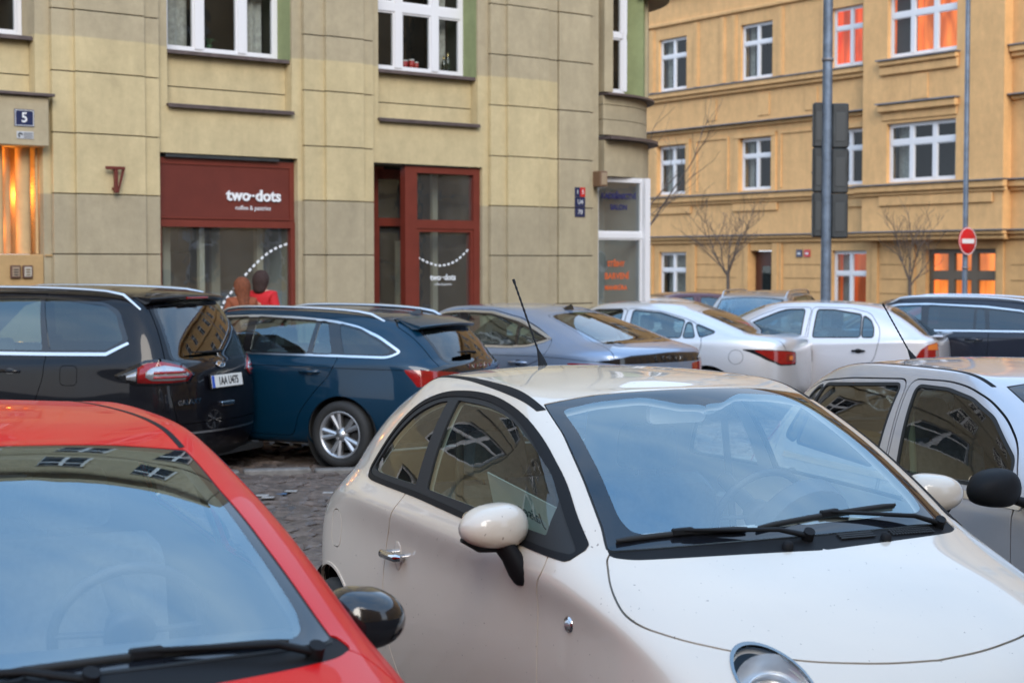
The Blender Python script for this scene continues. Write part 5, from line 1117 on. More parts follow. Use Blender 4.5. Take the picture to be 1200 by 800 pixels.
# ------------------------------------------------------------------ the small cream hatchback
def build_cream():
    root = empty('parked_car', label='small cream white rounded hatchback with chrome door handle and cream wing mirrors', cat='car')
    q = Q['cream']
    b = Body(car_rows(q)); c = Car(b, root, 126, 112)
    for x in (1.15, -1.15): arch(c, x, .30, .335)
    W_ = [(.86, .985, .02), (.76, 1.055), (.62, 1.155), (.42, 1.262), (.22, 1.338), (.0, 1.374), (-.22, 1.378), (-.42, 1.362), (-.58, 1.312), (-.71, 1.215), (-.80, 1.09), (-.825, 1.055, .025), (-.77, 1.048, .02), (-.3, 1.043), (.4, 1.010)]
    ring = smooth_closed(W_, .14)
    door = [(.76, .99, .03), (.775, .93), (.72, .86), (.705, .74), (.72, .57), (.70, .30, .06), (-.40, .28, .08), (-.53, .45), (-.56, .66), (-.54, .80), (-.47, .90), (-.37, 1.03), (-.30, 1.20), (-.28, 1.375, .05), (.10, 1.365), (.40, 1.27), (.68, 1.10)]
    P = smooth_closed(door, .12); c.region('gap', 'side', offset(P, .003), raw=True); c.region('door', 'side', offset(P, -.003), raw=True)
    c.region('window_trim', 'side', offset(ring, .024), raw=True)
    c.region('window_lip', 'side', offset(ring, .004), raw=True)
    c.region('door_window', 'side', [(.71, 1.022, .01), (.68, 1.115, .02), (.575, 1.19), (.38, 1.278), (.19, 1.338), (-.02, 1.364), (-.268, 1.366, .01), (-.215, 1.057, .01), (.2, 1.045)], r=.10)
    c.region('quarter_window', 'side', [(-.318, 1.06, .01), (-.345, 1.358, .01), (-.42, 1.348), (-.565, 1.298), (-.69, 1.205), (-.778, 1.10), (-.795, 1.07, .02), (-.75, 1.062, .02)], r=.08)
    # bonnet
    B = smooth_closed([(.98, -.3), (.965, .35), (.915, .60, .03), (.93, .668, .03), (1.06, .728), (1.17, .748), (1.26, .732), (1.37, .671), (1.48, .56), (1.575, .39), (1.63, .18), (1.645, 0), (1.645, -.3)], .10)
    P = B; c.region('gap', 'top', offset(P, .003), raw=True); c.region('bonnet', 'top', offset(P, -.003), raw=True)
    # windscreen in surface coordinates
    c.region('cowl_panel', 'uv', [(0, 5.80), (1.55, 6.03, .1), (1.76, 6.16, .1), (1.74, 6.5, .1), (0, 6.45)], r=.05, d=.06)
    c.region('screen_seal', 'uv', [(0, 6.30), (1.76, 6.36, .1), (1.73, 7.0), (1.76, 7.8), (1.83, 8.6), (2.05, 9.44, .05), (1.2, 9.86), (0, 9.96)], r=.1, d=.06)
    c.region('screen_border', 'uv', [(0, 6.32), (1.73, 6.38, .1), (1.70, 7.0), (1.73, 7.8), (1.80, 8.58), (2.01, 9.40, .05), (1.19, 9.80), (0, 9.90)], r=.1, d=.06)
    c.region('windscreen', 'uv', [(0, 6.66), (1.40, 6.78, .25), (1.50, 7.2), (1.53, 7.9), (1.60, 8.6), (1.72, 9.18, .12), (1.2, 9.40), (.62, 9.46, .1), (.26, 9.10, .05), (.0, 9.06)], r=.1, d=.06)
    c.region('rear_window', 'uv', [(9, 6.75), (7.3, 6.8), (7.35, 9.3), (9, 9.4)], r=.3, d=.06)
    # roof ditch strips
    c.region('roof_strip', 'top', [(.285, .538, .005), (.10, .540), (-.10, .530), (-.35, .510), (-.70, .50), (-1.0, .47, .005), (-1.0, .488, .005), (-.70, .520), (-.35, .535), (-.10, .560), (.10, .572), (.27, .566, .005)], r=.1)
    # lamps, caps
    HL = (.515, .728); el = lambda r1, r2: [(HL[0] + r1 * math.cos(t), HL[1] + r2 * math.sin(t)) for t in np.linspace(0, 2 * math.pi, 44, endpoint=False)]
    c.region('lamp_ring', 'front', el(.098, .086), raw=True, d=1); c.region('headlight', 'front', el(.091, .0795), raw=True, d=1)
    c.region('fog', 'front', circle(.52, .50, .05), raw=True, d=1)
    c.region('grille', 'front', [(-.2, .30), (.40, .30), (.46, .40), (-.2, .42)], r=.03)
    c.region('tail_light', 'rear', [(.60, .80), (.70, .80), (.68, 1.02), (.58, 1.02)], r=.03)
    c.ring('side', [(-1.16, .72), (-1.03, .72), (-1.03, .87), (-1.16, .87)], w=.004, r=.06)
    c.triangulate(); m = c.mesh
    m('body', 'body', M_CREAM, root)
    for a_ in ('arch_lip_front', 'arch_lip_rear'):
        for l_ in ('left', 'right'): m(a_, 'arch_lip', M_CREAM, root, lift=.004, sides=l_)
    m('bonnet', 'bonnet', M_CREAM, root)
    m('cowl_panel', 'cowl_panel', M_PLASTIC, root, lift=-.004); m('screen_seal', 'windscreen_seal', M_RUBBER, root, lift=-.003)
    m('screen_border', 'windscreen_border', M_FRIT, root, skirt=0); m('windscreen', 'windscreen', G_WIND, root, skirt=0)
    m('rear_window', 'rear_window', G_BACK, root, skirt=0); m('roof_strip', 'roof_strip', M_PLASTIC, root, lift=.002)
    m('grille', 'grille', M_PLASTIC, root, lift=-.01); 
    c.lining({'windscreen', 'rear_window', 'door_window', 'quarter_window', 'hole', 'headlight'}, M_IVORY, root)
    for sd_, ls in ((1, 'left'), (-1, 'right')):
        d = m('door', 'door', M_CREAM, root, sides=ls)
        m('door_window', 'window', G_SIDE, d, sides=ls, lift=-.006, skirt=0)
        m('quarter_window', 'quarter_window', G_SIDE, root, sides=ls, lift=-.006, skirt=0)
        m('window_trim', 'window_trim', M_PLASTIC, root, sides=ls, lift=.003); m('window_lip', 'window_seal', M_RUBBER, root, sides=ls, lift=-.001, skirt=.01)
        hl = m('headlight', 'headlight', glass('lamp_glass', (.95, .95, .95), 1.4), root, sides=ls, skirt=0)
        m('lamp_ring', 'chrome_ring', M_DARKCHROME, hl, sides=ls, lift=.004)
        m('tail_light', 'tail_light', M_LENSRED, root, sides=ls); m('fog', 'fog_lamp', M_LENSCLEAR, root, sides=ls)
        # reflector bowl behind the lens
        p, n = b.on('front', *HL, sd_); r_ = MB(); M = Matrix.Translation(p - n * .07) @ n.to_track_quat('Z', 'Y').to_matrix().to_4x4()
        r_.lathe([(0, -.02), (.05, -.018), (.080, .005), (.100, .045), (.112, .062)], 28, M)
        r_.lathe([(.070, .0), (.072, .022), (.076, .024), (.080, .006)], 28, M)
        r_.build('reflector', mat('silvered_bowl', (.80, .80, .80), rough=.30, metal=.75), hl)
        r_ = MB(); r_.lathe([(0, .03), (.03, .028), (.052, .012), (.058, -.01), (.060, -.03)], 24, M @ T(0, -.01, 0)); r_.build('projector_lens', M_LENSCLEAR, hl)
        # side repeater
        p, n = b.on('side', .91, .785, sd_); Mx = Matrix.Translation(p) @ n.to_track_quat('Z', 'Y').to_matrix().to_4x4()
        r_ = MB(); r_.lathe([(.026, -.004), (.026, .002), (.021, .006)], 20, Mx); sr = r_.build('side_repeater', M_CHROME, root)
        r_ = MB(); r_.lathe([(.020, .004), (.014, .012), (0, .016)], 16, Mx @ Matrix.Diagonal((.9, .9, 1, 1))); r_.build('repeater_lens', M_LENSCLEAR, sr)
        # door handle: paddle with a round dish behind
        p, n = b.on('side', -.415, .79, sd_); tx = Vector((1, 0, 0)); tx = (tx - n * tx.dot(n)).normalized(); tz = n.cross(tx) * sd_
        if tz.z < 0: tz = -tz
        h = MB(); h.tube([p - tx * .085 + n * .030, p - tx * .06 + n * .042, p + n * .040, p + tx * .055 + n * .036, p + tx * .078 + n * .022], [.012, .017, .016, .016, .010], 12, flat=.75, up=n)
        h.tube([p - tx * .06 - n * .01, p - tx * .06 + n * .035], .013, 10); h.tube([p + tx * .055 - n * .01, p + tx * .055 + n * .03], .013, 10)
        h.build('door_handle', M_CHROME, d)
        h = MB(); Mx = Matrix.Translation(p + n * .001) @ Matrix(((tx.x, tz.x, n.x, 0), (tx.y, tz.y, n.y, 0), (tx.z, tz.z, n.z, 0), (0, 0, 0, 1)))
        h.lathe([(.047, .0), (.045, .0018), (.030, .0012), (0, .001)], 32, Mx @ Matrix.Diagonal((.75, 1.25, 1, 1))); h.build('handle_dish', M_CREAM, d)
        # mirror
        p, n = b.on('side', .60, .96, sd_)
        mc = Vector((.57, sd_ * .872, 1.04))
        shell_mirror(root, mc, (.085, .118, .078), M_CREAM, sd_, foot=[(.60, sd_ * .775, .875), (.60, sd_ * .795, .90), (.59, sd_ * .82, .945), (.575, sd_ * .845, .99)], foot_r=(.062, .060, .050, .055), yaw=-.12 * sd_)
        k = MB(); k.tube([mc + Vector((-.035, -sd_ * .10, -.058)), mc + Vector((-.01, -sd_ * .05, -.068)), mc + Vector((.0, sd_ * .05, -.062)), mc + Vector((-.01, sd_ * .105, -.038))], [.022, .040, .036, .016], 12, flat=.5, up=(0, 0, 1)); k.build('mirror_base', M_PLASTIC, root)
        for x in (1.15, -1.15): add_wheel(root, x, sd_ * .70, .29, .185, spokes=8, split=False, side=sd_)
    for x in (1.15, -1.15): wheel_well(root, x, .335, .80, .30)
    underbody(root, -1.6, 1.6, .70)
    # wipers and cowl details
    def sp(u, v, k=.0):
        P_, n_ = b.ev([abs(u)], [v]); p = Vector(P_[0]); n = Vector(n_[0])
        if u < 0: p.y *= -1; n.y *= -1
        return p, n
    (a, n), (e, _), (pv, _) = sp(-.95, 6.62), sp(.62, 6.78), sp(.12, 6.2)
    # passenger (right, y<0) and driver blades, both parked towards the right-hand side
    wiper(root, sp(-1.62, 6.60)[0], sp(-.45, 6.62)[0], sp(-.02, 6.22)[0] + Vector((0, 0, .0)), n)
    wiper(root, sp(-.36, 6.62)[0], sp(1.05, 6.95)[0], sp(1.45, 6.30)[0], n)
    for (u0, u1) in ((.25, .55), (.75, 1.25)):
        g = MB()
        for i in range(16):
            for j in range(3):
                p, n1 = sp(u0 + (u1 - u0) * i / 15, 6.10 + .07 * j); g.box(-.004, .004, -.004, .004, -.001, .003, Matrix.Translation(p) @ n1.to_track_quat('Z', 'Y').to_matrix().to_4x4())
        g.build('air_grille', M_RUBBER, root)
    for u in (-.25, .62):
        p, n1 = sp(u, 6.02); k = MB(); k.lathe([(.018, -.01), (.018, .006), (.012, .016), (0, .02)], 14, Matrix.Translation(p + Vector((.01, 0, 0)))); k.build('washer_nozzle', M_PLASTIC, root)
    p, n = b.on('top', -.78, .0); antenna(root, p, (-.62, 0, .78), .44)
    # interior
    dashboard(root, .86, .40, .955, .62, M_DASHIVORY); steering_wheel(root, .26, .34, .955, .18)
    bn = MB(); bn.lathe([(.17, -.12), (.17, .02), (.15, .05), (.10, .06), (0, .06)], 24, T(.50, .34, .97, ry=R(-60)) @ Matrix.Diagonal((1, 1, .5, 1))); bn.build('instrument_binnacle', M_DASH, root)
    for y in (.34, -.34): seat(root, -.05, y, .28, .48, M_SEAT, .58)
    seat(root, -.80, 0, .32, 1.0, M_SEAT, .46, hr=False)
    rm = MB(); pr = smooth_closed([(-.115, -.03), (.115, -.03), (.115, .035), (-.115, .035)], .025, 4)
    rm.prism([tuple(p) for p in pr], -.012, .012, T(.24, 0, 1.33, rz=R(90), rx=R(90))); rm.tube([(.25, 0, 1.35), (.30, 0, 1.385)], .01, 8); rm.build('rear_view_mirror', M_WHITEDOT, root)
    ball = MB(); ball.lathe([(.012 * math.sin(math.pi * k / 8), -.012 * math.cos(math.pi * k / 8)) for k in range(9)], 12, T(.74, .02, .985)); ball.build('dashboard_button', M_WHITEDOT, root)
    for y in (-.66, .66): dp = MB(); dp.box(-.5, .72, y - .02, y + .02, .45, .93, ch=.015); dp.build('door_trim', M_IVORY, root)
    for y in (-.62, .62): sb = MB(); sb.tube([(-.33, y * .93, 1.25), (-.30, y * .96, .9), (-.28, y, .5)], .018, 6, flat=.2); sb.build('seat_belt', M_DASH, root)
    cd_ = MB(); CM = T(.33, -.60, 1.02, rz=R(8), rx=R(112)) @ Matrix.Rotation(R(-14), 4, 'Z'); cd_.box(-.24, .24, -.085, .085, -.002, .002, CM); ca = cd_.build('paper_card', M_PAPER, root)
    lettering('card_lettering', 'Jaiser', .06, CM @ T(-.02, .0, .0035) @ Matrix.Diagonal((-1, 1, 1, 1)), M_INK, ca, extrude=.0006, shear=.3)
    return root, b
# ------------------------------------------------------------------ the other cars, from one builder and a table of outlines
def build_car(key, label, o, group=None):
    """o: outlines in side view (x, z) and details; every outline is in metres on the car itself"""
    CARS_O[key] = o; q = Q[key]; g = o.get; paint = o['paint']
    root = empty('parked_car', label=label, cat='car', group=group)
    b = Body(car_rows(q)); c = Car(b, root, g('nu', 84), g('nv', 72)); fa, ra = q['fa'], q['ra']; rw = g('rw', .325)
    for x in (fa, ra): arch(c, x, rw, rw + .045)
    # doors
    for nm in ('front_door', 'rear_door', 'door'):
        if g(nm):
            P = smooth_closed(g(nm), .06); c.region('gap', 'side', offset(P, .0035), raw=True); c.region(nm, 'side', offset(P, -.0035), raw=True)
    if g('chrome'):
        P = smooth_closed(g('chrome'), g('chrome_r', .06)); c.region('window_surround', 'side', P, raw=True); c.region('window_trim', 'side', offset(P, -g('chrome_w', .018)), raw=True)
    elif g('trim'): c.region('window_trim', 'side', smooth_closed(g('trim'), .06), raw=True)
    for w in g('windows', []):
        P = smooth_closed(w[1], .03)
        if g('seal', True): c.region('window_trim', 'side', offset(P, .014), raw=True)
        c.region(w[0], 'side', P, raw=True)
    if g('chrome_bar'): c.region('chrome_bar', 'side', smooth_closed(g('chrome_bar'), .01), raw=True)
    hm, cw, hl = q['hmid'], q['cowl'], q['hlead']; wcw = q['wcowl']
    B = smooth_closed(g('bonnet') or [(cw[0] - .03, -.3), (cw[0] - .06, wcw * .5), (cw[0] - .16, wcw * .94, .03), (cw[0] - .06, wcw * 1.0), (hm[0], wcw * .98), (hl[0] - .22, wcw * .80, .1), (hl[0] - .10, wcw * .4), (hl[0] - .07, 0), (hl[0] - .07, -.3)], .1)
    c.region('gap', 'top', offset(B, .003), raw=True); c.region('bonnet', 'top', offset(B, -.003), raw=True)
    c.region('cowl_panel', 'uv', [(0, 5.80), (1.7, 6.05, .1), (1.95, 6.18, .1), (1.85, 6.5, .1), (0, 6.45)], r=.05, d=.06)
    c.region('screen_seal', 'uv', g('seal_uv') or [(0, 6.28), (1.80, 6.34, .1), (1.78, 7.0), (1.77, 7.8), (1.82, 8.6), (2.02, 9.50, .05), (1.2, 9.90), (0, 10.12)], r=.1, d=.06)
    sb = g('screen_uv') or [(0, 6.32), (1.76, 6.38, .1), (1.74, 7.0), (1.73, 7.8), (1.78, 8.58), (1.97, 9.44, .05), (1.19, 9.83), (0, 10.04)]
    c.region('screen_border', 'uv', sb, r=.1, d=.06)
    c.region('windscreen', 'uv', g('glass_uv') or [(0, 6.66), (1.48, 6.74, .25), (1.56, 7.2), (1.58, 7.9), (1.64, 8.6), (1.76, 9.22, .12), (1.1, 9.42), (.0, 9.54)], r=.1, d=.06)
    for nm, vw, pts, r_ in g('rear', []):
        P = smooth_closed(pts, r_)
        if nm == 'rear_window': c.region('rear_border', vw, offset(P, .03), raw=True)
        if nm == 'gapline': c.seam(vw, pts, .006); continue
        if nm in ('boot_lid', 'tailgate'): c.region('gap', vw, offset(P, .0035), raw=True); P = offset(P, -.0035)
        c.region(nm, vw, P, raw=True)
    if g('cap'): (cx, cz, r_, sq) = g('cap'); c.ring('side', circle(cx, cz, r_) if not sq else [(cx - r_, cz - r_), (cx + r_, cz - r_), (cx + r_, cz + r_), (cx - r_, cz + r_)], w=.005, r=r_ * .55 if sq else 0)
    for ln in g('seams', []): c.seam('side', ln, .005)
    for ln in g('top_strips', []): c.region('roof_strip', 'top', ln, r=.05)
    ww = q['wm']
    c.region('headlight', 'front', [(ww * .52, hl[1] - .02), (ww * .84, hl[1] + .06), (ww * .80, hl[1] - .14), (ww * .56, hl[1] - .14)], r=.04)
    c.region('grille', 'front', [(-.3, hl[1] - .05), (ww * .44, hl[1] - .05), (ww * .38, hl[1] - .20), (-.3, hl[1] - .20)], r=.03)
    c.region('grille', 'front', [(-.3, .28), (ww * .55, .28), (ww * .60, .42), (-.3, .42)], r=.03)
    c.triangulate(); m = c.mesh
    m('body', 'body', paint, root); [m(a_, 'arch_lip', paint, root, lift=.003, sides=l_) for a_ in ('arch_lip_front', 'arch_lip_rear') for l_ in ('left', 'right')]; m('bonnet', 'bonnet', paint, root)
    m('cowl_panel', 'cowl_panel', M_PLASTIC, root, lift=-.004); m('screen_seal', 'windscreen_seal', M_RUBBER, root, lift=-.002)
    m('screen_border', 'windscreen_border', M_FRIT, root, skirt=0); m('windscreen', 'windscreen', G_WIND, root, skirt=0)
    m('grille', 'grille', M_PLASTIC, root, lift=-.008); m('rear_border', 'rear_window_border', M_FRIT, root, lift=.001); m('rear_window', 'rear_window', g('bglass', G_BACK), root, skirt=0, lift=.001)
    m('roof_strip', 'roof_strip', M_PLASTIC, root, lift=.001)
    for nm, mm in (('tailgate', paint), ('boot_lid', paint), ('rear_bumper', paint), ('dark_panel', M_GLOSSBLACK), ('bumper_trim', M_PLASTIC), ('bumper_insert', M_ALU), ('bumper_lip', paint), ('deck_panel', paint)): m(nm, nm, g(nm + '_mat', mm), root, lift=0 if nm != 'bumper_insert' else .003)
    c.lining({'windscreen', 'rear_window', 'hole', *[w[0] for w in g('windows', [])]}, M_LINING, root)
    for sd_, ls in ((1, 'left'), (-1, 'right')):
        D = {}
        for nm in ('front_door', 'rear_door', 'door'):
            if nm in c.names: D[nm] = m(nm, nm, paint, root, sides=ls)
        for w in g('windows', []):
            par = D.get(w[2]) if len(w) > 2 and w[2] else root
            m(w[0], w[0], w[3] if len(w) > 3 else g('sglass', G_TEAL), par, sides=ls, lift=-.004, skirt=0)
        m('window_trim', 'window_trim', g('trim_mat', M_GLOSSBLACK), root, sides=ls, lift=.001); m('window_surround', 'window_surround', M_ALU, root, sides=ls, lift=.005); m('chrome_bar', 'chrome_bar', M_ALU, root, sides=ls, lift=.005)
        m('headlight', 'headlight', M_LENSCLEAR, root, sides=ls)
        tl = None
        for nm, mm in (('tail_light', M_LENSRED), ('light_dark', M_LENSDARK), ('light_frame', M_GLOSSBLACK), ('light_clear', M_LENSCLEAR), ('light_amber', M_LENSAMBER), ('light_inner', M_LENSRED), ('light_bar', M_LENSCLEAR)):
            if nm in c.names:
                ob = m(nm, {'light_frame': 'tail_light_frame'}.get(nm, nm), mm, tl or root, sides=ls, lift=.004)
                if nm == 'tail_light': tl = ob
        for i, (dn, hx, hz, hl_) in enumerate(g('handles', [])):
            p, n = b.on('side', hx, hz, sd_); tx = Vector((1, 0, 0)); tx = (tx - n * tx.dot(n)).normalized(); h = MB()
            h.tube([p - tx * hl_ / 2 - n * .005, p - tx * hl_ * .42 + n * .028, p + n * .036, p + tx * hl_ * .42 + n * .028, p + tx * hl_ / 2 - n * .005], [.010, .014, .015, .014, .010], 10, flat=.7, up=n); h.build('door_handle', g('handle_mat', paint), D.get(dn, root))
            h = MB(); Mx = Matrix.Translation(p + n * .0) @ n.to_track_quat('Z', 'Y').to_matrix().to_4x4(); h.lathe([(.055, .001), (.045, .0015), (0, .001)], 24, Mx @ Matrix.Diagonal((.9, .5, 1, 1))); h.build('handle_recess', M_GLOSSBLACK, D.get(dn, root))
        if g('mirror', True):
            mx, my, mz, sz = g('mirror_at', (q['cowl'][0] - .45, q['wm'] + .07, q['belt'][0] + .06, (.075, .115, .075)))
            shell_mirror(root, (mx, sd_ * my, mz), sz, g('mirror_mat', paint), sd_, foot=[(mx + .02, sd_ * (q['wb'] - .03), q['belt'][0] - .0), (mx + .02, sd_ * (q['wb'] + .04), q['belt'][0] + .02), (mx, sd_ * (my - .05), mz - .03)], foot_r=(.035, .03, .03), yaw=-.12 * sd_)
        for x in (fa, ra): add_wheel(root, x, sd_ * (q['wm'] - .115), rw, .21, g('spokes', 5), g('split', True), sd_)
        if g('rails'):
            x0, x1, y, h = g('rails'); r_ = MB(); pts = []
            for t in np.linspace(0, 1, 15):
                x = x0 + (x1 - x0) * t; yy = y - .05 * abs(2 * t - 1) ** 3 * .4; p, n = b.on('top', x, yy * 1.0, sd_); e = min(t, 1 - t)
                pts.append(Vector((x, sd_ * yy, p.z)) + Vector((0, 0, h * min(1, (e / .09)) ** .8 if e > 0 else -.01)))
            r_.tube(pts, [.012] + [.017] * 13 + [.012], 10, flat=1.0); r_.build('roof_rail', M_ALU, root)
    for x in (fa, ra): wheel_well(root, x, rw + .045, q['wm'] - .01, rw)
    underbody(root, q['xt'] + .12, q['xn'] - .15, q['wm'] - .12)
    # wipers
    def sp(u, v):
        P_, n_ = b.ev([abs(u)], [v]); p = Vector(P_[0]); n = Vector(n_[0])
        if u < 0: p.y *= -1; n.y *= -1
        return p, n
    n = sp(.5, 6.8)[1]
    wiper(root, sp(-1.5, 6.36)[0], sp(-.30, 6.40)[0], sp(.25, 6.12)[0], n); wiper(root, sp(-.15, 6.36)[0], sp(1.35, 6.40)[0], sp(1.5, 6.14)[0], n)
    # cabin
    cx, cz = q['cowl']; zb = q['belt'][0]
    dashboard(root, cx - .18, cx - .62, zb + .0, q['wm'] - .19, M_DASH); steering_wheel(root, cx - .80, .36, zb - .02)
    for y in (.37, -.37): seat(root, cx - 1.18, y, .30, .50, M_SEAT, .60)
    seat(root, max(ra + .15, cx - 2.15), 0, .32, 1.15, M_SEAT, .50, hr=False)
    for y in (.36, -.36):
        h = MB(); pr = smooth_closed([(-.12, -.07), (.12, -.07), (.10, .07), (-.10, .07)], .04, 4); h.prism([tuple(p) for p in pr], -.04, .04, T(max(ra + .15, cx - 2.15) - .47, y, 1.02, rz=R(90), rx=R(90))); h.build('rear_headrest', M_SEAT, root)
    return root, b, c

def fix_name(o, nm): o.name = nm
# outlines shared by the estate cars
CARS_O = {}
def red_car():
    root, b, c = build_car('red', 'bright red hatchback with black wing mirrors, cropped at the lower left', dict(paint=M_RED, sglass=G_SIDE, nu=126, nv=110, rw=.31, mirror_mat=M_GLOSSBLACK,
        front_door=[(.62, .95), (.66, .60), (.60, .28), (-.38, .28), (-.44, .60), (-.42, .98), (-.36, 1.36), (.05, 1.36), (.30, 1.27), (.55, 1.10)],
        rear_door=[(-.40, .28), (-.85, .28), (-1.02, .55), (-1.30, .80), (-1.30, 1.05), (-1.15, 1.33), (-.38, 1.36), (-.44, .98), (-.46, .60)],
        windows=[('front_window', [(.55, 1.02), (.50, 1.10), (.25, 1.25), (.02, 1.335), (-.33, 1.345), (-.38, 1.02)], 'front_door'), ('rear_door_window', [(-.46, 1.02), (-.42, 1.345), (-1.08, 1.31), (-1.22, 1.06)], 'rear_door')],
        mirror_at=(.50, .895, .965, (.095, .105, .085)), handles=[('front_door', -.28, .86, .17), ('rear_door', -1.08, .90, .17)],
        rear=[('rear_window', 'rear', [(-.2, 1.08), (.50, 1.08), (.44, 1.28), (-.2, 1.30)], .05), ('tail_light', 'rear', [(.50, .85), (.74, .82), (.72, .98), (.56, .98)], .03)],
        top_strips=[[(.165, .528, .005), (-.08, .512), (-.35, .502), (-.66, .485), (-1.2, .46, .005), (-1.2, .472, .005), (-.66, .499), (-.35, .516), (-.08, .526), (.15, .545, .005)]],
        glass_uv=[(0, 6.42), (1.50, 6.52, .2), (1.60, 7.0), (1.62, 7.9), (1.68, 8.6), (1.80, 9.35, .1), (1.1, 9.66), (.0, 9.86)]))
    place(root, *PL['red']); p, n = b.on('top', -1.0, 0); return root
def grey_car():
    root, b, c = build_car('grey', 'silver grey five door hatchback with matt black mirrors, on the right behind the cream car', dict(paint=M_SILVERGREY, sglass=G_SIDE, nu=110, nv=96, rw=.30, mirror_mat=M_PLASTIC, trim_mat=M_RUBBER,
        front_door=[(.66, .96), (.70, .60), (.64, .26), (-.22, .26), (-.25, .70), (-.245, 1.09), (-.262, 1.372), (.0, 1.377), (.135, 1.362), (.29, 1.318), (.43, 1.25), (.55, 1.16)],
        rear_door=[(-.24, .26), (-.72, .26), (-.90, .55), (-1.15, .78), (-1.24, 1.0), (-1.22, 1.24), (-1.06, 1.312), (-.73, 1.347), (-.28, 1.37), (-.262, 1.09), (-.265, .70)],
        windows=[('front_window', [(.58, 1.0), (.56, 1.10), (.36, 1.245), (.19, 1.31), (.02, 1.338), (-.195, 1.34), (-.155, .985)], 'front_door'), ('rear_door_window', [(-.34, .99), (-.325, 1.338), (-.96, 1.297), (-1.02, 1.03)], 'rear_door', G_BACK), ('quarter_window', [(-1.04, 1.03), (-.985, 1.292), (-1.06, 1.272), (-1.16, 1.05)], 'rear_door')],
        chrome_bar=[(.70, .925), (.70, .955), (-1.1, .975), (-1.1, .95)],
        mirror_at=(.70, .90, 1.02, (.085, .118, .082)), handles=[('front_door', -.12, .84, .16), ('rear_door', -.98, .88, .16)], handle_mat=M_PLASTIC,
        rear=[('rear_window', 'rear', [(-.2, 1.06), (.50, 1.06), (.42, 1.26), (-.2, 1.28)], .05), ('tail_light', 'rear', [(.56, .80), (.70, .80), (.66, 1.08), (.56, 1.08)], .03)],
        top_strips=[[(.25, .55, .005), (.0, .535), (-.5, .525), (-1.1, .50, .005), (-1.1, .51, .005), (-.5, .540), (.0, .552), (.235, .565, .005)]]))
    place(root, *PL['grey']); p, n = b.on('top', -1.15, .0); antenna(root, p, (-.62, 0, .60), .40)
    sb = MB(); sb.tube([(-.30, -.60, 1.28), (-.24, -.62, 1.0), (-.2, -.64, .6)], .02, 6, flat=.2); sb.build('seat_belt', mat('pale_belt', (.2, .24, .2), rough=.8), root)
    return root
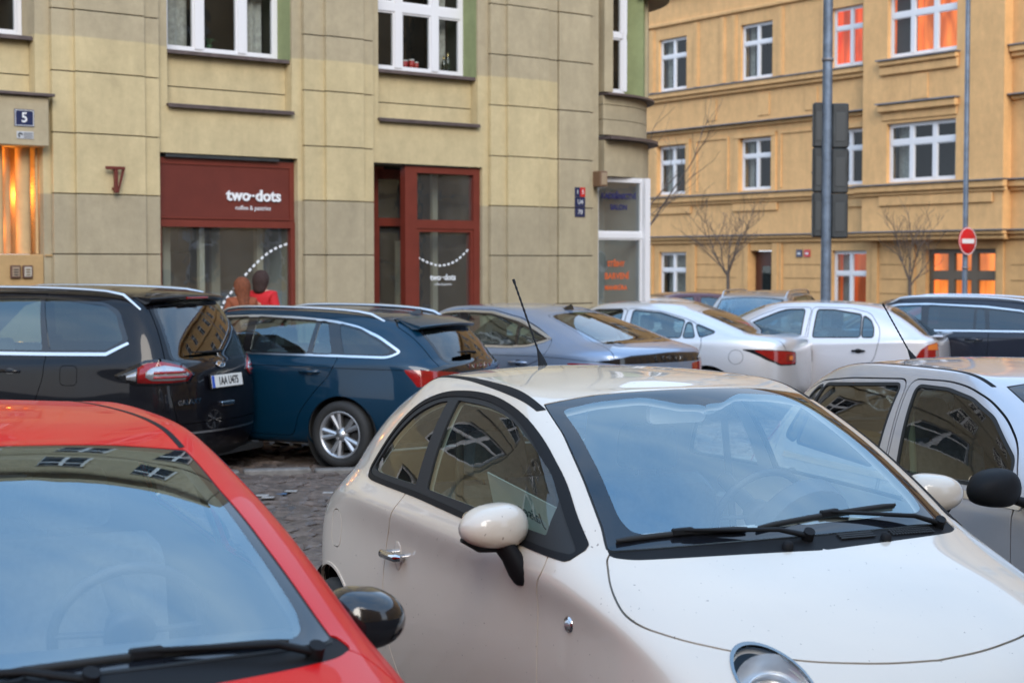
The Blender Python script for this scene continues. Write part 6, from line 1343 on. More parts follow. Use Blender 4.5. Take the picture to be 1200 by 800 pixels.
def black_car():
    root, b, c = build_car('black', 'shiny black people carrier seen from behind with chrome roof rails', dict(paint=M_BLACK, nu=110, nv=100, rw=.345, rails=(.35, -1.98, .655, .055),
        rear_door=[(-.52, 1.68), (-1.07, 1.672), (-1.165, 1.17), (-1.17, .97), (-1.08, .72), (-.80, .42), (-.70, .26), (.15, .26), (.10, 1.0), (.02, 1.66)],
        front_door=[(.12, .26), (1.02, .26), (1.08, .60), (1.05, 1.0), (.75, 1.25), (.35, 1.58), (.04, 1.66), (.13, 1.0)],
        trim=[(.85, 1.12), (.30, 1.56), (.0, 1.63), (-1.0, 1.655), (-1.30, 1.640), (-1.66, 1.60), (-1.82, 1.53), (-1.955, 1.29), (-1.93, 1.25), (-1.77, 1.175), (-1.18, 1.155)],
        windows=[('front_window', [(.78, 1.16), (.25, 1.54), (.0, 1.60), (.06, 1.16)], 'front_door'), ('rear_door_window', [(.0, 1.18), (-.08, 1.61), (-.99, 1.632), (-1.12, 1.185)], 'rear_door'), ('quarter_window', [(-1.195, 1.19), (-1.03, 1.632), (-1.29, 1.615), (-1.66, 1.575), (-1.79, 1.50), (-1.91, 1.285), (-1.76, 1.20)], None, G_DARK)],
        chrome_bar=[(.85, 1.125), (-1.18, 1.140), (-1.775, 1.148), (-1.97, 1.250), (-1.955, 1.268), (-1.765, 1.176), (-1.18, 1.168), (.85, 1.155)],
        cap=(-1.425, .975, .085, True), handles=[('rear_door', -.82, 1.0, .20), ('front_door', .32, .98, .20)],
        rear=[('tailgate', 'rear', [(-.3, .555), (.655, .560), (.70, .82), (.685, 1.08), (.60, 1.50), (.57, 1.60), (.50, 1.645), (-.3, 1.66)], .03),
              ('rear_window', 'rear', [(-.3, 1.10), (.60, 1.11), (.575, 1.30), (.535, 1.52), (.49, 1.565), (-.3, 1.59)], .05),
              ('bumper_trim', 'rear', [(-.3, .24), (.8, .24), (.8, .31), (-.3, .31)], .01), ('bumper_lip', 'rear', [(-.3, .455), (.85, .47), (.85, .485), (-.3, .475)], .004)],
        bumper_lip_mat=M_ALU, tailgate_mat=M_BLACK))
    place(root, *PL['black'])
    # tail light: frame, red ring, chrome core and bars laid on the corner of the body
    def lay(name, pts, mm, lift, par, sd_):
        # pts: (distance along the corner arc from its inner end, z)
        zz = 1.0; vs = []; n = len(pts)
        P = []
        for (t, z) in pts:
            y = .41 + .0; yv = None
            # walk from the rear face round the corner to the flank
            if t < .42: p, nn = b.on('rear', .41 + t * .92, z, sd_)
            else: p, nn = b.on('side', -2.245 + (t - .42) * .98, z, sd_)
            P.append((p, nn))
        return P
    for sd_ in (1, -1):
        def strip(name, top, bot, mm, lift, par, t0=0, t1=1, n=22, th=.014):
            """surface patch between two height curves over the lamp's length"""
            V = []; F = []
            for i in range(n + 1):
                t = t0 + (t1 - t0) * i / n
                for z in (np.interp(t, *zip(*top)), np.interp(t, *zip(*bot))):
                    if t < .55:
                        y = .43 + (t / .55) * .31; p, nn = b.on('rear', y, z, sd_)
                    else:
                        x = -2.236 + (t - .55) / .45 * .33; p, nn = b.on('side', x, z, sd_)
                    V.append(p + nn * lift); V.append(p + nn * (lift - th))
            for i in range(n):
                a = 4 * i; F += [(a, a + 2, a + 6, a + 4), (a, a + 4, a + 5, a + 1), (a + 2, a + 3, a + 7, a + 6)]
            F += [(0, 1, 3, 2), (4 * n, 4 * n + 2, 4 * n + 3, 4 * n + 1)]
            if sd_ < 0: F = [f[::-1] for f in F]
            q = MB(); q.add(V, F, True); return q.build(name, mm, par)
        fr = strip('tail_light', [(0, .985), (.2, 1.075), (.5, 1.125), (.7, 1.115), (1.0, 1.0), (1.06, .985)], [(0, .975), (.16, .905), (.5, .895), (.8, .90), (1.0, .955), (1.06, .975)], M_GLOSSBLACK, .006, root, 0, 1.04)
        strip('red_lens', [(.05, .985), (.2, 1.052), (.5, 1.098), (.68, 1.088), (.80, 1.035)], [(.05, .98), (.17, .927), (.5, .918), (.70, .918), (.76, .922)], M_LENSRED, .009, fr, .05, .77)
        strip('chrome_core', [(.12, .985), (.24, 1.035), (.5, 1.065), (.62, 1.05), (.70, 1.0)], [(.12, .98), (.22, .94), (.5, .937), (.62, .94), (.70, .98)], M_LENSCLEAR, .012, fr, .12, .68)
        for z in (1.005, .965): strip('light_bar', [(.16, z + .009), (.6, z + .012)], [(.16, z - .009), (.6, z - .009)], M_LENSRED, .015, fr, .18, .60)
        strip('clear_lens', [(.785, 1.02), (.90, .985)], [(.78, .935), (.90, .95)], M_LENSCLEAR, .009, fr, .785, .90)
    p, n = b.on('rear', 0, .90); plate(root, p + n * .02, n, '1AA U475')
    p, n = b.on('rear', .02, 1.045); ob = MB(); M = Matrix.Translation(p + n * .004) @ n.to_track_quat('Z', 'Y').to_matrix().to_4x4()
    ob.lathe([(.050, 0), (.056, .006), (.048, .010), (.044, .006)], 28, M @ Matrix.Diagonal((1.35, .62, 1, 1))); ob.lathe([(.044, .004), (0, .007)], 24, M @ Matrix.Diagonal((1.35, .62, 1, 1))); em = ob.build('badge', M_CHROME, root)
    p, n = b.on('rear', .53, .745); M = Matrix.Translation(p + n * .004) @ Matrix(((0, 0, n.x, 0), (-1, 0, n.y, 0), (0, 1, n.z, 0), (0, 0, 0, 1))); lettering('model_lettering', 'GALAXY', .062, M @ T(0, 0, 0, rz=0) @ Matrix.Rotation(math.atan2(n.y, -n.x) * -.6, 4, 'Y'), M_CHROME, root, extrude=.003, xscale=1.35, font_bold=.001)
    p, n = b.on('rear', .0, .70); h = MB(); h.box(-.012, .03, -.11, .11, -.022, .022, Matrix.Translation(p + n * .01), ch=.01); h.build('tailgate_handle', M_CHROME, root)
    # roof spoiler with its brake light
    s_ = MB(); V = []; F = []
    n_ = 14
    for i in range(n_ + 1):
        y = -.60 + 1.2 * i / n_; e = abs(y / .60); x1 = -2.155 + .09 * e ** 3; z1 = 1.65 - .02 * e ** 2
        V += [(-1.86, y * .98, 1.70 - .012 * e * e - .035 * e ** 6), (x1 + .02, y, z1 + .012), (x1, y, z1), (x1 + .02, y, z1 - .030), (-2.0, y, z1 - .045)]
    for i in range(n_):
        a = 5 * i
        for k in range(4): F.append((a + k, a + k + 5, a + k + 6, a + k + 1)[::-1])
    s_.add(V, F, True); s_.add([V[k] for k in range(5)], [(0, 1, 2, 3, 4)]); s_.add(V[-5:], [(4, 3, 2, 1, 0)]); sp_ = s_.build('roof_spoiler', M_BLACK, root)
    s_ = MB(); s_.box(-2.162, -2.13, -.17, .17, 1.626, 1.644, ch=.003); s_.build('brake_light', M_LENSRED, sp_)
    w_ = MB(); p, n = b.on('rear', .0, 1.15); w_.tube([p + n * .03 + Vector((0, -.03, 0)), p + n * .035 + Vector((0, .25, -.0)), p + n * .02 + Vector((0, .42, .012))], [.024, .016, .008], 8, flat=.6); w_.build('rear_wiper', M_PLASTIC, root)
    return root
def blue_car():
    root, b, c = build_car('blue', 'metallic dark blue estate car with silver roof rails and a five spoke alloy wheel', dict(paint=M_BLUE, nu=104, nv=90, rw=.31, rails=(.25, -1.64, .60, .03), bglass=G_BACK,
        front_door=[(1.0, .90), (1.02, .60), (.95, .28), (-.12, .28), (-.16, .70), (-.20, 1.0), (-.245, 1.39), (.10, 1.385), (.40, 1.25), (.75, 1.05)],
        rear_door=[(-.24, 1.39), (-1.14, 1.35), (-1.30, 1.02), (-1.22, .85), (-1.07, .70), (-.90, .50), (-.82, .28), (-.14, .28), (-.18, .70), (-.22, 1.0)],
        chrome=[(.86, 1.0), (.62, 1.16), (.38, 1.30), (.14, 1.372), (-.28, 1.388), (-.75, 1.378), (-1.16, 1.348), (-1.42, 1.302), (-1.66, 1.215), (-1.80, 1.135), (-1.905, 1.07, .05), (-1.80, 1.012), (-1.30, 1.018), (-.28, 1.025)], chrome_w=.02,
        windows=[('front_window', [(.72, 1.05), (.35, 1.275), (.12, 1.345), (-.20, 1.36), (-.22, 1.05)], 'front_door'), ('rear_door_window', [(-.305, 1.05), (-.30, 1.362), (-.97, 1.335), (-.945, 1.05)], 'rear_door'), ('rear_door_light', [(-1.0, 1.05), (-1.015, 1.332), (-1.10, 1.322), (-1.215, 1.05)], 'rear_door'), ('quarter_window', [(-1.34, 1.05), (-1.225, 1.31), (-1.45, 1.265), (-1.66, 1.17), (-1.80, 1.085), (-1.76, 1.05)], None, G_DARK)],
        handles=[('rear_door', -1.01, .88, .22), ('front_door', -.02, .87, .22)], seams=[[(.9, .90), (-.3, .925), (-1.3, .920), (-1.95, .912)]], cap=(-9, .8, .05, False) if False else None, split=True, spokes=5,
        rear=[('tailgate', 'rear', [(-.2, .56), (.50, .56), (.57, .72), (.585, 1.30), (.50, 1.36), (-.2, 1.36)], .03),
              ('rear_window', 'rear', [(-.2, .985), (.47, .985), (.455, 1.27), (-.2, 1.295)], .05),
              ('dark_panel', 'rear', [(-.2, .895), (.60, .885), (.72, .905), (.52, .955), (-.2, .955)], .005),
              ('tail_light', 'rear', [(.30, .87), (.775, .918), (.772, .88), (.745, .76), (.55, .79)], .01),
              ('light_dark', 'rear', [(.30, .87), (.62, .905), (.60, .84), (.45, .83)], .01)]))
    place(root, *PL['blue'])
    # D-pillar black fillet and spoiler
    s_ = MB(); V = []; F = []; n_ = 12
    for i in range(n_ + 1):
        y = -.53 + 1.06 * i / n_; e = abs(y / .53); x1 = -2.06 + .07 * e ** 3; z1 = 1.312 - .02 * e * e
        V += [(-1.72, y * .98, 1.392 - .02 * e * e), (x1 + .015, y, z1 + .01), (x1, y, z1), (x1 + .02, y, z1 - .02), (-1.9, y, z1 - .02)]
    for i in range(n_):
        for k in range(4): a = 5 * i + k; F.append((a, a + 5, a + 6, a + 1)[::-1])
    s_.add(V, F, True); s_.add(V[:5], [(0, 1, 2, 3, 4)]); s_.add(V[-5:], [(4, 3, 2, 1, 0)]); s_.build('roof_spoiler', M_BLUE, root)
    p, n = b.on('top', -1.62, 0); fin(root, p, .17, .05)
    rm = Matrix(((0, 0, -1, 0), (-1, 0, 0, 0), (0, 1, 0, 0), (0, 0, 0, 1)))
    for i, ch in enumerate('ŠKODA'):
        p, n = b.on('rear', abs(.20 - i * .10), .925, 1 if .20 - i * .10 >= 0 else -1); lettering('badge_lettering', ch, .055, Matrix.Translation(p + n * .006) @ rm, M_CHROME, root, extrude=.002, font_bold=.001)
    w_ = MB(); p, n = b.on('rear', .0, 1.03); w_.tube([p + n * .03, p + n * .04 + Vector((0, .16, .01)), p + n * .02 + Vector((0, .30, .02))], [.026, .016, .008], 8, flat=.6); w_.build('rear_wiper', M_PLASTIC, root)
    return root
def fastback_car():
    root, b, c = build_car('fastback', 'grey blue fastback saloon with bright silver window surround and roof fin', dict(paint=M_GREYBLUE, nu=100, nv=86, rw=.325,
        front_door=[(1.05, .92), (1.08, .60), (1.0, .28), (-.18, .28), (-.22, .70), (-.28, 1.0), (-.19, 1.40), (.15, 1.37), (.45, 1.25), (.80, 1.06)],
        rear_door=[(-.18, 1.405), (-.62, 1.402), (-1.02, 1.325), (-1.30, 1.235), (-1.57, 1.124), (-1.585, 1.02), (-1.48, .92), (-1.16, .80), (-.95, .50), (-.88, .28), (-.20, .28), (-.24, .70), (-.30, 1.0)],
        chrome=[(.95, 1.01), (.66, 1.18), (.36, 1.31), (.10, 1.375), (-.17, 1.392), (-.61, 1.388), (-1.01, 1.315), (-1.28, 1.235), (-1.50, 1.155), (-1.56, 1.13, .03), (-1.50, 1.10), (-1.30, 1.045), (-1.0, 1.025), (-.47, 1.02)], chrome_w=.022,
        windows=[('front_window', [(.80, 1.06), (.35, 1.275), (.10, 1.34), (-.10, 1.355), (-.26, 1.055)], 'front_door'), ('rear_door_window', [(-.38, 1.055), (-.27, 1.358), (-.60, 1.352), (-1.03, 1.27), (-1.10, 1.06)], 'rear_door'), ('quarter_window', [(-1.135, 1.065), (-1.075, 1.255), (-1.28, 1.195), (-1.44, 1.14), (-1.29, 1.08)], 'rear_door')],
        handles=[('rear_door', -1.20, .887, .25), ('front_door', -.02, .87, .25)], seams=[[(.9, .90), (-.4, .94), (-1.5, .955), (-2.15, .925)]], trim_mat=M_GLOSSBLACK,
        rear=[('tailgate', 'top', [(-1.16, -.3), (-1.18, .44), (-1.6, .52), (-2.05, .60), (-2.38, .70), (-2.44, .3), (-2.45, -.3)], .04),
              ('rear_window', 'top', [(-1.22, -.3), (-1.24, .40), (-1.6, .455), (-2.04, .50), (-2.09, .3), (-2.10, -.3)], .05),
              ('dark_panel', 'rear', [(-.2, .90), (.66, .90), (.80, .925), (.5, .985), (-.2, 1.01)], .004), ('tail_light', 'rear', [(.40, .80), (.86, .80), (.86, .905), (.66, .895), (.40, .88)], .01)]))
    place(root, *PL['fastback']); p, n = b.on('top', -1.05, 0); fin(root, p, .17, .055)
    rm = Matrix(((0, 0, -1, 0), (-1, 0, 0, 0), (0, 1, 0, 0), (0, 0, 0, 1)))
    for i, ch in enumerate('ŠKODA'):
        y = .20 - i * .10; p, n = b.on('rear', abs(y), .945, 1 if y >= 0 else -1); lettering('badge_lettering', ch, .055, Matrix.Translation(p + n * .006) @ rm, M_CHROME, root, extrude=.002, font_bold=.001)
    return root
def silver_car():
    root, b, c = build_car('silver', 'pale silver fastback saloon with dark tinted rear glass and pointed red tail light', dict(paint=M_SILVER, nu=100, nv=86, rw=.32, trim_mat=M_GLOSSBLACK,
        front_door=[(.95, .90), (.98, .60), (.92, .28), (-.14, .28), (-.18, .70), (-.22, 1.0), (-.27, 1.345), (.16, 1.335), (.45, 1.24), (.80, 1.02)],
        rear_door=[(-.27, 1.35), (-.70, 1.318), (-1.05, 1.225), (-1.19, 1.17), (-1.285, 1.0), (-1.285, .89), (-1.18, .70), (-.95, .50), (-.86, .28), (-.16, .28), (-.20, .70), (-.24, 1.0)],
        windows=[('front_window', [(.72, 1.03), (.40, 1.245), (.15, 1.315), (-.20, 1.325), (-.19, 1.0)], 'front_door'), ('rear_door_window', [(-.34, 1.0), (-.345, 1.322), (-.70, 1.293), (-1.02, 1.205), (-1.01, 1.012)], 'rear_door'), ('rear_door_light', [(-1.05, 1.012), (-1.06, 1.192), (-1.12, 1.17), (-1.19, 1.015)], 'rear_door'), ('quarter_window', [(-1.26, 1.02), (-1.18, 1.165), (-1.43, 1.075)], None)],
        handles=[('rear_door', -1.08, .865, .20), ('front_door', -.02, .855, .20)], cap=(-1.71, .79, .085, False),
        rear=[('boot_lid', 'top', [(-1.06, -.3), (-1.08, .36), (-1.5, .50), (-1.93, .64), (-2.30, .52), (-2.36, .3), (-2.36, -.3)], .04),
              ('rear_window', 'top', [(-1.12, -.3), (-1.14, .33), (-1.5, .44), (-1.90, .54), (-2.02, .3), (-2.04, -.3)], .04),
              ('light_frame', 'rear', [(.35, .845), (.60, .870), (.80, .885), (.72, .76), (.62, .69), (.36, .69)], .02),
              ('tail_light', 'rear', [(.37, .838), (.60, .862), (.765, .872), (.70, .77), (.61, .705), (.375, .705)], .02), ('light_dark', 'rear', [(.385, .82), (.53, .83), (.55, .73), (.39, .72)], .03), ('light_amber', 'rear', [(.42, .80), (.49, .80), (.49, .75), (.42, .75)], .02)]))
    place(root, *PL['silver']); return root
def hatch_car():
    root, b, c = build_car('hatch', 'older silver hatchback with black door handle and red and amber tail light', dict(paint=mat('light_silver_paint', (.62, .61, .64), rough=.38, metal=.5, coat=1, coat_rough=.06), nu=90, nv=78, rw=.30, trim_mat=M_RUBBER,
        front_door=[(.85, .88), (.88, .60), (.82, .28), (-.28, .28), (-.31, .70), (-.34, 1.0), (-.40, 1.345), (.0, 1.34), (.30, 1.22), (.65, 1.0)],
        rear_door=[(-.41, 1.35), (-.90, 1.335), (-1.12, 1.28), (-1.25, 1.10), (-1.25, .97), (-1.20, .74), (-1.02, .50), (-.92, .28), (-.31, .28), (-.34, .70), (-.37, 1.0)],
        windows=[('front_window', [(.58, 1.0), (.30, 1.16), (.0, 1.285), (-.10, 1.31), (-.31, 1.315), (-.275, .98)], 'front_door'), ('rear_door_window', [(-.435, .982), (-.475, 1.312), (-.68, 1.31), (-1.01, 1.258), (-1.01, .99)], 'rear_door'), ('rear_door_light', [(-1.04, .99), (-1.045, 1.245), (-1.13, 1.19), (-1.17, 1.10), (-1.17, .99)], 'rear_door')],
        handles=[('rear_door', -1.0, .82, .16), ('front_door', -.10, .82, .16)], handle_mat=M_PLASTIC,
        rear=[('tailgate', 'top', [(-1.27, -.3), (-1.29, .42), (-1.6, .50), (-1.86, .60), (-2.0, .5), (-2.03, -.3)], .03),
              ('rear_window', 'top', [(-1.34, -.3), (-1.36, .42), (-1.6, .48), (-1.80, .53), (-1.83, .3), (-1.84, -.3)], .04),
              ('tail_light', 'rear', [(.56, .69), (.78, .69), (.74, .84), (.70, .90), (.60, .925), (.56, .92)], .02), ('light_amber', 'rear', [(.57, .84), (.70, .84), (.69, .895), (.60, .918), (.57, .915)], .01), ('light_clear', 'rear', [(.57, .69), (.62, .69), (.61, .835), (.57, .835)], .01)]))
    place(root, *PL['hatch'])
    s_ = MB(); s_.box(-1.99, -1.86, -.58, .58, .985, 1.015, ch=.012); s_.build('boot_spoiler', MATS['light_silver_paint'], root); return root
def navy_car():
    root, b, c = build_car('navy', 'dark navy estate car with long silver window trim, cut off by the right edge', dict(paint=M_NAVY, nu=90, nv=78, rw=.32, rails=(.25, -1.68, .62, .03),
        front_door=[(1.0, .90), (1.02, .60), (.95, .28), (-.12, .28), (-.16, .70), (-.20, 1.0), (-.245, 1.375), (.10, 1.37), (.40, 1.25), (.75, 1.05)],
        rear_door=[(-.24, 1.38), (-1.0, 1.345), (-1.06, 1.02), (-1.06, .80), (-.98, .50), (-.86, .28), (-.14, .28), (-.18, .70), (-.22, 1.0)],
        chrome=[(.86, 1.0), (.62, 1.16), (.38, 1.29), (.14, 1.355), (-.25, 1.368), (-1.0, 1.34), (-1.46, 1.288), (-1.70, 1.20), (-1.85, 1.08, .05), (-1.75, 1.012), (-1.30, 1.012), (-.28, 1.01)], chrome_w=.02,
        windows=[('front_window', [(.72, 1.05), (.35, 1.265), (.12, 1.32), (-.18, 1.335), (-.20, 1.04)], 'front_door'), ('rear_door_window', [(-.285, 1.04), (-.28, 1.337), (-.86, 1.312), (-.86, 1.045)], 'rear_door', G_DARK), ('rear_door_light', [(-.895, 1.045), (-.895, 1.31), (-.985, 1.30), (-1.02, 1.045)], 'rear_door', G_DARK), ('quarter_window', [(-1.07, 1.045), (-1.045, 1.30), (-1.45, 1.258), (-1.66, 1.18), (-1.78, 1.07), (-1.74, 1.045)], None, G_DARK)],
        handles=[('rear_door', -.88, .91, .22), ('front_door', -.02, .87, .22)], seams=[[(.9, .92), (-.3, .935), (-1.3, .93), (-1.95, .92)]],
        rear=[('rear_window', 'rear', [(-.2, .985), (.47, .985), (.455, 1.27), (-.2, 1.295)], .05), ('tail_light', 'rear', [(.30, .80), (.80, .80), (.78, .90), (.30, .88)], .01)]))
    place(root, *PL['navy']); return root
# ------------------------------------------------------------------ street furniture, trees, people, far cars
def signal_pole():
    X, Y = at(968, 300, 26).x, 26.0; r = empty('signal_pole', (X, Y, gz(X, Y)), 0, label='tall thick grey galvanised pole carrying the backs of two signal heads', cat='pole')
    m = MB(); m.tube([(0, 0, -.05), (0, 0, 3), (0, 0, 9.5)], [.082, .078, .070], 20); m.build('pole', M_POLE, r)
    m = MB(); m.tube([(0, 0, -.05), (0, 0, .9), (0, 0, .93)], [.11, .11, .08], 20); m.build('base_sleeve', M_POLE, r)
    m = MB()
    for z in (1.2, 4.95): m.lathe([(.082, z), (.089, z), (.089, z + .05), (.082, z + .05)], 20)
    m.build('band', M_LEDGE, r)
    for (dx, w, lab, z0) in ((-.115, .17, 'narrow dark three part signal head seen from behind, left of the thick grey pole', 2.30), (.19, .25, 'wider dark three part signal head seen from behind, right of the thick grey pole', 2.28)):
        s = empty('traffic_signal', (X + dx, Y + (.10 if dx < 0 else .02), gz(X, Y)), 0, label=lab, cat='traffic light', group='signal heads on the grey pole')
        m = MB(); hs = .68
        for k in range(3): m.box(-w / 2, w / 2, -.10, .06, z0 + k * hs, z0 + (k + 1) * hs - .006, ch=.02)
        m.build('housing', M_SIGBACK, s)
        m = MB()
        for k in range(3):
            z = z0 + (k + .5) * hs; m.lathe([(w * .40, .0), (w * .44, .14)], 16, T(0, .06, z, rx=R(-90)), a0=.3, a1=2.85)
        m.build('visor', M_SIGBACK, s)
        m = MB()
        for k in range(3):
            z = z0 + (k + .5) * hs; m.lathe([(w * .38, 0), (0, .02)], 16, T(0, .062, z, rx=R(-90)))
        m.build('lens', mat('unlit_lens', (.03, .02, .02), rough=.2), s)
        for k in range(3): m = MB(); m.box(-w * .3, w * .3, -.108, -.10, z0 + k * hs + .10, z0 + (k + 1) * hs - .14, ch=.004); m.build('door_panel', mat('signal_back_panel', (.045, .05, .052), rough=.5), s)
        m = MB()
        for z in (z0 + .2, z0 + 1.75): m.box(min(0, -dx), max(0, -dx), -.02, .02, z, z + .05)
        m.build('bracket', M_POLE, s)
signal_pole()
def sign_pole():
    Y = 34.0; X = at(1131, 300, Y).x; r = empty('sign_pole', (X, Y, gz(X, Y) - .1), 0, label='slim blue grey pole with the no entry sign on it', cat='pole')
    m = MB(); m.tube([(0, 0, -.1), (0, 0, 4), (0, 0, 9)], [.055, .052, .045], 16); m.build('pole', M_POLE, r)
    m = MB(); m.lathe([(.056, 1.9), (.062, 1.9), (.062, 1.95), (.056, 1.95)], 16); m.lathe([(.056, 2.55), (.062, 2.55), (.062, 2.6), (.056, 2.6)], 16); m.build('clamp', M_LEDGE, r)
    p = at(1134, 282.5, Y - .10); s = empty('no_entry_sign', p, R(38), label='round red no entry sign with a white bar', cat='sign')
    rr = .275; m = MB(); m.lathe([(0, -.012), (rr, -.012), (rr + .004, 0), (rr, .004), (0, .004)][::-1], 40, T(0, 0, 0, rx=R(90))); m.build('disc', mat('sign_red', (.55, .012, .018), rough=.35), s)
    m = MB(); m.lathe([(rr - .022, .006), (rr - .006, .006)], 40, T(0, 0, 0, rx=R(90))); m.build('rim', M_ENAMELWHITE, s); m = MB(); m.box(-.19, .19, -.0135, -.006, -.045, .045); m.v = [(x, y - .0, z) for x, y, z in m.v]; m.build('white_bar', M_ENAMELWHITE, s)
sign_pole()

def bare_tree(x, y, z, h, spread, seed, label, lean=(0, 0), trunk_r=.06, first=.48, levels=5, n0=5):
    rnd = random.Random(seed); root = empty('bare_tree', (x, y, z), 0, label=label, cat='tree', group='bare winter trees')
    tr = MB(); top = Vector((lean[0] * .4, lean[1] * .4, h * first)); tr.tube([(0, 0, -.1), (.01, .0, h * first * .5), top], [trunk_r, trunk_r * .85, trunk_r * .7], 10); tr.build('trunk', M_BARK, root)
    br = MB()
    def grow(p, d, L_, r, lv):
        pts = [p]; q = p.copy(); dd = d.copy(); k = 4
        for i in range(k):
            dd = (dd + Vector((rnd.gauss(0, .13), rnd.gauss(0, .13), rnd.gauss(.05, .08)))).normalized(); q = q + dd * L_ / k; pts.append(q.copy())
        br.tube(pts, [max(.0035, r * .75 * (1 - .5 * i / k)) for i in range(k + 1)], 5 if lv > 1 else 4, cap=False)
        if lv <= 0: return
        for i in range(1, k + 1):
            for _ in range(1 if i < k else 2):
                if rnd.random() < .72:
                    a = rnd.uniform(0, 6.28); side = Vector((math.cos(a), math.sin(a), rnd.uniform(.0, .5))); nd = (dd * .75 + side * rnd.uniform(.5, .8)).normalized()
                    grow(pts[i], nd, L_ * rnd.uniform(.5, .72), r * .52, lv - 1)
    for i in range(n0):
        a = 6.28 * i / n0 + rnd.uniform(-.3, .3); d = Vector((math.cos(a) * spread, math.sin(a) * spread, 1)).normalized(); d = (d + Vector((lean[0], lean[1], 0)) * .5).normalized()
        grow(top - Vector((0, 0, rnd.uniform(0, h * .06))), d, h * (1 - first) * rnd.uniform(.42, .6), trunk_r * .5, levels - 2)
    br.build('crown', M_BARK, root); return root
p = at(853, 345, 44); bare_tree(p.x, 44, -.35, 4.2, .50, 3, 'young bare tree standing before the brown street door')
p = at(1066, 345, 43); bare_tree(p.x, 43, -.35, 3.7, .55, 8, 'young bare tree in front of the orange lit ground floor window')
p = at(726, 345, 33); bare_tree(p.x, 33, -.2, 6.3, .9, 21, 'bare tree whose twigs reach out from behind the rounded corner bay', lean=(.55, 0), trunk_r=.055, first=.42, n0=4, levels=4)

def skin_mesh(name, pts, edges, mat_, parent, sub=2, root_i=0):
    me = bpy.data.meshes.new(name); me.from_pydata([p[:3] for p in pts], edges, []); o = bpy.data.objects.new(name, me); COL.objects.link(o); o.parent = parent
    o.modifiers.new('skin', 'SKIN'); o.modifiers['skin'].use_smooth_shade = True
    for i, p in enumerate(pts):
        v = me.skin_vertices[0].data[i]; v.radius = (p[3], p[4] if len(p) > 4 else p[3]); v.use_root = (i == root_i)
    s_ = o.modifiers.new('subdivision', 'SUBSURF'); s_.levels = s_.render_levels = sub; me.materials.append(mat_); return o
def person(X, Y, Z, yaw, H, label, skin_c, top_m, leg_m, hair_m, hair_len, scarf=None, tilt=0):
    r = empty('person', (X, Y, Z), yaw, label=label, cat='person'); k = H / 1.70
    P = [(0, 0, .95, .12, .16), (0, 0, 1.12, .105, .14), (0, .01, 1.30, .12, .165), (0, 0, 1.42, .07, .09), (0, 0, 1.47, .052), (.0, .01, 1.53, .075, .07), (0, .02, 1.60, .088, .082), (0, .01, 1.66, .062, .06),
         (.17, 0, 1.39, .055), (.22, .0, 1.14, .042), (.20, .16, .95, .034), (.19, .22, .90, .025),
         (-.17, 0, 1.39, .055), (-.22, .0, 1.14, .042), (-.20, .16, .95, .034), (-.19, .22, .90, .025),
         (.09, 0, .86, .085), (.10, .02, .48, .055), (.10, -.01, .09, .038), (.10, .10, .04, .034), (-.09, 0, .86, .085), (-.10, .02, .48, .055), (-.10, -.01, .09, .038), (-.10, .10, .04, .034)]
    P = [(x * k, y * k, z * k, *[q * k for q in rr]) for x, y, z, *rr in P]
    E = [(0, 1), (1, 2), (2, 3), (3, 4), (4, 5), (5, 6), (6, 7), (3, 8), (8, 9), (9, 10), (10, 11), (3, 12), (12, 13), (13, 14), (14, 15), (0, 16), (16, 17), (17, 18), (18, 19), (0, 20), (20, 21), (21, 22), (22, 23)]
    skin_mesh('body', P, E, skin_c, r)
    J = [(0, 0, .86, .19, .15), (0, 0, 1.10, .15, .125), (0, .0, 1.30, .17, .14), (0, 0, 1.41, .10, .09), (.15, 0, 1.395, .085), (.22, .0, 1.14, .062), (.20, .15, .97, .045), (-.15, 0, 1.395, .085), (-.22, .0, 1.14, .062), (-.20, .15, .97, .045), (0, -.01, 1.475, .085, .09)]
    J = [(x * k, y * k, z * k, *[q * k for q in rr]) for x, y, z, *rr in J]
    skin_mesh('jacket', J, [(0, 1), (1, 2), (2, 3), (3, 4), (4, 5), (5, 6), (3, 7), (7, 8), (8, 9), (3, 10)], top_m, r)
    Lg = [(0, 0, .92, .15, .13), (.09, 0, .84, .10), (.10, .02, .48, .072), (.10, -.01, .10, .055), (-.09, 0, .84, .10), (-.10, .02, .48, .072), (-.10, -.01, .10, .055)]
    Lg = [(x * k, y * k, z * k, *[q * k for q in rr]) for x, y, z, *rr in Lg]; skin_mesh('trousers', Lg, [(0, 1), (1, 2), (2, 3), (0, 4), (4, 5), (5, 6)], leg_m, r)
    for s_ in (1, -1):
        skin_mesh('shoe', [(.10 * s_ * k, -.05 * k, .05, .05), (.10 * s_ * k, .08 * k, .045, .05), (.10 * s_ * k, .16 * k, .035, .038)], [(0, 1), (1, 2)], M_RUBBER, r, 1)
    hz = 1.60 * k
    hp = [(0, -.02 * k, hz + .135, .045, .045), (0, -.015 * k, hz + .07, .118, .115), (0, -.04 * k, hz - .03, .125, .115)] + [(0, (-.07 - .02 * i) * k, hz - .10 - i * .09, .095 - .012 * i, .06) for i in range(hair_len)]
    skin_mesh('hair', hp, [(i, i + 1) for i in range(len(hp) - 1)], hair_m, r)
    for s_ in (1, -1):
        e = MB(); e.lathe([(.011 * math.sin(math.pi * i / 6), -.011 * math.cos(math.pi * i / 6)) for i in range(7)], 10, T(.032 * s_ * k, .095 * k, hz + .005)); e.build('eye', M_ENAMELWHITE, r)
    if scarf: 
        pass
    return r
SK = mat('skin', (.50, .30, .22), rough=.5)
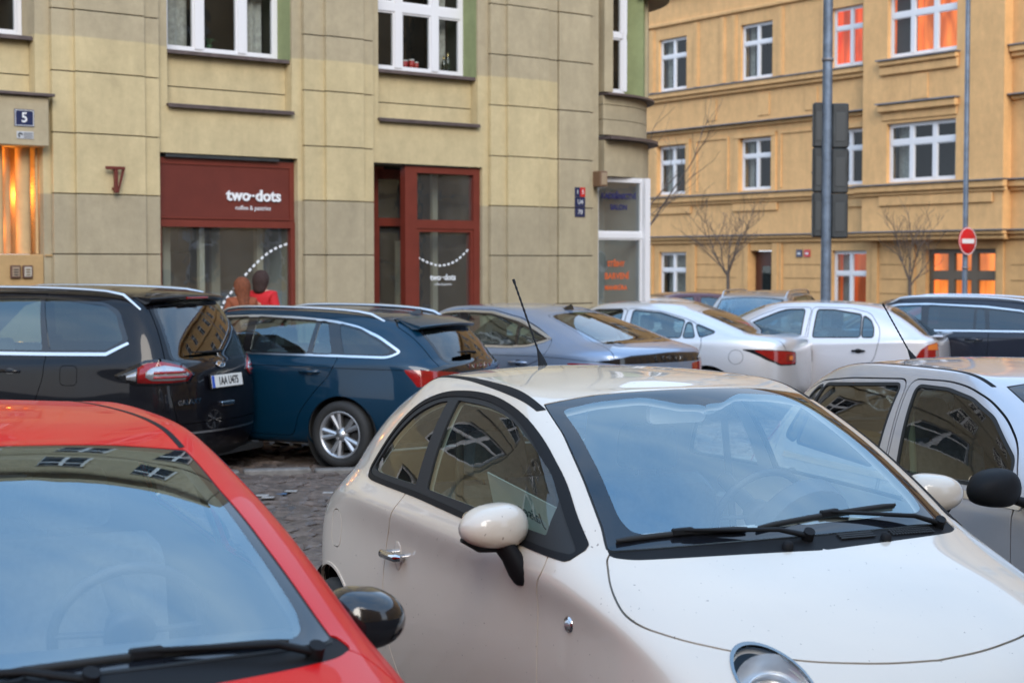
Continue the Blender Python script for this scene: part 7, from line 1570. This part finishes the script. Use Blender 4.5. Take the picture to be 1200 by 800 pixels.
pw = at(307, 340, 22.2); person(pw.x, 22.2, .03, R(-20), 1.70, 'woman with dark brown hair in a red jacket, at the shop window', SK, mat('red_jacket', (.50, .012, .018), rough=.8), mat('dark_jeans', (.02, .025, .04), rough=.9), mat('dark_brown_hair', (.030, .012, .009), rough=.7, noise=(40, .5), bump=(60, 1, .02)), 2)
pw = at(283, 340, 21.9); person(pw.x, 21.9, .02, R(25), 1.62, 'woman with long ginger hair and rust coat, left of the red jacket', SK, mat('rust_coat', (.22, .06, .025), rough=.9), mat('dark_jeans', (.02, .025, .04), rough=.9), mat('ginger_hair', (.16, .045, .016), rough=.8, noise=(40, .5), bump=(60, 1, .02)), 4)

def pavement():
    m = MB(); c, s_ = math.cos(LA), math.sin(LA); A = Vector((-6.3, 21, 0))
    def P_(u, y, z): return (A.x + u * c - y * s_, A.y + u * s_ + y * c, z)
    vs = [P_(-30, -1.9, .06), P_(12.5, -1.9, .03), P_(12.5, .3, .09), P_(-30, .3, .12), P_(-30, -1.9, -.3), P_(12.5, -1.9, -.3)]
    m.add(vs, [(0, 1, 2, 3), (4, 5, 1, 0)]); m.build('pavement', mat('pavement_stone', (.20, .19, .18), rough=.85, noise=(3, .25)), kind='structure')
    m = MB(); vs = [P_(-30, -2.05, .062), P_(12.5, -2.05, .032), P_(12.5, -1.9, .034), P_(-30, -1.9, .064), P_(-30, -2.05, -.3), P_(12.5, -2.05, -.3)]
    m.add(vs, [(0, 1, 2, 3), (4, 5, 1, 0)]); m.build('kerb', mat('kerb_granite', (.15, .14, .13), rough=.8, noise=(9, .3)), kind='structure')
    # low kerb line beside the back row, and worn paint on the setts
    m = MB()
    for i in range(14):
        x = -5.2 + i * .62; y = 14.45 + i * .15; m.box(-.30, .30, -.07, .07, -.2, .035 + .006 * (i % 3), T(x, y, gz(x, y), rz=R(13)), ch=.012)
    m.build('kerb_stones', mat('kerb_granite', (.28, .27, .26)), kind='structure')
    m = MB(); rnd = random.Random(4)
    for (px, py, w, mm) in ((316, 581, .20, 0), (344, 576, .16, 0), (322, 584, .12, 0), (398, 575, .22, 0), (380, 578, .16, 0)):
        Y = 1.87 / ((py - 308) / 2000); p = at(px, py, Y); 
        for k in range(1): a, b = rnd.uniform(-w, w) * .5, rnd.uniform(-.05, .05); m.box(p.x + a - .05, p.x + a + .05, Y + b - .04, Y + b + .04, gz(p.x, Y) + .012, gz(p.x, Y) + .017)
    m.build('worn_paint', mat('worn_white_paint', (.26, .25, .24), rough=.8, noise=(30, .3)), kind='structure')
    m = MB(); Y = 1.87 / ((579 - 308) / 2000); p = at(332, 579, Y); m.box(p.x - .06, p.x + .03, Y - .05, Y + .02, gz(p.x, Y) + .008, gz(p.x, Y) + .013); m.build('worn_blue_paint', mat('worn_blue_paint', (.05, .10, .18), rough=.8), kind='structure')
pavement()

# far cars: the same builder with fewer details
def far_car(key, base, label, paint, X, Y, yaw, z, **kw):
    Q[key] = dict(Q[base]); Q[key].update(kw.pop('dims', {})); o = dict(CARS_O[base]); o.update(paint=paint, nu=60, nv=54); o.update(kw); r, b, c = build_car(key, label, o, 'cars parked beyond the back row'); place(r, X, Y, yaw, z); return r
r, b = build_cream(); place(r, *PL['cream'])
for f in (red_car, grey_car, black_car, blue_car, fastback_car, silver_car, hatch_car, navy_car): f()
far_car('far_suv', 'black', 'silver grey off-roader with chrome roof rails and bright windscreen, beyond the older silver hatchback', mat('warm_grey_paint', (.22, .20, .19), rough=.35, metal=.4, coat=1), at(893, 340, 32).x, 32.5, -112, -.42, dims=dict(wm=.90), rails=(.35, -1.7, .63, .06))
far_car('far_saloon', 'fastback', 'pale roofed saloon almost hidden behind the pale silver fastback', mat('pearl_paint', (.5, .5, .52), rough=.35, coat=1), at(735, 340, 30).x, 30, 165, -.20)
far_car('far_red', 'hatch', 'red hatchback, only its roof showing above the navy estate car', mat('cherry_paint', (.45, .02, .02), rough=.35, coat=1), at(1112, 340, 31).x, 31, 160, -.15)
far_car('far_maroon', 'hatch', 'dark maroon car half seen past the white post of the corner shop', mat('maroon_paint', (.07, .008, .010), rough=.3, coat=1), at(785, 340, 34).x, 34.5, 195, -.15)
